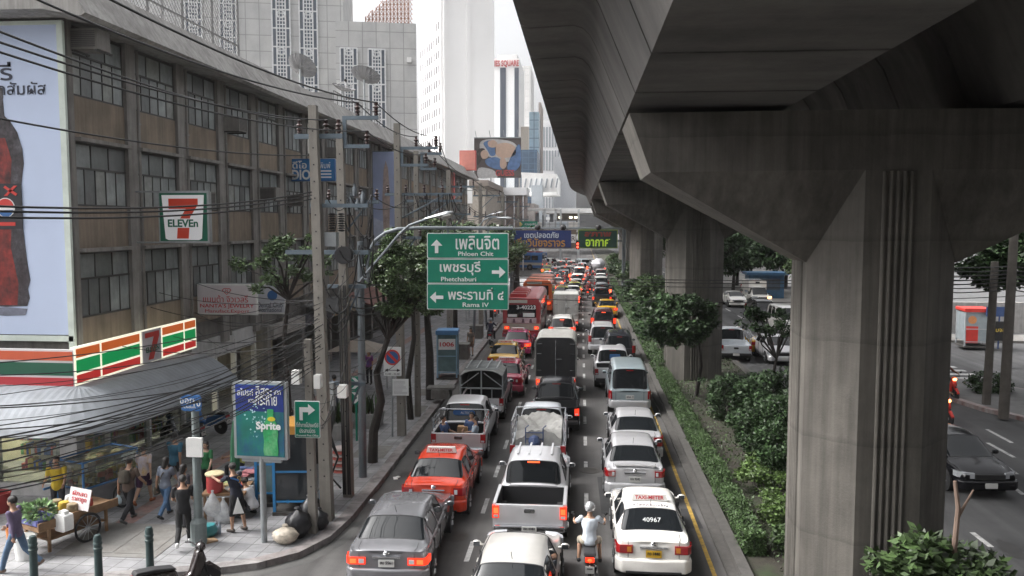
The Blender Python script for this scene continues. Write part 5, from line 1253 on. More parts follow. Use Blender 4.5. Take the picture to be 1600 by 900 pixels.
# planters
def planter(p, label, seed):
    t = thing('planter', label, 'planter', p, 0, 'concrete planters on the pavement')
    b = MB(); b.prism([(-.55, 0), (.55, 0), (.65, .55), (-.65, .55)], -.45, .45); b.build('box', mat('planter_concrete', (.3, .3, .29), .9, var=.2, streak=.2), t)
    q = random.Random(seed); b = MB()
    for i in range(90):
        x, y = q.uniform(-.5, .5), q.uniform(-.35, .35); hh = q.uniform(.4, .95); a = q.uniform(0, 6.3); l_ = q.uniform(.05, .3); w = .03
        s = Vector((-math.sin(a), math.cos(a), 0)) * w; p0 = Vector((x, y, .5)); p1 = p0 + Vector((l_ * .4 * math.cos(a), l_ * .4 * math.sin(a), hh * .6)); p2 = p0 + Vector((l_ * math.cos(a), l_ * math.sin(a), hh))
        b.add([p0 - s, p0 + s, p1 + s, p2, p1 - s], [(0, 1, 2, 4), (4, 2, 3)])
    b.build('leaves', M_leaf2, t, fix=False)
planter(G(522, 690, KH) + Vector((-.2, .6, 0)), 'planter with stiff leaves left of the white-grey pole', 1); planter(G(565, 672, KH) + Vector((0, .6, 0)), 'planter with stiff leaves behind the grey sign pole', 2)
# stacked red and white markers
t = thing('marker_stack', 'stack of faded red and white traffic markers beside the pole', 'traffic cone', G(533, 736, KH))
b = MB()
for i in range(8): b.lathe([(.27, .1 * i), (.25, .1 * i + .05), (.15, .1 * i + .09), (0, .1 * i + .092)], n=10, mi=i % 2)
b.build('marker', [mat('marker_red', (.42, .1, .08), .7, var=.2), mat('marker_pale', (.45, .38, .36), .7, var=.2)], t)
t = thing('chevron_sign', 'green chevron board seen between the two concrete poles', 'road sign', D(556, 632, 28.5))
b = MB(); b.b2((-.35, 0, 0), (.35, .04, .48)); b.b2((-.35, 0, .52), (.35, .04, 1.0)); b.tube([(0, .05, -2.0), (0, .05, 1)], .04); b.build('panel', M_green, t)
b = MB()
for z in (.24, .76): b.prism([(-.15, z - .2), (-.02, z - .2), (.2, z), (-.02, z + .2), (-.15, z + .2), (.06, z)], -.01, -.001)
b.build('chevron', M_wtxt, t)
# concrete blocks and benches farther along, litter bins
for i, (px, py, lab) in enumerate(((722, 560, 'low concrete block behind the standing girl'), (745, 528, 'concrete litter bin block farther up the pavement'), (690, 628, 'low concrete bench in front of the blue phone booth'))):
    b = MB(); b.rbox((0, 0, .4), (.8, .8, .8 if i < 2 else .4), .05); b.b2((-.45, -.45, .8), (.45, .45, .88)) if i < 2 else b.b2((-.6, -.3, .6), (.6, .3, .68)); o = b.build('concrete_block', M_plate); o.location = G(px, py, KH); tag(o, lab, 'block')
# awning parasols over far stalls
for i, (px, py, c, lab) in enumerate(((752, 500, (.05, .18, .42), 'small blue stall canopy far up the pavement'), (560, 560, (.2, .17, .14), 'brownish stall canopy behind the white-grey pole'))):
    p = G(px, py, KH) if i == 0 else D(px, 530, 37); t = thing('stall_canopy', lab, 'canopy', (p.x, p.y, KH))
    b = MB(); b.add([(-1.2, -1, 2.0), (1.2, -1, 2.0), (1.2, 1, 2.0), (-1.2, 1, 2.0), (0, 0, 2.5)], [(0, 1, 4), (1, 2, 4), (2, 3, 4), (3, 0, 4), (3, 2, 1, 0)]); b.build('cloth', mat('canopy%d' % i, c, .7, var=.15), t)
    b = MB(); [b.tube([(x, y, 0), (x, y, 2.0)], .03) for x in (-1.1, 1.1) for y in (-.9, .9)]; b.build('post', M_steel, t)
# ---- vendor carts and food stall
def wheel(parent, p, r, w=.05, rz=0):
    b = MB(); n = 28
    b.v += [((r + .035 * math.cos(R(k * 60))) * math.sin(2 * math.pi * i / n) * 0 + .028 * math.sin(R(k * 60)), (r - .03 + .03 * math.cos(R(k * 60))) * math.cos(2 * math.pi * i / n), (r - .03 + .03 * math.cos(R(k * 60))) * math.sin(2 * math.pi * i / n)) for i in range(n) for k in range(6)]
    for i in range(n):
        for k in range(6): b.f.append((i * 6 + k, i * 6 + (k + 1) % 6, ((i + 1) % n) * 6 + (k + 1) % 6, ((i + 1) % n) * 6 + k)); b.m.append(0)
    o = b.build('wheel', M_black, parent, smooth=True); o.location = p
    b = MB(); [b.cyl((0, 0, 0), (0, (r - .05) * math.cos(k * math.pi / 6), (r - .05) * math.sin(k * math.pi / 6)), .008, n=4) for k in range(12)]; b.cyl((-.05, 0, 0), (.05, 0, 0), .035); b.build('spoke', M_steel, o)
    return o
cp = G(103, 845, KH)
t = thing('vegetable_cart', 'wooden push cart on bicycle wheels loaded with vegetables and bags', 'cart', cp, R(-22))
b = MB(); b.b2((-.5, -1.0, .62), (.5, 1.1, .72)); b.b2((-.5, -1.0, .72), (-.46, 1.1, .82)); b.b2((.46, -1.0, .72), (.5, 1.1, .82)); b.b2((-.4, -.7, .3), (.4, .8, .34))
for x in (-.42, .42):
    for y in (-.7, .8): b.b2((x - .03, y - .03, .05), (x + .03, y + .03, .65))
b.build('frame', M_wood, t)
wheel(t, (.56, .2, .36), .36); wheel(t, (-.56, .2, .36), .36)
def on(t, p): return t.matrix_basis @ Vector(p)
def small(nm, b, m, loc, rz, label, cat, smooth=True, group=None):
    o = b.build(nm, m, None, smooth); o.location = loc; o.rotation_euler = (0, 0, rz); return tag(o, label, cat, group)
def crate(w, d, h):
    b = MB(); b.b2((-w / 2, -d / 2, 0), (w / 2, d / 2, .02))
    for s in (-1, 1): b.b2((s * w / 2 - .015, -d / 2, .02), (s * w / 2 + .015, d / 2, h)); b.b2((-w / 2 + .016, s * d / 2 - .015, .02), (w / 2 - .016, s * d / 2 + .015, h - .002))
    return b
small('plastic_crate', crate(.62, .5, .14), mat('lilac_plastic', (.16, .17, .42), .5), on(t, (.1, -.72, .725)), R(-22), 'lilac plastic crate on the near end of the vegetable cart', 'crate', False)
for i, (x, y, z, r_, lab) in enumerate(((.12, -.7, .95, .27, 'clear bag of green vegetables in the lilac crate'), (-.33, -.8, .88, .18, 'smaller bag of leafy greens beside the lilac crate'))):
    rr = np.random.RandomState(i); d = rr.normal(size=(420, 3)); d /= np.linalg.norm(d, axis=1)[:, None]; d *= r_ * np.array([1, .9, .75])
    o = leaf_mesh('vegetable_bag', mat('cabbage_green', (.16, .26, .11), .4, island=.4), d, .13, None, 1, i); o.location = on(t, (x, y, z)); tag(o, lab, 'vegetables')
b = MB(); b.prism([(-.36, 0), (.36, 0), (.36, .5), (-.36, .5)], -.01, .01); o = small('price_board', b, mat('board_pink_white', (.6, .55, .55), .6), on(t, (.42, .05, .83)), R(-30), 'white price board with red handwriting on the vegetable cart', 'sign', False); o.rotation_euler = (R(-14), 0, R(-20))
for k, (s, z) in enumerate((('ผักสด', .38), ('ราคาถูก', .22))): text(s, .12, (0, -.018, z), M_rtxt, o, w=.5)
b = MB(); b.rbox((0, 0, .2), (.34, .24, .4), .06); b.rbox((0, 0, .43), (.2, .12, .1), .04); small('tissue_bag', b, M_white, on(t, (.62, -.45, .52)), R(-20), 'white plastic bag hung on the side of the vegetable cart', 'bag')
q = random.Random(4)
for i in range(7):
    b = MB(); b.lathe([(.1, 0), (.15, .1), (.12, .24), (0, .27)], n=9); small('produce_bag', b, pk[i % 5] if i % 2 else mat('produce_brown', (.25, .2, .12), .7, var=.4, scale=9), on(t, (-.3 + .3 * (i % 3), .0 + .38 * (i // 3), .735)), 0, 'small bag of produce heaped on the middle of the vegetable cart', 'bag', group='produce bags on the cart')
cp = G(160, 800, KH) + Vector((-.3, .3, 0))
t = thing('food_cart', 'blue framed food cart with a glass display case by the shop door', 'cart', cp, R(-20))
b = MB()
for x in (-.5, .5):
    for y in (-.8, .9): b.tube([(x, y, .1), (x, y, 1.5)], .03)
for y in (-.8, .9): b.tube([(-.5, y, .8), (.5, y, .8)], .03); b.tube([(-.5, y, 1.5), (.5, y, 1.5)], .025)
for x in (-.5, .5): b.tube([(x, -1.2, .8), (x, .9, .8)], .03); b.tube([(x, -.8, 1.5), (x, .9, 1.5)], .025)
b.build('frame', mat('cart_blue', (.05, .16, .36), .5), t)
b = MB(); b.b2((-.52, -.85, .72), (.52, .95, .78)); b.b2((-.45, -.75, .25), (.45, .85, .7)); b.build('counter', mat('cart_steel', (.3, .31, .32), .5, .4), t)
b = MB(); b.b2((-.48, -.78, .82), (.48, .88, 1.46)); b.build('glass_case', mat('case_glass', (.5, .55, .5), .05, var=0, trans=.9), t)
b = MB(); rr = random.Random(8)
for i in range(26): b.box((rr.uniform(-.38, .38), rr.uniform(-.65, .75), .86 + rr.uniform(0, .2)), (.16, .16, .12), rr.uniform(0, 3), mi=rr.randrange(3))
b.build('snacks', [mat('snack_yellow', (.5, .36, .1), .6), mat('snack_red', (.45, .1, .06), .6), mat('snack_pale', (.5, .45, .35), .6)], t)
wheel(t, (.58, .35, .36), .36); wheel(t, (-.58, .35, .36), .36)
# cooler and buckets by the purple shirt
for px, py, m, lab, r_, h_ in ((22, 850, mat('bucket_orange', (.6, .2, .04), .5), 'orange plastic bucket under the near end of the cart', .17, .42), (40, 872, M_white, 'white plastic tub standing behind the left bollard', .24, .5), (-2, 800, mat('cooler_red', (.4, .05, .05), .5), 'red cool box at the left edge of the picture', .3, .5)):
    b = MB(); b.lathe([(r_ * .8, 0), (r_, h_), (r_ * 1.06, h_), (r_ * 1.06, h_ + .03), (r_ * .9, h_ + .03), (r_ * .85, h_ * .7), (0, h_ * .7)], n=18); small('bucket', b, m, G(px, py, KH), 0, lab, 'bucket')
# food stall of the man in the dark sports shirt
cp = G(345, 815, KH) + Vector((0, .35, 0))
t = thing('food_stall', 'small cluttered food stall table of bowls and bags behind the grey post', 'stall', cp, R(10))
b = MB(); b.b2((-.55, -.3, .66), (.55, .75, .72)); [b.b2((x - .03, y - .03, 0), (x + .03, y + .03, .66)) for x in (-.48, .48) for y in (-.22, .66)]; b.b2((-.5, -.25, .25), (.5, .7, .29)); b.build('table', M_wood, t)
b = MB(); b.lathe([(.19, 0), (.21, .06), (.21, .42), (.2, .46), (0, .46)], n=18); o = small('food_tub', b, mat('tub_red', (.42, .06, .06), .5), on(t, (-.25, -.1, .722)), 0, 'red tub with a cream lid on the food stall', 'tub'); b = MB(); b.lathe([(.24, .46), (.24, .5), (.2, .52), (0, .52)], n=18); b.build('lid', mat('lid_cream', (.6, .52, .32), .6), o, True)
for i, (x, y, c, lab) in enumerate(((.15, -.1, (.55, .55, .52), 'white bowl on the food stall'), (.3, .2, (.4, .08, .05), 'red bowl on the food stall'), (-.1, .45, (.35, .42, .2), 'bowl of greens on the food stall'), (.05, .2, (.5, .4, .2), 'yellowish bowl in the middle of the food stall'))):
    b = MB(); b.lathe([(.07, 0), (.15, .08), (.16, .1), (.12, .1), (0, .085)], n=14); small('bowl', b, mat('bowl%d' % i, c, .4), on(t, (x, y, .722)), 0, lab, 'bowl')
M_pb = mat('clear_bag', (.6, .62, .64), .25, var=.2, scale=8, bump=.6, alpha=.62)
for i, (px, py, Yo, lab, s) in enumerate(((333, 808, -.2, 'clear plastic bag hanging in front of the food stall', .26), (350, 822, -.15, 'larger milky plastic bag hanging beside the sports shirt man', .28))):
    b = MB(); b.lathe([(.02, 0), (.7 * s, .08), (s, .45 * s + .1), (.75 * s, 1.4 * s), (.3 * s, 2.2 * s), (.1 * s, 2.5 * s), (.16 * s, 2.7 * s)], n=14, sy=.6); p = D(px, py, cp.y + Yo - .25); small('carrier_bag', b, M_pb, p, 0, lab, 'bag')
b = MB(); b.lathe([(.1, 0), (.2, .08), (.22, .18), (.16, .3), (0, .33)], n=16); small('teal_pot', b, mat('pot_teal', (.04, .24, .26), .3, coat=.4), G(326, 838, KH), 0, 'shiny teal bag or pot under the food stall', 'pot')
for i, px in enumerate((337, 343)): b = MB(); b.lathe([(.045, 0), (.045, .2), (.02, .26), (.02, .3), (0, .3)], n=10); small('water_bottle', b, mat('bottle_pale', (.35, .42, .5), .2), G(px, 834, KH), 0, ['pale drink bottle standing left on the ground by the stall', 'pale drink bottle standing right on the ground by the stall'][i], 'bottle')
b = MB(); b.box((0, 0, .02), (.36, .3, .03), .4); small('cardboard', b, mat('cardboard', (.3, .2, .12), .9), G(326, 846, KH), R(20), 'flattened cardboard scrap on the pavement by the grey post', 'cardboard', False)
t = thing('folded_parasol', 'furled dark green parasol standing behind the stall', 'parasol', G(357, 800, KH) + Vector((0, .5, 0)))
b = MB(); b.cyl((0, 0, 0), (0, 0, 2.4), .025); b.build('pole', M_grey, t); b = MB(); b.lathe([(.12, 1.0), (.13, 1.3), (.1, 1.9), (.04, 2.35), (0, 2.4)], n=10); b.build('cloth', mat('parasol_green', (.02, .1, .05), .8), t)
t = thing('magazine_table', 'low pink and white display table behind the drink poster', 'table', G(392, 800, KH) + Vector((0, 1.2, 0)), R(8))
b = MB(); b.b2((-1.0, -.5, .6), (1.0, .5, .66)); [b.b2((x - .03, y - .03, 0), (x + .03, y + .03, .6)) for x in (-.9, .9) for y in (-.4, .4)]; b.build('table', M_grey, t)
b = MB(); rr = random.Random(9)
for i in range(30): b.box((rr.uniform(-.85, .85), rr.uniform(-.4, .4), .69 + .004 * i), (.3, .24, .03), rr.uniform(-.4, .4), mi=rr.randrange(4))
b.build('goods', [mat('cloth_pink', (.5, .2, .22), .7), M_white, mat('cloth_grey', (.3, .3, .32), .7), mat('cloth_blue', (.1, .15, .3), .7)], t)
# ---- far side: wall, phone box, poles, blocks
t = thing('white_wall', 'white rendered wall and building across the far junction', 'wall', (24, 62.5, 0))
b = MB(); b.b2((-2.5, 0, 0), (30, .4, 2.2)); b.build('low_wall', mat('wall_grey', (.32, .31, .3), .9, var=.15, streak=.25), t); b = MB(); b.b2((1.5, 6, 0), (30, 14, 9)); b.build('upper_wall', mat('wall_white_lap', (.62, .62, .62), .7, var=.06), t)
t = booth('red topped phone box on the corner across the junction', G(1520, 541, KH), R(-5), mat('booth_grey', (.4, .42, .44), .5), M_red, None, mat('booth_pale_glass', (.3, .34, .36), .1), 2.25, 1.5)
b = MB(); b.prism(disc(-.35, 1.75, .25, 0, 360), -.77, -.762); b.build('badge', mat('badge_orange', (.6, .25, .1), .5), t); b = MB(); b.b2((-.7, -.765, .3), (.0, -.755, 1.35)); b.build('red_panel', M_red, t)
t = thing('street_sign', 'dark blue board with yellow lettering beside the far phone box', 'sign', G(1560, 545, KH)); b = MB(); b.b2((-.8, 0, 2.0), (.8, .06, 2.6)); b.tube([(0, .05, 0), (0, .05, 2.5)], .05); b.build('panel', mat('navy', (.02, .05, .15), .5), t); b = MB(); b.b2((-.5, 0, .5), (.5, .08, 1.7)); b.build('lower_board', M_dark, t); text('ห้ามจอด', .3, (0, -.02, 1.2), mat('sign_yellow', None), t); 
for i, (px, py, pxt, lab) in enumerate(((1568, 650, 1573, 'dark concrete pole on the island, right of the shrub'), (1541, 632, 1546, 'slimmer pole on the island, left of the shrub'))):
    p = G(px, py, .17); t = thing('island_pole', lab, 'pole', p); b = MB(); b.tube([(0, 0, -.1), (.1, 0, 9 if i == 0 else 6.1)], .2 if i == 0 else .17, 12, r1=.15); b.build('pole', mat('dark_pole', (.1, .09, .08), .9, var=.2), t)
for i in range(7):
    cable(G(1568, 650, .17) + Vector((0, 0, 6.0 - .15 * i)), (17.5, 60, 6.2 - .1 * i), .5 + .08 * i, .025, label='black cable sagging from the island pole towards the white wall', grp='cables at the far junction')
    cable(G(1568, 650, .17) + Vector((0, 0, 6.0 - .15 * i)), (34, 38, 6.2 - .1 * i), .4 + .08 * i, .025, label='black cable sagging from the island pole towards the white wall', grp='cables at the far junction')
t = thing('lattice_building', 'corner of a building with pale louvred side at the right edge', 'building', (27.2, 41, 0)); b = MB(); b.b2((.0, 0, 0), (12, 12, 11)); b.build('wall', mat('louvre_grey', (.5, .52, .54), .6, var=.08), t)
b = MB(); [b.b2((-.05, -.06, z), (12, .0, z + .16)) for z in np.arange(2.5, 10.8, .35)]; b.build('louvre', M_grey, t)
from mathutils.bvhtree import BVHTree
# ---------------------------------------------------------------- vehicles (each faces +Y, origin on the road under the middle of its tail)
M_tail = mat('tail_red', (.30, .012, .015), .15, var=.0, spec=.7, coat=.5)
M_taillit = mat('tail_red_lit', (.6, .02, .01), .2, var=0, emit=(1, .05, .015), es=.45)
M_brake = mat('brake_lamp_lit', (.8, .1, .02), .2, var=0, emit=(1, .07, .02), es=1.1)
M_amber = mat('indicator_amber', (.6, .22, .03), .2, var=0)
M_clear = mat('lamp_clear', (.55, .56, .58), .12, var=0, coat=.5)
M_head = mat('headlamp_glass', (.5, .52, .55), .08, .3, var=0, coat=1)
M_headlit = mat('headlamp_warm_lit', (.9, .5, .2), .2, var=0, emit=(1, .35, .1), es=3)
M_chrome = mat('chrome', (.62, .63, .65), .15, .95, var=0)
M_mirror = mat('mirror_glass', (.12, .13, .14), .05, .6, var=0)
M_rim = mat('alloy_rim', (.35, .36, .37), .3, .8, var=.05)
M_cglass = mat('car_glass', (.012, .014, .016), .04, var=0, spec=.55)
M_plate_w = mat('plate_white', (.62, .62, .6), .5, var=.03); M_plate_y = mat('plate_yellow', (.6, .36, .02), .5, var=.03)
M_bump = mat('black_bumper', (.025, .025, .027), .6, var=.1)
M_bed = mat('bed_liner', (.02, .02, .022), .7, var=.15)
M_silver = paint('silver_paint', (.58, .58, .6), .35, .3); M_greyp = paint('grey_car_paint', (.22, .22, .235), .45, .27); M_beige = paint('champagne_paint', (.56, .545, .52), .35, .3)
M_whitep = paint('white_car_paint', (.8, .78, .74), 0, .25); M_redtaxi = paint('red_orange_taxi_paint', (.62, .045, .012), 0, .25); M_blackp = mat('black_car_paint', (.008, .008, .01), .16, 0, var=0, spec=.3, coat=.15)
M_pink = paint('crimson_taxi_paint', (.36, .02, .06), 0, .25); M_mag = paint('magenta_taxi_paint', (.42, .02, .13), 0, .25); M_yel = paint('taxi_yellow', (.58, .33, .02), 0, .25); M_tgreen = paint('taxi_green', (.02, .2, .07), 0, .25)
M_vanp = paint('pale_blue_van_paint', (.36, .43, .46), .35, .3); M_darkp = paint('dark_blue_grey_paint', (.04, .045, .055), .4, .2); M_busred = paint('bus_red', (.30, .03, .035), 0, .35); M_orange = paint('bus_orange', (.55, .1, .02), 0, .35); M_cream = paint('bus_cream', (.4, .36, .3), 0, .4); M_brownp = paint('bronze_paint', (.16, .11, .08), .4, .28)
def sect(w, zb, zs, wr, zr):
    return [(w * .82, zb), (w * .965, zb + .08), (w, zb + .55 * (zs - zb)), (w * .985, zs - .05), (w * .93, zs + .015), (wr, zr - .06), (wr * .84, zr - .005), (0, zr + .015)]
def loft(st, rear, front, side, crease=.35):
    me = bpy.data.meshes.new('l'); V = []; Fc = []; Mi = []; n = 8; m = 2 * n - 1
    for (y, w, zb, zs, wr, zr) in st:
        s = sect(w, zb, zs, wr, zr)
        V += [(-x, y, z) for x, z in s] + [(x, y, z) for x, z in reversed(s[:-1])]
    for k in range(len(st) - 1):
        for i in range(m - 1):
            j = i if i < n - 1 else m - 2 - i
            mi = 0
            if k in rear and j in (5, 6): mi = 2
            elif k in front and j in (5, 6): mi = 3
            elif k in side and j == 4: mi = 1
            Fc.append((k * m + i, k * m + i + 1, (k + 1) * m + i + 1, (k + 1) * m + i)); Mi.append(mi)
    for k in (0, len(st) - 1):
        for i in range(n - 2): Fc.append((k * m + i, k * m + i + 1, k * m + m - 2 - i, k * m + m - 1 - i)); Mi.append(0)
        Fc.append((k * m + n - 2, k * m + n - 1, k * m + n)); Mi.append(0)
    for k in range(len(st) - 1): Fc.append((k * m, k * m + m - 1, (k + 1) * m + m - 1, (k + 1) * m)); Mi.append(4)
    me.from_pydata(V, [], Fc); me.polygons.foreach_set('material_index', Mi)
    for i in range(5): me.materials.append(None)
    bm = bmesh.new(); bm.from_mesh(me); bmesh.ops.recalc_face_normals(bm, faces=bm.faces)
    cl = bm.edges.layers.float.new('crease_edge')
    for e in bm.edges:
        a, c = e.verts[0].index, e.verts[1].index
        ka, kc = a // m, c // m
        if ka == kc and ka in (0, len(st) - 1): e[cl] = .55
        ms = {f.material_index for f in e.link_faces}
        if len(ms) > 1: e[cl] = max(e[cl], .5)
        ja, jc = min(a % m, m - 1 - a % m), min(c % m, m - 1 - c % m)
        if ja == jc == 4: e[cl] = max(e[cl], .45)
        if ja == jc == 0: e[cl] = .6
    bm.to_mesh(me); bm.free()
    o = bpy.data.objects.new('l', me); mo = o.modifiers.new('s', 'SUBSURF'); mo.levels = 2; mo.render_levels = 2
    return evaluated(o)
def split(ev, sel):   # faces with material index in sel (and optional test on the centre) as MB
    b = MB(); mp = {}
    co = [v.co.copy() for v in ev.vertices]
    for p in ev.polygons:
        if not sel(p): continue
        idx = []
        for v in p.vertices:
            if v not in mp: mp[v] = len(b.v); b.v.append(tuple(co[v]))
            idx.append(mp[v])
        b.f.append(tuple(idx)); b.m.append(0)
    return b
def wheels(t, ys, xw, r, wd=.2, rim=M_rim):
    for y in ys:
        for s in (-1, 1):
            b = MB(); x0 = s * (xw - wd + .012); x1 = s * (xw + .012)
            b.lathe([(r * .6, min(x0, x1)), (r * .95, min(x0, x1)), (r, min(x0, x1) + .03), (r, max(x0, x1) - .03), (r * .95, max(x0, x1)), (r * .6, max(x0, x1))], (0, y, r), 22, axis='X'); w = b.build('wheel', M_black, t, smooth=True)
            b = MB(); b.cyl((x1 - s * .03, y, r), (x1 - s * .005, y, r), r * .62, n=18)
            for k in range(5):
                a = k * 1.2566; b.b2 and b.cyl((x1 + s * .002, y + .05 * math.cos(a), r + .05 * math.sin(a)), (x1 + s * .002, y + r * .55 * math.cos(a), r + r * .55 * math.sin(a)), .025, n=4)
            b.build('rim', rim, w)
    b = MB(); b.b2((-xw + .2, ys[0] - .1, r * .9), (xw - .2, ys[1] + .1, r + .1))
    for y in ys:
        for s in (-1, 1): b.cyl((s * (xw - .25), y, r + .02), (s * (xw + .004), y, r + .02), r + .065, n=24)
    b.build('arch_underbody', M_dark, t)  # dark discs stand in for wheel arches; the added beam joins them
def taillamps(t, w, z0, z1, wi, y=0.0, dep=.28, lit=0, m=None, inner=None):
    for s in (-1, 1):
        poly = [(w - wi, y - .02), (w - .10, y - .02), (w - .02, y + .06), (w + .012, y + dep), (w - .04, y + dep), (w - .1, y + .1), (w - wi, y + .05)]
        b = MB(); b.prism([(s * x, yy) for x, yy in poly], z0, z1, 'XY'); o = b.build('taillight', m or (M_taillit if lit else M_tail), t)
        b = MB(); zc = (z0 + z1) / 2; hh = (z1 - z0) * .3
        if inner: b.prism([(s * x, yy) for x, yy in [(w - wi + .03, y - .03), (w - wi * .68, y - .03), (w - wi * .68, y), (w - wi + .03, y)]], zc - hh, zc + hh, 'XY'); b.build('lens', inner, o)
        if lit > 1: b = MB(); b.prism([(s * x, yy) for x, yy in [(w - wi * .55, y - .032), (w - .12, y - .03), (w - .05, y + .04), (w - .1, y + .05), (w - wi * .55, y)]], zc - hh, zc + hh, 'XY'); b.build('brake_lamp', M_brake, o)
def plate(t, s, y, z, yel=False, w=.34, h=.16):
    b = MB(); b.rbox((0, y, z), (w, .014, h), .015); o = b.build('number_plate', M_plate_y if yel else M_plate_w, t)
    if s: text(s, h * .42, (0, y - .012, z + .015), M_btxt, o, w=w * .78, bold=.02)
    return o
def mirrors(t, x, y, z, m=M_bump):
    for s in (-1, 1):
        b = MB(); b.ball((s * (x + .08), y, z), .1, 10, sc=(1.0, .5, .68)); b.cyl((s * (x - .06), y + .02, z - .04), (s * (x + .05), y, z - .02), .025); o = b.build('wing_mirror', m, t, smooth=True)
        b = MB(); b.prism([(s * (x + .01), z - .045), (s * (x + .15), z - .045), (s * (x + .15), z + .045), (s * (x + .01), z + .045)], y - .058, y - .045); b.build('mirror_glass', M_mirror, o)
def bumper(t, w, y, z0, z1, m, name='rear_bumper', dep=.3, rearward=True):
    q = 1 if rearward else -1
    poly = [(-w, y + q * dep), (-w - .005, y + q * .12), (-w + .14, y - q * .03), (0, y - q * .06), (w - .14, y - q * .03), (w + .005, y + q * .12), (w, y + q * dep)]
    b = MB(); b.prism(poly, z0, z1, 'XY'); o = b.build(name, m, t); mo = o.modifiers.new('b', 'BEVEL'); mo.width = .05; mo.segments = 3; smooth_me(o.data, 60); return o
def shell(t, st, rear, front, side, m, bpil=None):
    ev = loft(st, rear, front, side)
    em = {}
    for p in ev.polygons:
        for k in p.edge_keys: em.setdefault(k, []).append(p.material_index)
    sb = {}; cn = ev.vertices
    for (i, j), ms in em.items():
        if len(ms) == 2 and ms[0] != ms[1] and max(ms) < 4: sb.setdefault((max(ms), max(ms) == 1 and cn[i].co.x > 0), MB()).cyl(cn[i].co, cn[j].co, .012, n=4, cap=False)
    for b in sb.values(): b.build('window_seal', M_bump, t, fix=False)
    tree_ = BVHTree.FromPolygons([v.co for v in cn], [tuple(p.vertices) for p in ev.polygons]); b = MB(); w_ = st[2][1]; yd = st[2][0]; hi = st[2][5]
    for s in (-1, 1):
        pts = []
        for z in np.arange(.62, hi - .05, .05):
            h = tree_.ray_cast(Vector((s * w_ * .66, -1, z)), Vector((0, 1, 0)))
            if h[0]: pts.append(h[0])
        for y in np.arange(.16, max(.2, yd - .06), .06):
            h = tree_.ray_cast(Vector((s * w_ * .70, y, 3)), Vector((0, 0, -1)))
            if h[0]: pts.append(h[0])
        if len(pts) > 2: b.tube(pts, .007, 4)
    pts = [h[0] for h in (tree_.ray_cast(Vector((x, st[-1][0] - .9, 3)), Vector((0, 0, -1))) for x in np.arange(-.6, .61, .1)) if h[0]]
    if len(pts) > 2: b.tube(pts, .006, 4)
    if b.v: b.build('panel_gap', M_dark, t, fix=False)
    b = split(ev, lambda p: p.material_index in (0, 4)); b.build('body', m, t, smooth=True)
    b = split(ev, lambda p: p.material_index == 2); b.v and b.build('rear_window', M_cglass, t, smooth=True)
    b = split(ev, lambda p: p.material_index == 3); b.v and b.build('windscreen', M_cglass, t, smooth=True)
    for s in (-1, 1):
        for (a, c) in bpil or [(-9, 99)]:
            b = split(ev, lambda p: p.material_index == 1 and p.center.x * s > 0 and a < p.center.y < c)
            if b.v: b.build('side_window', M_cglass, t, smooth=True)
    bpy.data.meshes.remove(ev)
def front_end(t, w, L, zl, m, zb=.28, lit=False):
    for s in (-1, 1):
        b = MB(); b.prism([(s * x, y) for x, y in [(w - .42, L - .02), (w - .16, L - .07), (w - .02, L - .24), (w - .0, L - .42), (w - .1, L - .4), (w - .2, L - .2), (w - .42, L - .1)]], zl - .07, zl + .09, 'XY'); b.build('headlight', M_headlit if (lit and s == lit) else M_head, t)
    b = MB(); b.b2((-.42, L - .06, zl - .1), (.42, L + .012, zl + .05)); b.build('grille', M_dark, t)
    bumper(t, w, L, zb, zl - .12, m, 'front_bumper', .35, False)
    b = MB(); b.rbox((0, L + .07, zb + .15), (.34, .02, .15), .01); b.build('number_plate', M_plate_w, t)
def taxi_sign(t, y, z, txt='TAXI-METER', rear=True):
    b = MB(); b.prism([(-.42, 0), (.42, 0), (.38, .15), (-.38, .15)], y - .07, y + .07); b.v = [(v[0], v[1], v[2] + z) for v in b.v]; o = b.build('taxi_sign', M_white, t)
    text(txt, .085, (0, y - .075, z + .075), M_rtxt, o, w=.66, bold=.02)
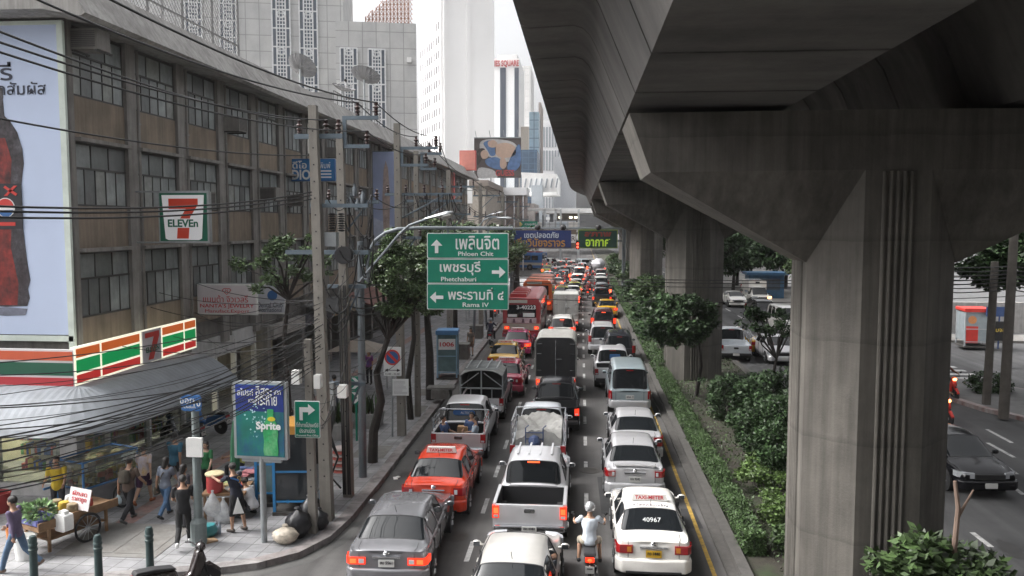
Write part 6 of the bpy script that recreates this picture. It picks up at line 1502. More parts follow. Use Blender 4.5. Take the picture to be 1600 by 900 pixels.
def sedan(name, label, cat, m, loc, rz=0, W=1.70, L=4.45, H=1.46, lit=0, pl='', yel=False, taxi=False, deck=1.0, tz=(.70, .88), tw=.36, bump_m=None, group='cars in the traffic jam', inner=M_clear, stop=False, mir=None, lower=None, tilt=None, headlit=False):
    t = thing(name, label, cat, loc, rz, group); w = W / 2
    st = [(.03, w * .9, .30, deck - .07, w * .74, deck - .05), (.13, w * .97, .27, deck - .04, w * .78, deck), (.5, w, .25, deck - .06, w * .86, deck + .025), (1.03, w, .24, deck - .08, w * .70, H - .05), (1.8, w, .24, deck - .09, w * .72, H), (1.88, w, .24, deck - .09, w * .72, H),
          (2.62, w, .24, deck - .09, w * .69, H - .05), (3.42, w, .25, deck - .10, w * .80, deck - .05), (4.1 * L / 4.45, w * .97, .27, deck - .2, w * .76, deck - .16), (L - .04, w * .88, .3, deck - .32, w * .68, deck - .3)]
    shell(t, st, (2,), (6,), (3, 5), m, [(-9, 1.84), (1.84, 99)])
    bumper(t, w, .0, .28, .60, bump_m or m); front_end(t, w, L, .66, bump_m or m, .26, headlit)
    taillamps(t, w, tz[0], tz[1], tw, .02, .3, lit, None, inner)
    b = MB(); b.b2((-.3, -.02, deck - .19), (.3, .03, deck - .155)); b.build('trunk_trim', M_chrome, t)
    b = MB(); b.b2((-w * .72, -.068, .3), (w * .72, -.03, .345)); b.build('valance', M_bump, t)
    plate(t, pl, -.012 if tz[0] > .6 else -.03, .72, yel)
    mirrors(t, w, 3.0, deck - .01, mir or m); wheels(t, (.84, L - .92), w, .31)
    for s in (-1, 1):
        for y in (1.6, 2.5): b = MB(); b.rbox((s * (w - .004), y, deck - .18), (.03, .16, .03), .01); b.build('door_handle', m, t)
        b = MB()
        for y in (.98, 1.84, 2.85): b.b2((s * (w * .99) - .012, y, .34), (s * (w * .99) + .012, y + .012, deck - .1))
        b.build('door_seam', M_dark, t)
    b = MB(); b.b2((-.12, .95, H - .145), (.12, .99, H - .115)); b.build('stop_lamp', M_brake if stop else M_tail, t)
    b = MB(); b.tube([(0, 1.15, H - .02), (0, .95, H + .2)], .006, 4); b.build('aerial', M_black, t)
    b = MB(); b.ball((0, .0, deck - .09), .055, 10, sc=(1.25, .5, .85)); b.build('emblem', M_chrome, t, smooth=True)
    if taxi: taxi_sign(t, 1.5, H - .005)
    if lower:
        b = MB()
        for s in (-1, 1): b.b2((s * (w * .985) - .02, .5, .3), (s * (w * .985) + .028, L - .5, deck - .32))
        b.build('lower_panel', lower, t)
    return t
def suv(name, label, cat, m, loc, rz=0, W=1.78, L=4.5, H=1.74, lit=0, pl='', belt=1.04, tz=(.82, 1.2), tw=.2, spare=False, rack=False, van=False, group='cars in the traffic jam', rg=.3, stop=False, headlit=False, twotone=None):
    t = thing(name, label, cat, loc, rz, group); w = W / 2
    wr = w * (.80 if van else .74)
    st = [(.03, w * .92, .38, belt - .08, w * .84, belt - .06), (.07, w * .97, .35, belt - .02, w * .84, belt + .0), (.07 + rg, w, .33, belt - .02, wr, H - .07), (.5 + rg, w, .32, belt - .02, wr, H - .01), (1.55, w, .3, belt - .03, wr, H), (1.63, w, .3, belt - .03, wr, H), (2.5, w, .3, belt - .04, wr, H - .005),
          (2.58, w, .3, belt - .04, wr, H - .01), (3.2 if not van else 3.5, w, .3, belt - .05, wr * .96, H - .08), (3.75 if not van else 4.15, w, .32, belt - .08, w * .84, belt + .0), (L - .35, w * .97, .34, belt - .14, w * .8, belt - .1), (L - .03, w * .9, .36, belt - .35, w * .72, belt - .33)]
    shell(t, st, (1,), (8,), (3, 5, 7), m, [(-9, 1.59), (1.59, 2.54), (2.54, 99)])
    bumper(t, w, .0, .34, .66, m if not van else M_silver); front_end(t, w, L, .82, m, .32, headlit)
    taillamps(t, w, tz[0], tz[1], tw, .03, .22, lit, None, M_clear if tz[1] - tz[0] < .3 else None)
    plate(t, pl, -.005, .80); mirrors(t, w, 3.3 if not van else 3.7, belt + .05, m); wheels(t, (.85, L - .85), w, .35)
    b = MB(); b.b2((-.14, .3 * rg + .17, H - .16), (.14, .33 * rg + .2, H - .13)); b.build('stop_lamp', M_brake if stop else M_tail, t)
    b = MB(); b.tube([(.05, .1, belt + .03), (.3, .12, belt + .1)], .012, 4); b.build('wiper', M_black, t)
    if spare: b = MB(); b.lathe([(.0, -.15), (.3, -.15), (.34, -.12), (.34, 0), (0, 0.02)], (.0, 0, .98), 20, axis='Y'); b.build('spare_wheel', M_blackp if spare is True else spare, t, smooth=True)
    if rack: b = MB(); [b.tube([(s * wr * .85, .8, H), (s * wr * .85, .9, H + .06), (s * wr * .85, 2.6, H + .06), (s * wr * .85, 2.7, H)], .02, 6) for s in (-1, 1)]; b.build('roof_rail', M_chrome, t)
    return t
def pickup(name, label, m, loc, rz=0, W=1.74, lit=0, pl='', cab_y=1.75, H=1.72, side=1.02, liner=True, rails=False, tail=None, chrome=True, group='cars in the traffic jam', L=5.0, badge=True, stop=False, tz=(.72, 1.0), facing=False, headlit=False, bigcab=False):
    t = thing(name, label, 'pickup truck', loc, rz, group); w = W / 2; c = cab_y; wr = w * .74
    e = .55 if bigcab else 0
    st = [(c, w * .95, .42, side - .02, w * .84, side + .02), (c + .05, w * .98, .4, side - .01, w * .82, side + .05), (c + .22, w, .38, side - .01, wr, H - .07), (c + .4, w, .38, side - .01, wr, H - .01), (c + .75 + e, w, .37, side - .02, wr, H), (c + .83 + e, w, .37, side - .02, wr, H), (c + 1.35 + e * .6, w, .37, side - .03, wr * .96, H - .07), (c + 1.95 + e * .4, w, .38, side - .07, w * .82, side - .01), (L - .3, w * .97, .4, side - .13, w * .8, side - .09), (L - .03, w * .9, .42, side - .3, w * .72, side - .28)]
    shell(t, st, (1,), (6,), (3, 5), m, [(-9, c + .8 + e), (c + .8 + e, 99)])
    b = MB(); b.b2((-w, .05, .45), (-w + .07, c + .02, side)); b.b2((w - .07, .05, .45), (w, c + .02, side)); b.b2((-w, .05, side), (-w + .09, c, side + .03)); b.b2((w - .09, .05, side), (w, c, side + .03)); o = b.build('bed_side', m, t); mo = o.modifiers.new('b', 'BEVEL'); mo.width = .02; mo.segments = 2
    b = MB(); b.b2((-w + .07, .08, .55), (w - .07, c, .6)); b.b2((-w + .071, .08, .6), (-w + .1, c, side - .02)); b.b2((w - .1, .08, .6), (w - .071, c, side - .02)); b.b2((-w + .1, c - .03, .6), (w - .1, c, side - .02)); b.build('bed_floor', M_bed if liner else m, t)
    b = MB(); b.b2((-w + .07, .0, .55), (w - .07, .07, side + .005)); o = b.build('tailgate', m, t); mo = o.modifiers.new('b', 'BEVEL'); mo.width = .02; mo.segments = 2
    b = MB(); b.rbox((0, -.012, side - .14), (.26, .03, .1), .03); b.build('handle', M_bump if not chrome else M_chrome, o)
    b = MB(); b.b2((-w + .04, -.1, .42), (w - .04, .06, .56)); o2 = b.build('rear_bumper', M_chrome if chrome else M_bump, t); mo = o2.modifiers.new('b', 'BEVEL'); mo.width = .03; mo.segments = 2
    b = MB(); b.b2((-w * .8, -.02, .3), (w * .8, .1, .42)); b.build('underside', M_dark, t)
    for s in (-1, 1):
        b = MB(); b.b2((s * w - .012 if s > 0 else -w - .006, -.015, tz[0]), (s * w + .006 if s > 0 else -w + .012, .14, tz[1])); b.b2((s * (w - .16), -.02, tz[0]), (s * (w - .005), .045, tz[1])) ; o3 = b.build('taillight', M_taillit if lit else M_tail, t)
        b = MB(); b.b2((s * (w - .14), -.026, tz[0] + .02), (s * (w - .03), -.018, tz[0] + .08)); b.build('lens', M_clear, o3)
        if lit > 1: b = MB(); b.b2((s * (w - .14), -.03, tz[0] + .12), (s * (w - .03), -.018, tz[1] - .05)); b.build('brake_lamp', M_brake, o3)
    plate(t, pl, -.108, .49, False, .36, .13); mirrors(t, w, c + 1.45 + e * .5, side + .08, m if not facing else M_bump); wheels(t, (.95, L - .95), w, .36, .22)
    front_end(t, w, L, .82, m, .38, headlit)
    b = MB(); b.b2((-.16, c + .185, H - .13), (.16, c + .21, H - .1)); b.build('stop_lamp', M_brake if stop else M_tail, t)
    if rails:
        b = MB(); zt = rails
        for s in (-1, 1):
            x = s * (w - .04)
            for k in range(3): z = side + (zt - side) * (k + 1) / 3; b.tube([(x, .08, z), (x, c - .05, z)], .022, 6)
            for y in (.08, c * .35, c * .7, c - .05): b.tube([(x, y, side), (x, y, zt)], .022, 6)
        b.tube([(-w + .04, c - .05, zt), (w - .04, c - .05, zt)], .022, 6)
        b.build('rail', M_chrome, t)
    return t
JAM = 'vehicles in the traffic jam'
# ---- near vehicles, lane by lane
def at(px, py): p = G(px, py, .26); p.z = 0; return p
v1 = sedan('parked_car', 'grey saloon nearest the camera in the kerb lane with both rear lamps lit', 'car', M_greyp, at(604, 913), R(1.5), 1.78, 4.75, 1.44, 2, 'ฮบ 5561', deck=1.02, tz=(.68, .83), tw=.44); v1.name = 'saloon_car'
v2 = sedan('taxi', 'bright red-orange taxi behind the silver pickup carrying passengers', 'taxi', M_redtaxi, at(677, 801), R(1), 1.74, 4.5, 1.48, 0, 'ทฉ 9206', True, True, deck=1.04, tz=(.72, .92), tw=.34, mir=M_bump)
v3 = pickup('pickup', 'silver pickup with side rails carrying people and a box in the bed', M_silver, at(716, 713), R(.5), 1.78, 0, '', 1.5, 1.72, 1.02, True, 1.5, L=5.1, bigcab=True)
b = MB(); b.rbox((0, .0, .16), (.36, .3, .34), .01); o = b.build('cardboard_box', mat('box_brown', (.36, .22, .12), .9, var=.1), None); o.location = v3.location + Vector((.0, 1.15, .66)); tag(o, 'brown cardboard box between the passengers in the pickup bed', 'box')
b = MB(); b.rbox((0, 0, 0), (.75, .02, .17), .08); o = b.build('blue_sticker', M_blue, v3); o.location = (0, 1.46, 1.38); text('ALTEC', .08, (.05, -.015, 0), M_wtxt, o)
# covered passenger pickup
v4 = pickup('covered_pickup', 'silver passenger pickup with a framed canopy and slatted roof', M_silver, at(752, 651), R(.5), 1.74, 0, '', 2.0, 1.7, .98, True, False, L=5.1)
b = MB(); w = .84
def arch(w, zt, n=9): return [(w * math.sin(R(-90 + 180 * i / n)) if False else -w + 2 * w * i / n, zt - .22 * (abs(-1 + 2 * i / n) ** 3.2)) for i in range(n + 1)]
ap = arch(w, 2.12)
b.add([(x, y, z) for y in (0.0, 2.1) for x, z in ap], [(i, i + 1, len(ap) + i + 1, len(ap) + i) for i in range(len(ap) - 1)]); o = b.build('canopy', mat('canopy_silver', (.36, .37, .36), .5, .3, var=.15), v4); mo = o.modifiers.new('s', 'SOLIDIFY'); mo.thickness = .025
b = MB(); [b.b2((-.7 , y, 2.12), (.7, y + .04, 2.16)) for y in np.arange(.1, 2.05, .32)]; [b.b2((x - .02, .05, 2.16), (x + .02, 2.05, 2.19)) for x in (-.6, -.2, .2, .6)]; b.build('roof_slat', M_steel, v4)
b = MB()
for s in (-1, 1):
    for y in (.03, .7, 1.4, 2.05): b.tube([(s * w, y, .98), (s * w, y, 1.92)], .025, 6)
    b.tube([(s * w, .03, 1.45), (s * w, 2.05, 1.45)], .02, 6)
b.tube([(-w, .03, 1.4), (w, .03, 1.4)], .02, 6); b.tube([(0, .03, 1.0), (0, .03, 2.1)], .03, 6); b.tube([(-w, .03, 1.45), (-.1, .03, 2.0)], .02, 6); b.tube([(w, .03, 1.45), (.1, .03, 2.0)], .02, 6); b.tube([(-w * .5, .03, 1.0), (-w * .5, .03, 1.4)], .02, 6); b.tube([(w * .5, .03, 1.0), (w * .5, .03, 1.4)], .02, 6); b.build('cage', M_grey, v4)
b = MB(); b.b2((-w + .02, 2.0, 1.0), (w - .02, 2.03, 2.0)); [b.b2((s * (w - .03) - .01, .3, 1.1), (s * (w - .03) + .01, 2.0, 1.9)) for s in (-1, 1)]; b.build('inner_lining', mat('canopy_dark', (.05, .05, .05), .8), v4)
sedan('taxi', 'crimson taxi half hidden behind the framed passenger pickup', 'taxi', M_pink, at(784, 617) + Vector((.05, .6, 0)), 0, 1.72, 4.45, 1.48, 0, '', True, True)
tx = sedan('taxi', 'yellow taxi with green sides ahead of the crimson one', 'taxi', M_yel, at(786, 578), 0, 1.72, 4.45, 1.48, 0, 'ทม 3', True, True, lower=M_tgreen)
sedan('taxi', 'magenta taxi directly behind the red bus with its right lamp glowing', 'taxi', M_mag, at(806, 553), 0, 1.72, 4.45, 1.48, 2, '', True, True)
# lane two
v5 = sedan('saloon_car', 'pale silver-white saloon cut by the bottom edge, seen from above', 'car', M_beige, (-1.30, 14.35, 0), R(-1), 1.74, 4.5, 1.45, 0, '')
v6 = pickup('pickup', 'silver pickup with empty black bed and glowing lamps behind the tarpaulin load', M_silver, at(827, 839), R(-.3), 1.80, 2, 'ฮพ 4383', 1.5, 1.74, 1.05, True, L=5.1, tz=(.72, 1.02), stop=True, bigcab=True)
b = MB()
for x in (-.45, -.15, .15, .45): b.b2((x - .025, 2.05, 1.735), (x + .025, 3.2, 1.75))
b.build('roof_rib', M_silver, v6)
v7 = pickup('pickup', 'white pickup with tall rails carrying a grey tarpaulin load', paint('pale_blue_white_paint', (.55, .58, .62), .1, .3), at(840, 733), R(0), 1.72, 0, '', 2.25, 1.7, .98, False, 1.72, L=5.1, chrome=False)
b = MB(); n1, n2 = 14, 18; rr = np.random.RandomState(3)
hf = lambda x, y: 1.25 + .22 * math.sin(3.1 * x + 1.2) * math.cos(2.3 * y) + .3 * (y / 2.2) - .25 * abs(x) ** 2
for j in range(n2 + 1):
    for i in range(n1 + 1):
        x = -.72 + 1.44 * i / n1; y = .35 + 1.8 * j / n2; b.v.append((x, y, hf(x, y) + rr.uniform(-.06, .06)))
for j in range(n2):
    for i in range(n1): b.f.append((j * (n1 + 1) + i, j * (n1 + 1) + i + 1, (j + 1) * (n1 + 1) + i + 1, (j + 1) * (n1 + 1) + i)); b.m.append(0)
e0 = len(b.v); edge = [(0, i) for i in range(n1 + 1)] + [(j, n1) for j in range(1, n2 + 1)] + [(n2, i) for i in range(n1 - 1, -1, -1)] + [(j, 0) for j in range(n2 - 1, 0, -1)]
ids = [j * (n1 + 1) + i for j, i in edge]
for k in ids: v = b.v[k]; b.v.append((v[0] * 1.03, v[1], .62))
for k in range(len(ids)): k2 = (k + 1) % len(ids); b.f.append((ids[k], ids[k2], e0 + k2, e0 + k)); b.m.append(0)
o = b.build('tarpaulin', mat('tarpaulin_grey', (.36, .355, .34), .75, var=.2, scale=5, bump=.8, bscale=7), None, smooth=True); o.location = v7.location; tag(o, 'crumpled grey tarpaulin over the load of the railed white pickup', 'tarpaulin')
b = MB(); [b.tube([(x, .5, .62), (x, .45, 1.35), (x + .1, .4, 1.45)], .02, 5) for x in (-.3, .25)]; [b.tube([(-.3, .46, z), (.25, .46, z)], .018, 5) for z in (.8, 1.0, 1.2)]; b.ball((-.02, .38, .95), .2, 8); o = b.build('hand_trolley', mat('trolley_blue', (.06, .09, .2), .5), None); o.location = v7.location + Vector((-.1, -.12, .12)); tag(o, 'dark blue hand trolley standing in the bed before the tarpaulin', 'trolley')
v8 = pickup('pickup', 'black pickup with empty bed behind the black boxed truck', M_blackp, at(867, 669), 0, 1.78, 1, '', 1.5, 1.72, 1.04, True, L=5.0, tz=(.75, 1.0), chrome=False, bigcab=True)
# black boxed truck
def boxtruck(label, m_cab, m_door, m_box, loc, W=1.9, H=2.75, zb=1.0, L=3.2, lit=2, arch_=True):
    t = pickup('box_truck', label, m_cab, loc, 0, 1.76, lit, '', L, 1.85, .95, True, L=L + 2.3, chrome=False, tz=(.6, .85)); t['category'] = 'truck'
    w = W / 2; rd = .32 if arch_ else .08
    prof = [(-w, .9)] + [(-w + rd - rd * math.cos(R(a)), H - rd + rd * math.sin(R(a))) for a in (0, 22, 45, 67, 90)] + [(w - rd + rd * math.sin(R(a)), H - rd + rd * math.cos(R(a))) for a in (0, 22, 45, 67, 90)] + [(w, .9)]
    b = MB(); b.prism(prof, .06, L - .05); b.build('cargo_box', m_box, t)
    pin = [(x * .93, .97 + (z - .9) * .955) for x, z in prof]
    b = MB(); b.prism([(x, z) for x, z in pin], .02, .055); b.build('cargo_door', m_door, t)
    b = MB(); b.b2((-.02, -.005, 1.0), (.02, .03, H - .1)); b.b2((-.02, -.01, 1.75), (.28, .018, 1.79)); [b.b2((s * (w - .2) - .1, -.003, z), (s * (w - .2) + .1, .018, z + .03)) for s in (-1, 1) for z in (1.25, 2.0, 2.45)]; b.build('door_bar', M_chrome, t)
    return t
v9 = boxtruck('small truck with a tall arched box and matt black rear doors', M_whitep, mat('matt_black', (.02, .02, .022), .75), mat('box_offwhite', (.3, .295, .275), .6, var=.1), at(868, 613))
sedan('saloon_car', 'white saloon just ahead of the black-doored truck, right lamp bright', 'car', M_whitep, at(878, 554), 0, 1.74, 4.5, 1.45, 2, '')
suv('estate_car', 'white estate with roof rails and three red lamps ahead of the white saloon', 'car', M_whitep, at(878, 530), 0, 1.76, 4.5, 1.66, 2, '', rack=True, tz=(.85, 1.05), tw=.3, stop=True, rg=.5)
boxtruck('small truck with square white double rear doors in the middle lane', M_whitep, mat('door_white', (.48, .48, .46), .6, var=.1, streak=.2), mat('box_grey', (.4, .4, .38), .6, var=.1), at(884, 513), 1.85, 2.75, lit=2, arch_=False)
# lane three
v10 = sedan('taxi', 'white taxi with rooftop meter sign beside the motorcyclist', 'taxi', M_whitep, at(1021, 898), R(-.5), 1.66, 4.45, 1.43, 0, 'ทว 1440', True, True, deck=1.03, tz=(.72, .90), tw=.38, inner=M_amber)
o = text('40967', .1, (-.0, .69, 1.235), M_wtxt, v10, w=.4, rx=R(-38)); text('สวัสดีครับเจริญ', .09, (0, 1.08, 1.436), M_ink, v10, w=.8, rx=R(-66))
v11 = sedan('saloon_car', 'silver saloon with boot spoiler directly ahead of the white taxi', 'car', M_silver, at(992, 774), R(-.3), 1.69, 4.3, 1.46, 0, 'ฌม 9242', deck=1.06, tz=(.78, .95), tw=.3)
b = MB(); b.rbox((0, .12, 1.10), (1.15, .16, .035), .015); [b.b2((s * .5 - .03, .08, 1.03), (s * .5 + .03, .18, 1.09)) for s in (-1, 1)]; b.build('spoiler', M_silver, v11)
v12 = sedan('saloon_car', 'silver saloon with wedge red lamps between the spoiler saloon and the van', 'car', M_silver, at(995, 716), R(-.3), 1.70, 4.5, 1.44, 0, 'วว 600', deck=1.03, tz=(.66, .95), tw=.3)
v13 = suv('van', 'pale blue-grey van with a large dark rear window', 'van', M_vanp, at(984, 641), 0, 1.72, 4.75, 2.0, 0, 'ฮม 1', 1.12, (.72, 1.05), .14, van=True, rg=.22)
v14 = pickup('pickup', 'silver pickup with a blue panel in its rear window, ahead of the van', M_silver, at(959, 601), 0, 1.78, 0, '', 1.5, 1.74, 1.05, True, L=5.0, chrome=False, bigcab=True)
b = MB(); b.rbox((.1, 0, 0), (.5, .03, .26), .02); o = b.build('blue_panel', M_blue, v14); o.location = (0, 1.48, 1.35)
suv('jeep', 'dark off-roader with a round spare wheel behind the silver pickup cab', 'car', M_darkp, at(968, 567), 0, 1.76, 4.4, 1.8, 0, '', spare=M_silver)
suv('estate_car', 'silver boxy estate beside the hedge, second ahead of the blue-panel pickup', 'car', M_silver, at(942, 549), 0, 1.76, 4.5, 1.78, 0, '', rack=True)
suv('estate_car', 'dark maroon estate with a lit stop lamp behind the yellow taxi', 'car', paint('maroon_paint', (.08, .02, .03), .2, .25), at(943, 518), 0, 1.76, 4.5, 1.74, 1, '', stop=True)
sedan('taxi', 'plain yellow taxi by the hedge with an orange lamp glowing', 'taxi', M_yel, at(949, 493), 0, 1.72, 4.45, 1.47, 2, '', True, False, stop=True)
pickup('pickup', 'dark pickup ahead of the plain yellow taxi', M_darkp, (2.0, 78.5, 0), 0, 1.78, 1, '', 1.5, 1.72, 1.04, True, chrome=False, bigcab=True)
# ---- buses
def bus(label, m, band, loc, W=2.5, L=10.5, H=3.0, lit=True, num=None, vents=True):
    t = thing('bus', label, 'bus', loc, 0, JAM); w = W / 2
    b = MB(); prof = [(-w, .4), (-w, H - .35), (-w + .12, H - .1), (-w + .35, H), (w - .35, H), (w - .12, H - .1), (w, H - .35), (w, .4)]; b.prism(prof, 0, L); o = b.build('body', m, t); mo = o.modifiers.new('b', 'BEVEL'); mo.width = .06; mo.segments = 2
    b = MB(); b.b2((-w - .004, -.012, .85), (w + .004, L - .3, 1.3)); b.build('cream_band', band, t)
    b = MB(); b.rbox((0, -.0, 2.12), (W - .6, .04, .85), .1); b.build('rear_window', M_cglass, t)
    for s in (-1, 1):
        for i in range(7): b = MB(); b.b2((s * w - .012, .7 + i * 1.35, 1.7), (s * w + .012, 1.85 + i * 1.35, 2.5)); b.build('side_window', M_cglass, t)
    b = MB(); b.b2((-w * .72, -.03, 2.66), (w * .3, .0, 2.86)); b.build('route_panel', mat('route_cream', (.42, .42, .38), .6), t)
    b = MB(); b.b2((-w * .78, -.035, 1.32), (w * .78, -.0, 1.68)); o = b.build('advert_panel', mat('advert_pink', (.5, .38, .4), .6, var=.3, scale=4), t)
    b = MB(); [b.prism([(x - .1, 1.36), (x + .1, 1.36), (x + .06, 1.62), (x - .06, 1.62)], -.045, -.036) for x in (-.5, .1, .6)]; b.build('advert_figure', mat('advert_dark', (.12, .06, .08), .6), o)
    for s in (-1, 1):
        b = MB(); b.rbox((s * w * .78, -.02, 1.02), (.3, .04, .2), .04); o = b.build('taillight', M_taillit, t); b = MB(); b.rbox((s * w * .78, -.045, 1.02), (.16, .02, .13), .03); b.build('brake_lamp', M_brake, o)
    b = MB(); b.b2((-w - .02, -.1, .42), (w + .02, .02, .7)); b.build('rear_bumper', m, t)
    if vents:
        for i in range(4): b = MB(); b.rbox((-.25, .9 + i * 1.5, H + .1), (1.1, .9, .24), .06); b.build('roof_vent', m, t)
    wheels(t, (2.2, L - 2.4), w, .48, .28)
    if num: text(num, .26, (.3, -.03, 2.38), M_wtxt, t, w=1.25, bold=.02); b = MB(); b.b2((.1, -.04, 1.75), (.85, -.021, 2.0)); b.b2((-.9, -.04, 1.75), (-.3, -.021, 1.92), 0); b.build('paper_notice', M_wtxt, t)
    return t
bus('red and cream city bus with four roof vents and a rear advert', M_busred, M_cream, at(815, 530), num='3-40223')
bus('orange city bus ahead of the red one, upper rear window showing', M_orange, M_orange, at(838, 487) + Vector((.1, 0, 0)), vents=False, L=9.5)
# ---- distant traffic: copies of the near ones
r = random.Random(11)
G_FAR = 'distant vehicles in the jam'
M_farlit = mat('tail_red_bright', (.6, .02, .01), .2, var=0, emit=(1, .06, .02), es=2.6)
def farcar(src, label, px, Y, lane_x, m=None, rz=0, lit=False):
    c = dup(src, label, (lane_x, Y, 0), rz, G_FAR)
    if m: recolor(c, 'body', m); recolor(c, 'rear_bumper', m); recolor(c, 'wing_mirror', m)
    if lit: recolor(c, 'taillight', M_farlit); recolor(c, 'stop_lamp', M_brake)
    return c
SD, SU = v11, None
su = suv('estate_car', 'dark grey estate in the far left lane past the orange bus', 'car', M_darkp, (-4.6, 101, 0), 0, group=G_FAR)
tx2 = sedan('taxi', 'lime and yellow taxi right of the orange bus', 'taxi', mat('taxi_lime', (.4, .42, .05), .3), (-1.9, 84, 0), 0, lower=M_tgreen, taxi=True, lit=2, group=G_FAR)
LC = [M_whitep, M_silver, M_darkp, M_beige, M_greyp]; CN = ['white', 'silver', 'dark', 'champagne', 'grey']
n_ = 0
for i, y in enumerate((68.8, 74.2, 79.6, 85.2)):
    farcar([v11, su, v11, v11][i], ['silver saloon directly ahead of the white-door truck', 'dark estate behind the small yellow and silver cars of the middle lane', 'pale saloon in the middle lane beside the dark pickup', 'white saloon in the middle lane level with the lime taxi'][i], 0, y, -1.15 + .12 * i, [M_silver, M_darkp, M_beige, M_whitep][i], 0, i in (1, 2))
farcar(tx2, 'yellow and green taxi just ahead of the pale saloon in the middle lane', 0, 90.6, -.7, None, 0, True)
for i, y in enumerate((96, 101.5, 107, 113, 119)): farcar([v11, su, v11, v13, v11][i], '%s %s number %s' % ('', '', ''), 0, y, -.55 + .12 * i, [M_whitep, M_whitep, M_silver, M_whitep, M_beige][i], 0, i % 2 == 1)['label'] = ['white saloon first in the far middle queue', 'white estate second in the far middle queue', 'silver saloon midway along the far middle queue', 'tall white van in the far middle queue', 'champagne saloon at the head of the far middle queue'][i]
for i, y in enumerate((85, 90.5, 96, 101.5, 107, 112.5, 118)): farcar([su, v11, su, v11, v11, su, v11][i], 'x', 0, y, 2.2 + .1 * i, [M_darkp, M_greyp, M_beige, M_silver, M_whitep, M_brownp, M_whitep][i], 0, i in (0, 3))['label'] = ['dark estate right after the dark pickup by the hedge', 'grey saloon by the hedge beside the motorcycles', 'champagne estate by the hedge under the dark tree', 'silver saloon by the hedge level with the third pier', 'white saloon by the hedge under the weather board', 'bronze estate by the hedge below the weather board', 'white saloon at the far end of the hedge lane'][i]
b = MB(); b.ball((0, 0, 0), 1, 14, sc=(1.05, 1.9, .95)); b.v = [(v[0] * (1 + .12 * math.sin(7 * v[1] + 3 * v[2])), v[1], v[2] * (1 + .14 * math.sin(5 * v[0] + 4 * v[1]))) for v in b.v]; o = b.build('tarpaulin_load', mat('white_tarp', (.36, .36, .38), .7, var=.35, bump=.9, scale=2), None, smooth=True); o.location = (2.6, 125.5, 1.75); tag(o, 'bulging white tarpaulin load on a far truck by the piers', 'tarpaulin')
farcar(v8, 'far truck carrying the bulging white load', 0, 123.4, 2.6, M_darkp)
for i, (x, y) in enumerate(((-3.4, 92), (-2.9, 98.5), (-2.3, 110), (-2.2, 116), (-1.4, 126), (.2, 131))): farcar([tx2, v11, su, v13, v11, su][i], 'x', 0, y, x, [M_redtaxi, M_whitep, M_darkp, M_brownp, M_whitep, M_silver][i], 0, True)['label'] = ['red taxi past the orange bus in the left queue', 'white saloon past the red taxi in the left queue', 'dark estate left of the far middle queue', 'bronze van under the blue message board', 'white saloon under the left part of the message board', 'silver estate crossing under the lane signal'][i]
more = [(-2.4, 122, v11, M_whitep, 'white saloon behind the white saloon of the far left queue'), (-3.6, 118, su, M_greyp, 'grey estate low on the left of the far queue'), (-4.4, 111, v11, M_silver, 'silver saloon at the far left kerb'), (1.4, 137, v11, M_darkp, 'dark saloon farthest up the middle'), (-1.6, 138, su, M_whitep, 'white estate farthest up the left queue'), (3.0, 131, v11, M_beige, 'champagne saloon beside the far truck'), (-3.2, 133, v13, M_whitep, 'white van far up on the left'), (.3, 145, v11, M_silver, 'silver saloon at the end of the visible queue'), (2.4, 141, su, M_brownp, 'bronze estate at the end of the hedge queue'), (-.9, 132, v11, M_redtaxi, 'red saloon far up among the white ones'), (-5.2, 127, tx2, None, 'yellow-green taxi far up at the left kerb'), (-2.6, 150, su, M_darkp, 'dark estate under the skywalk'), (1.9, 152, v11, M_whitep, 'white saloon under the skywalk')]
for x, y, s_, m_, lab in more: farcar(s_, lab, 0, y, x, m_, 0, True)
bd = dup(bpy.data.objects['bus'], 'red bus far away under the left end of the skywalk', (-6.2, 142, 0), R(70), G_FAR); recolor(bd, 'body', M_blue); bd['label'] = 'blue bus turning far away under the left end of the skywalk'
farcar(v11, 'dark blue saloon pulling out beside the orange bus', 0, 92, -5.0, M_darkp)
farcar(su, 'white estate emerging far away under the message board', 0, 150, -4.6, M_whitep, R(60)); farcar(v11, 'blue-grey saloon turning in the far junction', 0, 148, -.8, M_darkp, R(80)); farcar(v13, 'pale van in the far junction under the skywalk', 0, 140, .9, M_vanp, R(20))
# ---- far carriageway: cars coming towards the camera
def oncoming(px, py, rz=180): p = at(px, py); return p
bc = sedan('saloon_car', 'glossy black saloon coming towards the camera on the far carriageway', 'car', M_blackp, G(1545, 778) + Vector((-.35, 4.3, 0)), R(184), 1.72, 4.45, 1.47, 0, '', group='cars on the far carriageway')
G_ON = 'cars on the far carriageway'
for src, lab, px, py, m in ((v11, 'white saloon facing the camera beside the high-roofed white pickup', 1152, 477, M_whitep), (su, 'black estate facing the camera below the white pickup', 1197, 500, M_blackp), (v11, 'silver saloon half hidden by the nearest pier', 1222, 565, M_silver), (v13, 'white van whose nose shows left of the nearest pier', 1235, 520, M_whitep), (su, 'white estate behind the high-roofed pickup', 1182, 462, M_whitep)):
    p = at(px, py); c = dup(src, lab, (p.x, p.y + 4.4, 0), R(182), G_ON); recolor(c, 'body', m); recolor(c, 'front_bumper', m); recolor(c, 'wing_mirror', m)
t = pickup('high_roof_pickup', 'white pickup with a tall canopy box, headed to the camera', M_whitep, at(1189, 474) + Vector((0, 5, 0)), R(182), 1.8, 0, '', 2.0, 1.75, 1.0, group=G_ON, facing=True, headlit=-1)
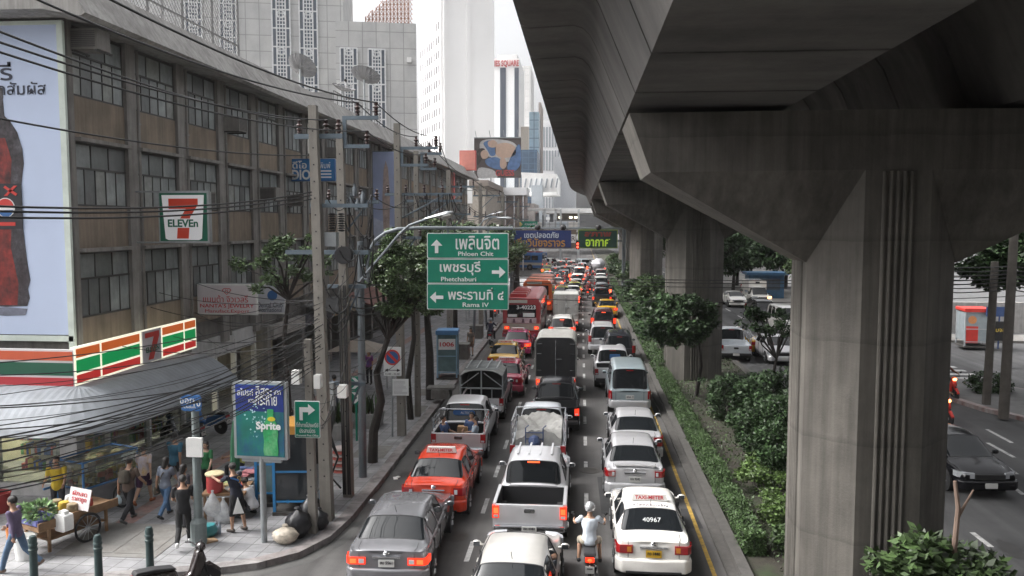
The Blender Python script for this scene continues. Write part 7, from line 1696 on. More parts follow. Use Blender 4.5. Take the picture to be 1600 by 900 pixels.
b = MB(); b.rbox((0, 1.35, 1.75), (1.74, 2.9, 1.1), .15); b.build('canopy', M_whitep, t); b = MB(); b.b2((-.2, 2.78, 2.05), (.2, 2.83, 2.2)); b.build('roof_window', M_dark, t)
c = dup(tx, 'yellow and green taxi turning on the far carriageway behind the bare tree', at(1188, 548), R(60), G_ON)
c = dup(v7, 'white flatbed pickup between the second pier and the bare tree', at(1150, 560), R(-4), G_ON)
c = dup(tx, 'yellow-topped green taxi parked behind the far boundary wall', (24.2, 65.5, 1.0), R(90), G_ON)
# ---- motorcycles
def motorbike(name, label, loc, rz, m_body, lit=0, scooter=True, group='motorcycles', head=False):
    t = thing(name, label, 'motorcycle', loc, rz, group)
    for y, nm in ((.0, 'rear_wheel'), (1.24, 'front_wheel')):
        b = MB(); b.lathe([(.2, -.035), (.27, -.045), (.29, 0), (.27, .045), (.2, .035)], (0, y, .29), 20, axis='X'); o = b.build(nm, M_black, t, smooth=True); b = MB(); b.cyl((-.05, y, .29), (.05, y, .29), .06); [b.cyl((0, y, .29), (0, y + .2 * math.cos(k), .29 + .2 * math.sin(k)), .012, n=4) for k in (0, 1.05, 2.1, 3.14, 4.2, 5.2)]; b.build('hub', M_rim, o)
    b = MB(); b.prism([(-.32, .66), (-.28, .78), (.1, .74), (.55, .66), (.62, .42), (.85, .5), (1.0, .95), (1.12, .95), (1.2, .72), (1.05, .4), (.85, .3), (.35, .28), (.1, .42), (-.1, .5)], -.11, .11, 'YZ'); o = b.build('fairing', m_body, t); mo = o.modifiers.new('b', 'BEVEL'); mo.width = .045; mo.segments = 2; smooth_me(o.data, 60)
    b = MB(); b.prism([(-.3, .76), (-.26, .84), (.1, .82), (.5, .74), (.56, .68), (.1, .74)], -.13, .13, 'YZ'); o = b.build('seat', M_black, t); mo = o.modifiers.new('b', 'BEVEL'); mo.width = .03; mo.segments = 2
    b = MB(); b.prism([(.95, .55), (1.3, .62), (1.52, .42), (1.5, .36), (1.25, .55)], -.05, .05, 'YZ'); b.build('front_mudguard', m_body, t)
    b = MB(); [b.tube([(s * .07, 1.24, .29), (s * .07, 1.1, .85)], .025, 6) for s in (-1, 1)]; b.tube([(0, 1.1, .8), (0, 1.02, 1.02)], .04, 6); b.tube([(-.36, .92, 1.04), (-.2, 1.0, 1.06), (0, 1.02, 1.03), (.2, 1.0, 1.06), (.36, .92, 1.04)], .016, 6); b.build('handlebar', M_dark, t)
    b = MB(); b.ball((0, 1.1, 1.0), .13, 10, sc=(1.1, .8, .8)); b.build('front_cowl', m_body, t, smooth=True); b = MB(); b.ball((0, 1.17, .98), .09, 10, sc=(1.1, .6, .8)); b.build('headlight', M_headlit if head else M_head, t, smooth=True)
    for s in (-1, 1): b = MB(); b.tube([(s * .3, .95, 1.05), (s * .36, .97, 1.24)], .008, 5); b.ball((s * .37, .97, 1.27), .055, 8, sc=(1, .4, .7)); b.build('wing_mirror', M_dark, t, smooth=True)
    b = MB(); b.rbox((0, -.31, .7), (.2, .06, .1), .03); b.build('taillight', M_taillit if lit else M_tail, t)
    if lit > 1: b = MB(); b.ball((0, -.34, .7), .05, 8, sc=(1, .4, .8)); b.build('brake_lamp', M_brake, t)
    b = MB(); b.rbox((0, -.36, .5), (.19, .012, .15), .01); b.tube([(0, -.34, .55), (0, -.25, .66)], .015); b.build('number_plate', M_plate_w, t)
    b = MB(); b.tube([(.13, .35, .28), (.14, -.05, .32), (.14, -.4, .42)], .04, 8); b.build('exhaust', M_chrome, t); b = MB(); b.prism([(-.38, .52), (-.3, .62), (.05, .63), (.2, .5), (.1, .58), (-.25, .56)], -.06, .06, 'YZ'); b.build('rear_mudguard', M_dark, t)
    return t
mb1 = motorbike('motorcycle', 'motorcycle with glowing tail lamp ridden beside the white taxi', G(921, 915), 0, M_darkp, 2)
mb2 = motorbike('motorcycle', 'dark scooter parked at the street corner by the bottom edge', G(306, 852, 1.05) - Matrix.Rotation(R(-42), 3, 'Z') @ Vector((0, 1.0, 1.05)), R(-42), mat('scooter_black', (.02, .012, .012), .25, coat=.8), 0)
b = MB(); b.prism([(-.36, .6), (-.25, .68), (.1, .6), (-.1, .55)], -.12, .12, 'YZ'); b.build('red_trim', M_red, mb2)
mb3 = motorbike('motorcycle', 'dark motorcycle keeping to the kerb left of the magenta taxi', at(766, 533), 0, M_darkp, 0)
mb4 = motorbike('motorcycle', 'red motorcycle with a bright lamp on the far road right of the pier', at(1487, 618) + Vector((0, 1.2, 0)), R(186), M_red, 0, head=True)
mb5 = motorbike('motorcycle', 'red motorcycle half hidden by the pier edge with an orange lamp', at(1477, 655) + Vector((0, 1.2, 0)), R(186), M_red, 0, head=True)
mb6 = motorbike('motorcycle', 'motorcycle with a red lamp up the kerb lane near the message board', at(774, 493), 0, M_red, 2)
bikes = [(913, 455, 'motorcycle with a bright red lamp between the middle queue and the hedge lane'), (906, 470, None)]
FB = []
for i, (x, y, lab) in enumerate(((.75, 88, 'motorcycle with a lit lamp filtering ahead of the yellow taxi'), (.6, 97, 'second motorcycle filtering between the far queues'), (.95, 104, 'third motorcycle filtering between the far queues, beside a silver car'), (-2.0, 105, 'motorcycle left of the far middle queue'), (-3.2, 106, 'motorcycle in the far left queue behind the dark estate'), (-3.9, 104, 'motorcycle at the far left queue beside the red taxi'), (1.05, 112, 'motorcycle just below the weather board'), (-1.0, 123, 'motorcycle just below the message board'), (1.3, 119, 'motorcycle farthest up the gap beside the hedge lane'), (1.0, 92, 'motorcycle close ahead of the dark pickup beside the hedge queue'), (-2.6, 103, 'motorcycle between the red taxi and the middle queue'), (-1.7, 112, 'motorcycle right of the dark estate in the far queue'), (.4, 127, 'motorcycle far up in front of the silver estate'))):
    FB.append(dup(mb6 if i % 2 == 0 else mb1, lab, (x, y, 0), 0, 'distant motorcycles'))
pb_ = dup(mb3, 'blue motorcycle parked deep under the awning by the dark shops', G(352, 690, KH) + Vector((-.6, 1, 0)), R(75)); recolor(pb_, 'fairing', M_blue); pb_['group'] = 'motorcycles'
pb2 = dup(mb3, 'dark motorcycle parked beside the blue one under the awning', G(335, 705, KH) + Vector((-.9, .5, 0)), R(75))
# ---------------------------------------------------------------- people
from mathutils import noise
M_skin = mat('skin', (.36, .21, .14), .6, var=.06, scale=8); M_skin2 = mat('skin_light', (.45, .29, .21), .6, var=.06, scale=8)
M_eye = mat('eye_dark', (.02, .015, .012), .3, var=0); M_lip = mat('lip', (.3, .1, .08), .5, var=0)
M_hair = mat('black_hair', (.015, .012, .011), .5, var=.3, scale=30, bump=.5)
def cloth(name, c, **k): return mat(name, c, .85, var=k.pop('var', .14), scale=6, bump=.5, bscale=14, **k)
def rcone(b, a, c, r0, r1, n=12):
    a = Vector(a); c = Vector(c); d = c - a; L = d.length; q = d.to_track_quat('Z', 'Y').to_matrix()
    prof = [(.001, -r0)] + [(r0 * math.sin(R(x)), -r0 * math.cos(R(x))) for x in (35, 65, 90)] + [(r1 * math.sin(R(x)), L - r1 * math.cos(R(x))) for x in (90, 115, 145)] + [(.001, L + r1)]
    vs = []
    for r, z in prof:
        for i in range(n): t = 2 * math.pi * i / n; vs.append(a + q @ Vector((r * math.cos(t), r * math.sin(t), z)))
    m = len(prof); fs = [(k * n + i, k * n + (i + 1) % n, (k + 1) * n + (i + 1) % n, (k + 1) * n + i) for k in range(m - 1) for i in range(n)]
    fs += [tuple(range(n - 1, -1, -1)), tuple(range((m - 1) * n, m * n))]; b.add(vs, fs)
def rings(b, rs, n=16):   # rs: (centre, rx, ry, x axis, y axis)
    vs = []
    for c, rx, ry, X, Y in rs:
        for i in range(n): t = 2 * math.pi * i / n; vs.append(c + X * (rx * math.cos(t)) + Y * (ry * math.sin(t)))
    m = len(rs); fs = [(k * n + i, k * n + (i + 1) % n, (k + 1) * n + (i + 1) % n, (k + 1) * n + i) for k in range(m - 1) for i in range(n)]
    fs += [tuple(range(n - 1, -1, -1)), tuple(range((m - 1) * n, m * n))]; b.add(vs, fs)
def fuse(b, voxel, smooth=3):
    me = bpy.data.meshes.new('f'); me.from_pydata(b.v, [], b.f); bm = bmesh.new(); bm.from_mesh(me); bmesh.ops.recalc_face_normals(bm, faces=bm.faces); bm.to_mesh(me); bm.free()
    o = bpy.data.objects.new('f', me); mo = o.modifiers.new('r', 'REMESH'); mo.mode = 'VOXEL'; mo.voxel_size = voxel
    if smooth: s = o.modifiers.new('s', 'SMOOTH'); s.iterations = smooth; s.factor = .5
    ev = evaluated(o)
    if voxel >= .014:                      # cloth: folds and creases
        for v in ev.vertices:
            c = v.co; f = noise.noise(Vector((c.x * 9, c.y * 9, c.z * 4.5))) * .011 + noise.noise(c * 26) * .004; v.co = c + v.normal * f
    ev.polygons.foreach_set('use_smooth', [True] * len(ev.polygons)); return ev
def person(label, loc, rz, shirt, trousers, pose='stand', H=1.68, hair='short', sleeve='short', legs='long', shoe=None, group=None, fem=False, bag=None, skin=None, helmet=None, legz=None, apron=None, arms=None, lean=None, head=(0, 0), vox=.0105, seat=None):
    k = H / 1.68; sk = skin or M_skin
    P = {'stand': dict(lean=2, L=(3, 4, 3), R=(-3, 4, 3), aL=(5, 9, 14), aR=(0, 9, 14)), 'walk': dict(lean=4, L=(24, 8, 1), R=(-20, 30, 1), aL=(-22, 8, 18), aR=(24, 8, 22)), 'walk2': dict(lean=4, L=(-18, 34, 1), R=(22, 8, 1), aL=(22, 8, 20), aR=(-20, 8, 18)),
         'ride': dict(lean=10, L=(76, 92, 16), R=(76, 92, 16), aL=(46, 26, 30), aR=(46, 26, 30)), 'sit': dict(lean=6, L=(85, 88, 6), R=(85, 88, 6), aL=(30, 8, 60), aR=(30, 8, 60)), 'squat': dict(lean=34, L=(118, 138, 10), R=(112, 135, 12), aL=(62, 6, 24), aR=(60, 6, 30)),
         'low': dict(lean=-8, L=(80, 40, 8), R=(78, 60, 8), aL=(30, 10, 50), aR=(25, 10, 60)), 'reach': dict(lean=12, L=(4, 5, 5), R=(-6, 6, 5), aL=(58, 6, 42), aR=(40, 4, 55))}[pose]
    P = dict(P)
    if arms: P['aL'], P['aR'] = arms
    if lean is not None: P['lean'] = lean
    ln = R(P['lean']); up = Vector((0, math.sin(ln), math.cos(ln))); fw = Vector((0, math.cos(ln), -math.sin(ln))); X = Vector((1, 0, 0))
    hip = Vector((0, 0, 0)); sw = (.165 if fem else .185) * k
    chest = hip + up * .36 * k; neck = hip + up * .52 * k; sh = hip + up * .47 * k
    hy, hp = R(head[0]), R(head[1]); hup = Vector((0, math.sin(ln * .4 - hp), math.cos(ln * .4 - hp))); hf = Vector((-math.sin(hy) * math.cos(hp), math.cos(hy) * math.cos(ln * .4 - hp), -math.sin(ln * .4 - hp) )).normalized(); hx = hf.cross(hup).normalized(); hup = hx.cross(hf)
    hc = neck + hup * .155 * k + hf * .02 * k
    def dirv(p, ab, s): return Vector((s * math.sin(R(ab)), math.sin(R(p)) * math.cos(R(ab)), -math.cos(R(p)) * math.cos(R(ab))))
    leg = {}; arm = {}
    for s, nm in ((-1, 'L'), (1, 'R')):
        p, kn, ab = P[nm]; h0 = hip + Vector((s * .088 * k, 0, -.02 * k)); d1 = dirv(p, ab, s); kz = h0 + d1 * .41 * k; d2 = dirv(p - kn, ab * .3, s); an = kz + d2 * .41 * k; ff = Vector((s * .12, 1, -.1 if pose != 'low' else .3)).normalized()
        if pose.startswith('walk') and p < 0: ff = Vector((s * .1, .8, -.55)).normalized()
        leg[s] = (h0, kz, an, an + Vector((0, 0, -.045 * k)) + ff * .15 * k, ff)
        p, ab, el = P['a' + nm]; s0 = sh + X * s * sw; d1 = dirv(p + math.degrees(ln) * .3, ab, s); e = s0 + d1 * .285 * k; d2 = dirv(p + el + math.degrees(ln) * .3, ab * .3 - (4 if el > 40 else 0), s); wr = e + d2 * .245 * k; arm[s] = (s0, e, wr, d2)
    b = MB()
    T = [(-.11, .10, .075), (-.06, .15, .105), (.02, .155, .11), (.12, .135, .1), (.2, .13, .095), (.32, .16, .112), (.41, .165, .108), (.47, .14, .085), (.51, .07, .06), (.55, .052, .055)]
    if fem: T = [(z, rx * (1.04 if z < .05 else .9), ry) for z, rx, ry in T]
    tr = lambda inf, z0, z1: [(hip + up * z * k, (rx + inf) * k, (ry + inf) * k, X, fw) for z, rx, ry in T if z0 <= z <= z1]
    rings(b, tr(0, -1, 1)); rcone(b, neck, hc - hup * .03, .052 * k, .05 * k)
    for s in (-1, 1):
        h0, kz, an, toe, ff = leg[s]; rcone(b, h0, kz, .082 * k, .056 * k); rcone(b, kz, kz.lerp(an, .35) - fw * 0, .054 * k, .056 * k); rcone(b, kz.lerp(an, .3), an, .054 * k, .036 * k); rcone(b, an + Vector((0, 0, -.03 * k)) - ff * .03, toe, .035 * k, .028 * k)
        s0, e, wr, d2 = arm[s]; rcone(b, s0, e, .048 * k, .038 * k); rcone(b, e, wr, .038 * k, .026 * k)
        # hand: palm, four unequal curled fingers and a thumb from the side of the palm
        side = X * -s; pn = d2.cross(side).normalized(); 
        palm0 = wr + d2 * .02; palm1 = wr + d2 * .075 * k; acr = (fw - d2 * fw.dot(d2)); acr = acr.normalized() if acr.length > .2 else (up - d2 * up.dot(d2)).normalized(); inn = d2.cross(acr).normalized(); inn = inn if inn.x * s < 0 else -inn
        for q in (-.022, 0, .022): rcone(b, palm0 + acr * q * .7, palm1 + acr * q, .016, .016, 8)
        for q, l_ in ((-.03, .055), (-.01, .068), (.01, .075), (.03, .068)):
            f0 = palm1 + acr * q; f1 = f0 + (d2 + inn * .35).normalized() * l_ * .55; f2 = f1 + (d2 * .55 + inn).normalized() * l_ * .5; rcone(b, f0, f1, .0105, .0095, 6); rcone(b, f1, f2, .0095, .008, 6)
        f0 = palm0 + acr * .025 + d2 * .015; f1 = f0 + (acr + d2 * .8 + inn * .4).normalized() * .04; rcone(b, f0, f1, .012, .011, 6); rcone(b, f1, f1 + (d2 + acr * .25 + inn * .5).normalized() * .03, .011, .009, 6)
    # head: skull, jaw, nose, ears
    HM = Matrix((hx, hf, hup)).transposed()
    def ell(c, rx, ry, rz, n=14):
        q = MB(); q.ball((0, 0, 0), 1, n, sc=(rx, ry, rz)); b.add([hc + HM @ (Vector(v) + Vector(c)) * k for v in q.v], q.f)
    ell((0, -.012, .025), .076, .094, .092); ell((0, .022, -.045), .058, .07, .062); ell((0, .094, -.012), .013, .02, .02, 8); ell((-.077, -.005, -.01), .012, .022, .032, 8); ell((.077, -.005, -.01), .012, .022, .032, 8)
    ev = fuse(b, vox * .95, 2)
    zmin = min(v.co.z for v in ev.vertices) - (.008 if shoe else 0)
    if seat is not None: zmin = -seat
    t = thing('person', label, 'person', Vector(loc), rz, group)
    off = Vector((0, 0, -zmin))
    for m_ in (sk, M_eye, M_lip): ev.materials.append(m_)
    eyes = [hc + HM @ Vector((s * .03, .082, .012)) * k for s in (-1, 1)]; mouth = hc + HM @ Vector((0, .09, -.055)) * k
    for p in ev.polygons:
        c = p.center
        if min((c - e).length for e in eyes) < .014: p.material_index = 1
        elif abs((c - mouth).dot(hx)) < .024 and abs((c - mouth).dot(hup)) < .008 and (c - mouth).length < .035: p.material_index = 2
    def put(nm, me, m=None):
        if m: me.materials.clear(); me.materials.append(m)
        o = link(nm, me, t); o.location = off; return o
    put('body', ev)
    hem = -.09 if not fem else -.06
    b = MB(); rings(b, [r_ for r_ in tr(.016, hem - .03, .475)])
    for s in (-1, 1):
        s0, e, wr, d2 = arm[s]
        if sleeve == 'short': rcone(b, s0, s0.lerp(e, .62), .062 * k, .056 * k)
        elif sleeve == 'long': rcone(b, s0, e, .06 * k, .05 * k); rcone(b, e, e.lerp(wr, .9), .05 * k, .038 * k)
        else: rcone(b, s0 - X * s * .03, s0, .05 * k, .05 * k)
    o = put('shirt', fuse(b, .014, 3), shirt)
    b = MB(); rings(b, tr(.012, -.12, .05))
    for s in (-1, 1):
        h0, kz, an, toe, ff = leg[s]
        if legs == 'long': rcone(b, h0, kz, .094 * k, .07 * k); rcone(b, kz, an.lerp(kz, .04), .069 * k, .055 * k)
        elif legs == 'short': rcone(b, h0, h0.lerp(kz, .78), .1 * k, .086 * k)
        elif legs == 'knee': rcone(b, h0, kz, .1 * k, .078 * k); rcone(b, kz, kz.lerp(an, .12), .076 * k, .076 * k)
    o = put('shorts' if legs in ('short', 'knee') else 'trousers', fuse(b, .014, 3), trousers)
    for s in (-1, 1):
        h0, kz, an, toe, ff = leg[s]; b = MB(); rcone(b, an + Vector((0, 0, -.035 * k)) - ff * .04, toe, .045 * k, .037 * k); b.v = [(v[0], v[1], max(v[2], zmin + .002)) if seat is None else v for v in b.v]
        o = b.build('shoe', shoe or M_black, t, smooth=True); o.location = off
    # hair or helmet
    if helmet:
        q = MB(); q.ball((0, 0, 0), 1, 18, sc=(.115, .135, .125)); b = MB(); b.add([hc + HM @ (Vector(v) + Vector((0, -.012, .035))) * k for v in q.v], [f for f in q.f if not all((q.v[i][1] > .03 and q.v[i][2] < .02) or q.v[i][2] < -.085 for i in f)]); o = b.build('helmet', helmet, t, smooth=True); o.location = off; mo = o.modifiers.new('s', 'SOLIDIFY'); mo.thickness = .015
    else:
        q = MB(); q.ball((0, 0, 0), 1, 20, sc=(.087, .106, .1)); b = MB(); lo = -.035 if hair == 'short' else -.09
        b.add([hc + HM @ (Vector(v) + Vector((0, -.018, .03))) * k for v in q.v], [f for f in q.f if not all((q.v[i][1] > .045 and q.v[i][2] < .055) or q.v[i][2] < lo or (q.v[i][1] > -.0 and q.v[i][2] < .0) for i in f)])
        o = b.build('hair', M_hair, t, smooth=True); o.location = off; mo = o.modifiers.new('s', 'SOLIDIFY'); mo.thickness = .014
        if hair in ('long', 'bob'):
            b = MB(); e = .3 if hair == 'long' else .14; rcone(b, hc - hf * .045 * k + hup * .04, hc - hf * .085 * k - up * e * k, .085 * k, .06 * k); rcone(b, hc - hf * .035 * k + hx * .05 , hc - hf * .06 * k - up * (e - .06) * k + hx * .05, .05 * k, .035 * k); rcone(b, hc - hf * .035 * k - hx * .05, hc - hf * .06 * k - up * (e - .06) * k - hx * .05, .05 * k, .035 * k); ev = fuse(b, .014, 4); put('long_hair', ev, M_hair)
    if bag == 'backpack':
        b = MB(); c = chest - fw * .2 * k; rings(b, [(c - up * .2, .13, .07, X, fw), (c - up * .17, .155, .095, X, fw), (c + up * .05, .155, .09, X, fw), (c + up * .14, .12, .06, X, fw)]); o = put('backpack', fuse(b, .016, 4), cloth('backpack_brown', (.06, .052, .04)))
        b = MB(); [b.tube([sh + X * s * .1 - fw * .1, sh + X * s * .11 + up * .06, sh + X * s * .12 + fw * .13, chest + X * s * .12 + fw * .15, chest + X * s * .15 - up * .16 - fw * .05], .02, 6) for s in (-1, 1)]; o = b.build('strap', cloth('backpack_brown', None), t); o.location = off
    if bag == 'shoulder':
        b = MB()
        b.tube([sh + X * .13 + up * .05, chest - fw * .14, hip + up * .08 - fw * .14 - X * .12, hip - X * .22 - up * .05], .014, 6); b.tube([sh + X * .13 + up * .05, chest + fw * .15, hip + up * .08 + fw * .14 - X * .12, hip - X * .22 - up * .05], .014, 6); o = b.build('strap', cloth('bag_olive', (.09, .075, .055)), t); o.location = off
        b = MB(); c = hip - X * .24 - up * .12; rings(b, [(c - up * .12, .05, .11, X, fw), (c - up * .08, .065, .14, X, fw), (c + up * .08, .055, .13, X, fw), (c + up * .1, .03, .1, X, fw)]); o = put('shoulder_bag', fuse(b, .016, 3), cloth('bag_olive', None))
    if apron:
        b = MB(); rings(b, [(hip + up * .12 * k, .16 * k, .12 * k, X, fw), (hip, .18 * k, .135 * k, X, fw), (hip - Vector((0, 0, .25 * k)), .19 * k, .15 * k, X, fw), (hip - Vector((0, 0, .42 * k)), .2 * k, .16 * k, X, fw)]); put('apron', fuse(b, .016, 3), apron)
    t['_hand'] = 0; del t['_hand']
    hands = {s: t.matrix_basis @ (off + arm[s][2] + arm[s][3] * .1) for s in (-1, 1)}
    return t, hands, off, chest, fw
def bagheld(p, m, label, s=.12):
    b = MB(); b.lathe([(.02, -2.6 * s), (.8 * s, -2.5 * s), (s, -1.7 * s), (.6 * s, -.8 * s), (.14 * s, -.1 * s), (.1 * s, 0)], n=12, sy=.45); o = b.build('carrier_bag', m, None, smooth=True); o.location = p; return tag(o, label, 'bag')
def spot(px, py): p = G(px, py, KH); return p
PG = 'pedestrians on the pavement'
BACK = 0
person('person in a purple long-sleeved shirt and blue jeans striding at the left edge', spot(28, 893), R(95), cloth('purple_cotton', (.13, .10, .17)), cloth('blue_denim', (.09, .15, .24)), 'walk', 1.72, sleeve='long', shoe=mat('brown_shoe', (.12, .08, .06), .6), group=PG)
person('person in a yellow shirt standing behind the vegetable cart', spot(92, 812), R(200), cloth('yellow_cotton', (.5, .36, .03)), cloth('dark_cotton', (.03, .03, .035)), 'stand', 1.66, group=PG, skin=M_skin, arms=((25, 8, 40), (35, 6, 40)))
_, hd, *_x = person('person with a brown backpack walking away, carrying a pale bag', spot(203, 815), R(-4), cloth('brown_cotton', (.10, .07, .055)), cloth('black_jeans', (.02, .02, .024)), 'walk', 1.7, bag='backpack', group=PG, shoe=mat('sneaker', (.1, .1, .1), .6))
bagheld(hd[-1], mat('bag_pale_blue', (.45, .55, .6), .4, alpha=.85), 'pale blue plastic bag held by the backpack walker', .1)
person('person in a tie-dyed white, yellow and purple shirt and dark shorts', spot(226, 788), R(8), cloth('tie_dye', (.55, .5, .55), stain=(.45, .3, .1), stain_s=3), cloth('plum_shorts', (.05, .02, .05)), 'walk2', 1.66, legs='short', group=PG, shoe=mat('sandal_orange', (.35, .12, .05), .7), fem=True, skin=M_skin2)
person('person in a grey-blue shirt and jeans with an olive shoulder bag', spot(260, 808), R(-6), cloth('slate_cotton', (.14, .16, .2)), cloth('blue_denim2', (.06, .12, .22)), 'walk', 1.62, hair='bob', bag='shoulder', group=PG, fem=True, sleeve='short')
person('person in a plain teal-blue shirt walking ahead towards the parked motorcycles', spot(274, 770), R(-10), cloth('teal_cotton', (.04, .13, .2)), cloth('dark_trousers', (.025, .025, .03)), 'walk2', 1.75, group=PG)
person('dark-dressed person half hidden in front of the teal-blue shirt', spot(288, 822), R(-25), cloth('charcoal_cotton', (.025, .022, .03)), cloth('dark_trousers', None), 'stand', 1.58, hair='bob', group=PG, fem=True)
person('person all in black with one bright white shoe nearest the kerb corner', spot(288, 853), R(20), cloth('black_cotton', (.012, .012, .014)), cloth('black_trousers', (.015, .015, .016)), 'walk2', 1.72, group=PG, shoe=mat('white_shoe', (.75, .75, .75), .5), sleeve='short', arms=((18, 8, 48), (18, 8, 44)))
person('person in a green shirt holding a hand to their mouth, facing the stall', spot(324, 775), R(175), cloth('green_cotton', (.03, .16, .06)), cloth('black_trousers', None), 'stand', 1.56, hair='bob', group=PG, fem=True, arms=((10, 8, 30), (35, 2, 110)), skin=M_skin2)
pv, hd, off, ch, fw_ = person('person in a black and blue sports shirt numbered nine, stooping over the stall', spot(371, 830), R(62), cloth('navy_black', (.014, .016, .03)), cloth('black_shorts', (.015, .015, .017)), 'reach', 1.7, legs='knee', group=PG, apron=None, arms=((58, 6, 42), (20, 6, 30)), shoe=mat('sandal_dark', (.05, .04, .035), .7))
o = text('9', .17, (.05, 0, 0), mat('number_gold', (.5, .33, .12), .6), pv); o.location = off + ch - fw_ * .135 + Vector((.05, 0, 0)); o.rotation_euler = (R(-12), 0, 0)
b = MB(); b.tube([off + ch + Vector((-.15, -.06, .1)), off + ch - fw_ * .14, off + ch + Vector((.14, -.1, -.18))], .022, 6); b.build('strap', M_blue, pv)
b = MB(); b.prism([(-.1, -.3), (.16, -.3), (.02, .12)], -.03, .0); o = b.build('towel', M_white, pv); o.location = off + Vector((-.12, -.16, -.12)); o.rotation_euler = (0, 0, R(-40))
person('person in a white shirt crouching beside the pink display table', spot(396, 808), R(60), cloth('white_cotton', (.5, .5, .52)), cloth('dark_trousers', None), 'squat', 1.66, group=PG)
person('person in a yellow-green shirt sitting behind the furled parasol', G(363, 760, KH) + Vector((0, .6, 0)), R(150), cloth('lime_cotton', (.3, .32, .06)), cloth('dark_cotton', None), 'sit', 1.62, group=PG, hair='bob', fem=True)
person('long-haired person in a white top standing beside the drink poster', spot(455, 712) + Vector((0, 0, 0)), R(170), cloth('white_cotton', None), cloth('dark_trousers', None), 'stand', 1.6, hair='long', group=PG, fem=True, sleeve='none', skin=M_skin2)
person('person in a white shirt walking away beside the big power pole', spot(523, 652), R(10), cloth('white_cotton', None), cloth('navy_trousers', (.02, .025, .05)), 'walk', 1.72, group=PG)
person('person in a pale checked shirt walking beside the white-shirted one', spot(512, 650), R(5), cloth('pale_check', (.4, .42, .48), var=.3), cloth('dark_trousers', None), 'walk2', 1.7, group=PG)
person('person in a purple flowered top beyond the grey sign pole', spot(577, 600), R(170), cloth('purple_flower', (.22, .06, .22), stain=(.1, .1, .3), stain_s=6), cloth('dark_trousers', None), 'stand', 1.62, group=PG, fem=True, hair='bob')
_, hd, *_x = person('long-haired person in a grey top standing far up by the kerb', spot(736, 556), R(165), cloth('grey_brown_cotton', (.2, .17, .15)), cloth('brown_skirt', (.16, .1, .08)), 'stand', 1.62, hair='long', legs='short', group=PG, fem=True, skin=M_skin2)
bagheld(hd[1], M_white, 'white carrier bag held by the long-haired person at the kerb', .13)
# riders and passengers
RG = 'riders'
def rider(bike, label, sh, tr, hel, **k):
    lo = bike.location; rz = bike.rotation_euler.z; p = Vector(lo) + Matrix.Rotation(rz, 3, 'Z') @ Vector((0, .22, 0))
    return person(label, p, rz, sh, tr, 'ride', k.pop('H', 1.7), helmet=hel, seat=.93, group=RG, **k)
M_hsil = mat('helmet_silver', (.45, .46, .47), .25, .5, var=.05, coat=.6)
rp = rider(mb1, 'helmeted rider in a white and teal shirt beside the white taxi', cloth('pale_shirt', (.55, .6, .66)), cloth('khaki_shorts', (.28, .25, .2)), M_hsil, legs='knee', sleeve='short', skin=M_skin)
for s in (-1, 1):
    pass
rd = rider(mb3, 'dark-jacketed rider in a grey helmet by the kerb left of the taxis', cloth('navy_jacket', (.02, .025, .045)), cloth('dark_trousers', None), mat('helmet_grey', (.25, .27, .3), .3), sleeve='long')
rider(mb4, 'rider in a dark jacket and blue helmet on the far road', cloth('maroon_jacket', (.08, .03, .02)), cloth('dark_trousers', None), M_blue, sleeve='long')
rider(mb5, 'rider in an orange vest half hidden behind the pier edge', cloth('orange_vest', (.4, .12, .03)), cloth('dark_trousers', None), M_red, sleeve='short')
rider(mb6, 'rider in a red jacket up the kerb lane', cloth('red_jacket', (.25, .04, .04)), cloth('dark_trousers', None), mat('helmet_grey', None), sleeve='long')
rd_labels = ['dark rider ahead of the plain yellow taxi', 'dark rider second in the gap between the far queues', 'dark rider beside the silver car of the far hedge lane', 'dark rider left of the far middle queue', 'dark rider behind the dark estate in the far left queue', 'dark rider near the red taxi in the far left queue', 'dark rider just below the weather board', 'dark rider just below the message board', 'dark rider farthest up beside the hedge lane', 'dark rider close ahead of the dark pickup', 'dark rider between the red taxi and the middle queue', 'dark rider right of the far dark estate', 'dark rider far up before the silver estate']
for i, fb in enumerate(FB): c = dup(rd[0], rd_labels[i], fb.location + Vector((0, .22, 0)), 0, 'distant riders'); recolor(c, 'shirt', [cloth('red_jacket', None), cloth('navy_jacket', None), cloth('charcoal_cotton', None)][i % 3])
# passengers in the pickup bed
bedz = .6
for dx, dy, rz, sh_, lab in ((-.52, .55, R(250), cloth('blue_shirt', (.06, .1, .22)), 'person in a blue shirt sitting low at the left of the pickup bed'), (.45, .5, R(100), cloth('pale_blue_shirt', (.35, .42, .5)), 'person in a pale blue shirt lounging at the right of the pickup bed'), (.28, 1.1, R(170), cloth('blue_shirt', None), 'person in dark blue sitting deeper in the pickup bed by the box')):
    p = v3.location + Vector((dx, dy, bedz)); person(lab, p, rz, sh_, cloth('dark_trousers', None), 'low', 1.6, group='passengers in the pickup', seat=.12)
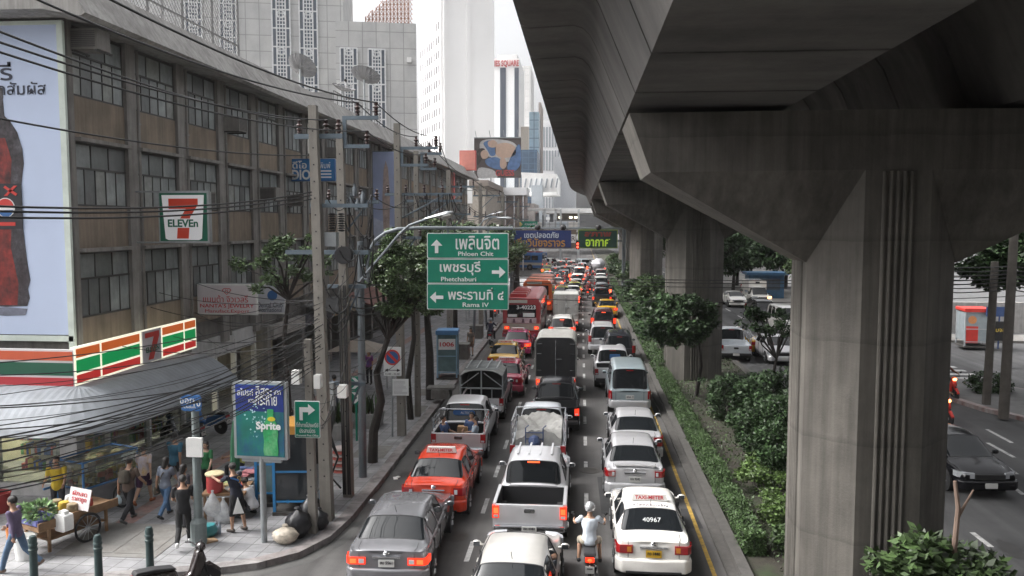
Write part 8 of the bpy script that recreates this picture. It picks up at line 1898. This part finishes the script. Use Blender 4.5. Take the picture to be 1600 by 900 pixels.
# ---------------------------------------------------------------- trees, hedge, bushes
def tree(name, label, base, trunk_pts, blobs, nleaf, size, m, group=None, rt=.16, seed=1, cat='tree', limb=True, bark=M_bark):
    base = Vector(base); t = thing(name, label, cat, base, 0, group); b = MB()
    pts = [Vector(p) for p in trunk_pts]; b.tube(pts, rt, 9, r1=rt * .55); top = pts[-1]; q = random.Random(seed)
    if limb:
        for i, (x, y, z, r) in enumerate(blobs):
            if i % 2 == 0 or len(blobs) < 9:
                c = Vector((x, y, z)); st = pts[-1 - (i % 2)] if len(pts) > 2 else top; mid = st.lerp(c, .5) + Vector((q.uniform(-.2, .2), q.uniform(-.2, .2), q.uniform(-.1, .25))); b.tube([st, mid, c], rt * .4, 6, r1=.015)
    b.build('trunk', bark, t, smooth=True)
    leaf_mesh('crown', m, clump_points(blobs, nleaf, seed), size, t, .55, seed)
    return t
def blobs(c, R_, n, seed, flat=.7, r0=.35, r1=.65):
    q = np.random.RandomState(seed); out = []
    for i in range(n):
        d = q.normal(size=3); d /= np.linalg.norm(d); rad = q.uniform(.35, 1) ** .6
        out.append((c[0] + d[0] * rad * R_[0], c[1] + d[1] * rad * R_[1], c[2] + d[2] * rad * R_[2], q.uniform(r0, r1)))
    return out
# street trees on the left
base = G(582, 722, KH); tp = [(0, 0, -.1), (.05, .0, 1.0), (.3, .05, 2.0), (.15, .1, 2.9), (.5, .2, 4.0)]
c = D(632, 428, base.y) - base
tree('street_tree', 'leafy tree with a leaning dark trunk left of the direction sign', base, tp, blobs((c.x - .15, .2, c.z + .05), (1.1, 1.0, 1.0), 26, 3, r0=.16, r1=.42) + blobs((c.x - .1, .2, c.z + .1), (1.45, 1.2, 1.25), 26, 13, r0=.1, r1=.26) + blobs((c.x + .1, .2, c.z - .95), (.9, .7, .55), 18, 5, r0=.14, r1=.34), 23000, .115, M_leafs, 'street trees on the pavement', .17, 3)
base = G(672, 624, KH); c = D(668, 420, base.y) - base
tree('street_tree', 'slender dark-trunked tree behind the leaning one, near the phone booth', base, [(0, 0, -.1), (.0, 0, 2), (-.1, 0, 3.6), (.0, .1, 5)], blobs((-.2, .4, c.z + .3), (2.0, 1.6, 1.7), 32, 7, r0=.3, r1=.6), 17000, .13, M_leafs, 'street trees on the pavement', .2, 4)
base = G(642, 655, KH)
tree('street_tree', 'thin curved trunk rising beside the no parking sign', base, [(0, 0, -.1), (-.1, 0, 1.6), (.15, 0, 3.2), (.1, .1, 4.6)], blobs((.1, .3, 5.7), (1.6, 1.3, 1.1), 20, 8, r0=.25, r1=.5), 10000, .125, M_leafs, 'street trees on the pavement', .13, 5)
base = D(445, 560, 24.5); base.z = KH; c = D(440, 415, 24.5) - base
tree('street_tree', 'light tree with feathery branches in front of the old facade', base, [(0, 0, -.1), (.1, 0, 2.2), (.0, 0, 4.2), (.1, .1, 5.4)], blobs((c.x - .15, 0, c.z + .1), (1.75, .9, .95), 34, 9, r0=.1, r1=.26), 2700, .15, M_leafs, 'street trees on the pavement', .1, 6)
base = Vector((-7.0, 46, KH)); tree('street_tree', 'bushy tree top showing just above the direction sign', base, [(0, 0, -.1), (0, 0, 3), (.2, 0, 5.4)], blobs((.4, 0, 6.7), (2.2, 1.8, 1.4), 26, 10), 8000, .2, M_leafs, 'street trees on the pavement', .16, 7)
base = Vector((-7.1, 66, KH)); tree('street_tree', 'farther tree top left of the blue message board', base, [(0, 0, -.1), (0, 0, 3), (.2, 0, 5.4)], blobs((.7, 0, 5.4), (1.9, 1.9, 1.8), 20, 11, r0=.5, r1=.8), 5000, .26, M_leafs, 'street trees on the pavement', .18, 8)
base = Vector((-6.6, 84, KH)); tree('street_tree', 'dark thick-trunked tree beside the far kerb under the message board', base, [(0, 0, -.1), (-.1, 0, 2.5), (.2, 0, 5.4)], blobs((.2, 0, 6.2), (2.0, 2.0, 1.5), 18, 12, r0=.5, r1=.9), 4500, .3, M_leafs, 'street trees on the pavement', .6, 9)
# clipped hedge along the median kerb
q = np.random.RandomState(2)
def hedge(label, y0, y1, x0, x1, z0, z1, n, size, m, seed):
    t = thing('hedge', label, 'hedge', (0, 0, 0)); b = MB(); st = max(2, int((y1 - y0) / 1.2)); 
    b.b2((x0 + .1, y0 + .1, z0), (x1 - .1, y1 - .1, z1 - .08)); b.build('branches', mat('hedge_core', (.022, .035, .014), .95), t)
    r = np.random.RandomState(seed); f = r.randint(0, 10, n); p = np.empty((n, 3)); u, v = r.uniform(0, 1, n), r.uniform(0, 1, n)
    y = y0 + (y1 - y0) * u; bul = .05 * np.sin(y * 2.1) + .04 * np.sin(y * 5.3 + 1)
    top = f < 6; p[:, 1] = y; p[:, 0] = np.where(top, x0 + (x1 - x0) * v, np.where(f < 9, x0 + bul, x1 + bul)); p[:, 2] = np.where(top, z1 + bul + r.normal(0, .03, n), z0 + (z1 - z0) * v)
    e = (f == 9) & (u < .5 if y1 - y0 < 40 else u < 0); p[e, 1] = y0 + .02; p[e, 0] = x0 + (x1 - x0) * v[e]; p[e, 2] = z0 + (z1 - z0) * r.uniform(0, 1, e.sum())
    leaf_mesh('leaves', m, p + r.normal(0, .03, (n, 3)), size, t, .8, seed); return t
hedge('low clipped hedge running along the kerb beside the white taxi', 19.3, 42, 3.86, 4.32, .1, .66, 26000, .066, M_hedge, 1)
hedge('far continuation of the clipped hedge past the second pier', 42.3, 110, 3.86, 4.4, .1, .8, 11000, .13, M_hedge, 2)
def bush(label, c, R_, n, nl, size, m, seed, nm='bush', r0=.35, r1=.6, group='median bushes'):
    t = thing(nm, label, 'bush', (c[0], c[1], .12), 0, group); bl = blobs((0, 0, R_[2] * .95), R_, n, seed, r0=r0, r1=r1); b = MB()
    for x, y, z, r in bl[::2]: b.tube([(x * .1, y * .1, 0), (x * .6, y * .6, z * .6), (x, y, z)], .03, 5, r1=.012)
    b.build('stem', M_bark, t); leaf_mesh('foliage', m, clump_points(bl, nl, seed), size, t, .6, seed); return t
p = D(1150, 660, 27.5)
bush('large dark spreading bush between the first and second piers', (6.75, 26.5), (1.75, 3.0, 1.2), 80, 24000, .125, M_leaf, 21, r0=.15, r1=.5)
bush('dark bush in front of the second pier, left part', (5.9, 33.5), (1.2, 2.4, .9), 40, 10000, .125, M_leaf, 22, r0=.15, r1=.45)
bush('shrub under the bare-branched tree right of the second pier', (7.6, 32), (1.3, 2.4, 1.2), 26, 7000, .17, M_leaf, 23)
bush('lower bright-green plants beside the hedge near the first pier', (5.35, 23.2), (.75, 3.2, .36), 44, 6500, .11, M_leaf3, 24, r0=.15, r1=.3)
bush('low ground plants near the base of the first pier', (4.95, 19.4), (.45, 1.0, .3), 10, 1400, .13, M_leaf2, 25, r0=.1, r1=.2)
o = bush('leafy bush with a cut branch growing in front of the nearest pier', (5.85, 13.9), (1.15, .8, .75), 34, 5200, .19, M_leaf2, 26, r0=.2, r1=.4)
b = MB(); b.tube([(.3, 0, .9), (.35, 0, 1.9), (.28, 0, 2.35)], .05, 7, r1=.03); b.tube([(.35, 0, 1.75), (.6, .05, 2.2)], .03, 6, r1=.012); b.build('cut_branch', mat('cut_bark', (.2, .14, .11), .9), o)
for v in (o,): v.location.z = 1.3
b = MB(); b.b2((4.7, 13.2, .12), (7.2, 14.7, 1.4)); ob = b.build('planter_wall', M_plate); tag(ob, 'low concrete planter holding the bush before the nearest pier', 'planter')
# median trees
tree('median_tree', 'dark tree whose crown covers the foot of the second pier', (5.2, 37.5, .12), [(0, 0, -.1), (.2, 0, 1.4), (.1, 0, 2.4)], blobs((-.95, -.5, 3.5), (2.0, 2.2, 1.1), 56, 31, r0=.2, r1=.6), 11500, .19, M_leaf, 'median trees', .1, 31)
tree('median_tree', 'bare-branched small tree right of the second pier', (8.15, 36.0, .12), [(0, 0, -.1), (.05, 0, 1.2), (.2, 0, 2.0)], blobs((-.3, 0, 3.6), (1.5, 1.2, .6), 26, 32, r0=.1, r1=.3), 1500, .17, M_leaf, 'median trees', .1, 32)
for i, (x, y, z, r, lab) in enumerate(((4.9, 51, 2.4, 1.7, 'median tree between the second and third piers, near the kerb'), (5.2, 60, 2.9, 1.8, 'median tree just before the third pier'), (4.8, 68, 2.4, 1.6, 'low median tree under the third pier'), (5.2, 82, 2.8, 1.8, 'median tree past the third pier'), (5.2, 93, 2.8, 1.8, 'median tree before the fourth pier'), (5.6, 112, 3.0, 2.0, 'farthest median tree beyond the fourth pier'))):
    tree('median_tree', lab, (x, y, .12), [(0, 0, -.1), (.1, 0, z * .5), (0, 0, z * .8)], blobs((.1, 0, z), (r, r * 1.5, r * .55), 24, 40 + i, r0=.4, r1=.8), 5500, .24, [M_leaf, M_leaf2][i % 2], 'median trees', .1, 40 + i)
b = MB()
gp = leaf_mesh('ground_cover', M_leaf2, np.stack([np.random.RandomState(5).uniform(4.4, 8.4, 9000), np.random.RandomState(6).uniform(17, 60, 9000), np.random.RandomState(7).uniform(.13, .26, 9000)], 1), .1, None, 1, 5); gp['kind'] = 'stuff'; gp['label'] = 'scattered ground cover plants on the median soil'
# far side trees
for i, (x, y, z, r, lab) in enumerate(((17.6, 98, 5.2, 3.4, 'tall dark tree beyond the far carriageway'), (22.2, 94, 4.9, 3.3, 'broad dark tree beside the tall one across the far road'), (17, 122, 6, 4.2, 'dark tree farthest back across the far road'), (26.5, 90, 5, 3.6, 'dark tree near the pier edge across the far road'), (22.5, 82, 4.0, 1.7, 'bright lower tree among the dark ones across the far road'))):
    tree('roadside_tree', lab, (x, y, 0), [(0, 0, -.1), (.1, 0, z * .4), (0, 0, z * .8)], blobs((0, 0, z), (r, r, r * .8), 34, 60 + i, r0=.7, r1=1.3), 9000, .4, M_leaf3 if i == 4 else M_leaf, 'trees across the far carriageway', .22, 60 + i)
tree('roadside_tree', 'tree at the right edge whose dark branches hang over the white wall', (21.3, 38.5, 0), [(0, 0, -.1), (.1, 0, 4), (0, 0, 7)], blobs((-1.5, 0, 6.3), (2.8, 2.0, 1.6), 80, 70, r0=.2, r1=.6), 15000, .26, M_leaf, 'trees across the far carriageway', .22, 70)
bush('dark upright shrub between the two island poles', (20.4, 37.4), (.55, .55, 1.7), 18, 3200, .15, M_leaf, 71, r0=.3, r1=.45, group='island shrubs')
bush('low dark shrub at the tip of the island', (18.8, 39.2), (1.0, .9, .55), 14, 2200, .15, M_leaf, 72, r0=.25, r1=.4, group='island shrubs')
bush('clipped green bed beyond the far carriageway beside the white pickup', (23.5, 78), (2.4, 2.0, .7), 18, 2500, .24, M_leaf2, 73, group='island shrubs')
bush('bright palm-like bush at the foot of the far white wall', (19.6, 59), (.7, .7, 1.6), 12, 1200, .4, M_leaf3, 74, group='island shrubs')
for i, (x, lab, c) in enumerate(((16.0, 'blue kiosk under the trees beyond the far carriageway', (.08, .22, .4)),)):
    t = thing('kiosk', lab, 'kiosk', (19.2, 88, 0)); b = MB(); b.b2((-1.8, 0, 0), (1.8, 2, 2.6)); b.b2((-2.1, -.6, 2.6), (2.1, 2.3, 2.85)); b.build('body', mat('kiosk_blue', (.04, .11, .2), .5, var=.2), t); b = MB(); b.b2((-1.4, -.03, 1.0), (1.4, .05, 2.2)); b.build('window', M_lg, t)
for i, (x, y, z, r, lab) in enumerate(((19.5, 106, 5.5, 3.6, 'dark tree behind the kiosk across the far road'), (25, 104, 6, 4, 'dark tree behind the two nearest ones across the far road'), (15.2, 130, 6, 3.5, 'dark tree closing the far carriageway'))):
    tree('roadside_tree', lab, (x, y, 0), [(0, 0, -.1), (.1, 0, z * .4), (0, 0, z * .8)], blobs((0, 0, z), (r, r, r), 44, 80 + i, r0=.6, r1=1.4), 9000, .42, M_leaf, 'trees across the far carriageway', .22, 80 + i)
for lab, x, y, z, seed in (('leafy tree right of the island poles at the right edge', 24.8, 41, 6.4, 91), ('dark tree behind the island poles', 23.2, 47, 7.4, 92)):
    tree('roadside_tree', lab, (x, y, 0), [(0, 0, -.1), (.1, 0, 3.4), (0, 0, 6)], blobs((0, 0, z), (2.4, 2.0, 1.5), 50, seed, r0=.25, r1=.7), 7500, .24, M_leaf, 'trees across the far carriageway', .2, seed)
t = thing('far_boundary', 'far pale buildings glimpsed between the trees across the far road', 'building', (14, 150, 0)); b = MB(); b.b2((0, 0, 0), (40, 10, 12)); b.build('wall', mat('pale_back', (.32, .31, .3), .8, var=.3, scale=.2), t)

bpy.data.scenes.remove(scratch)
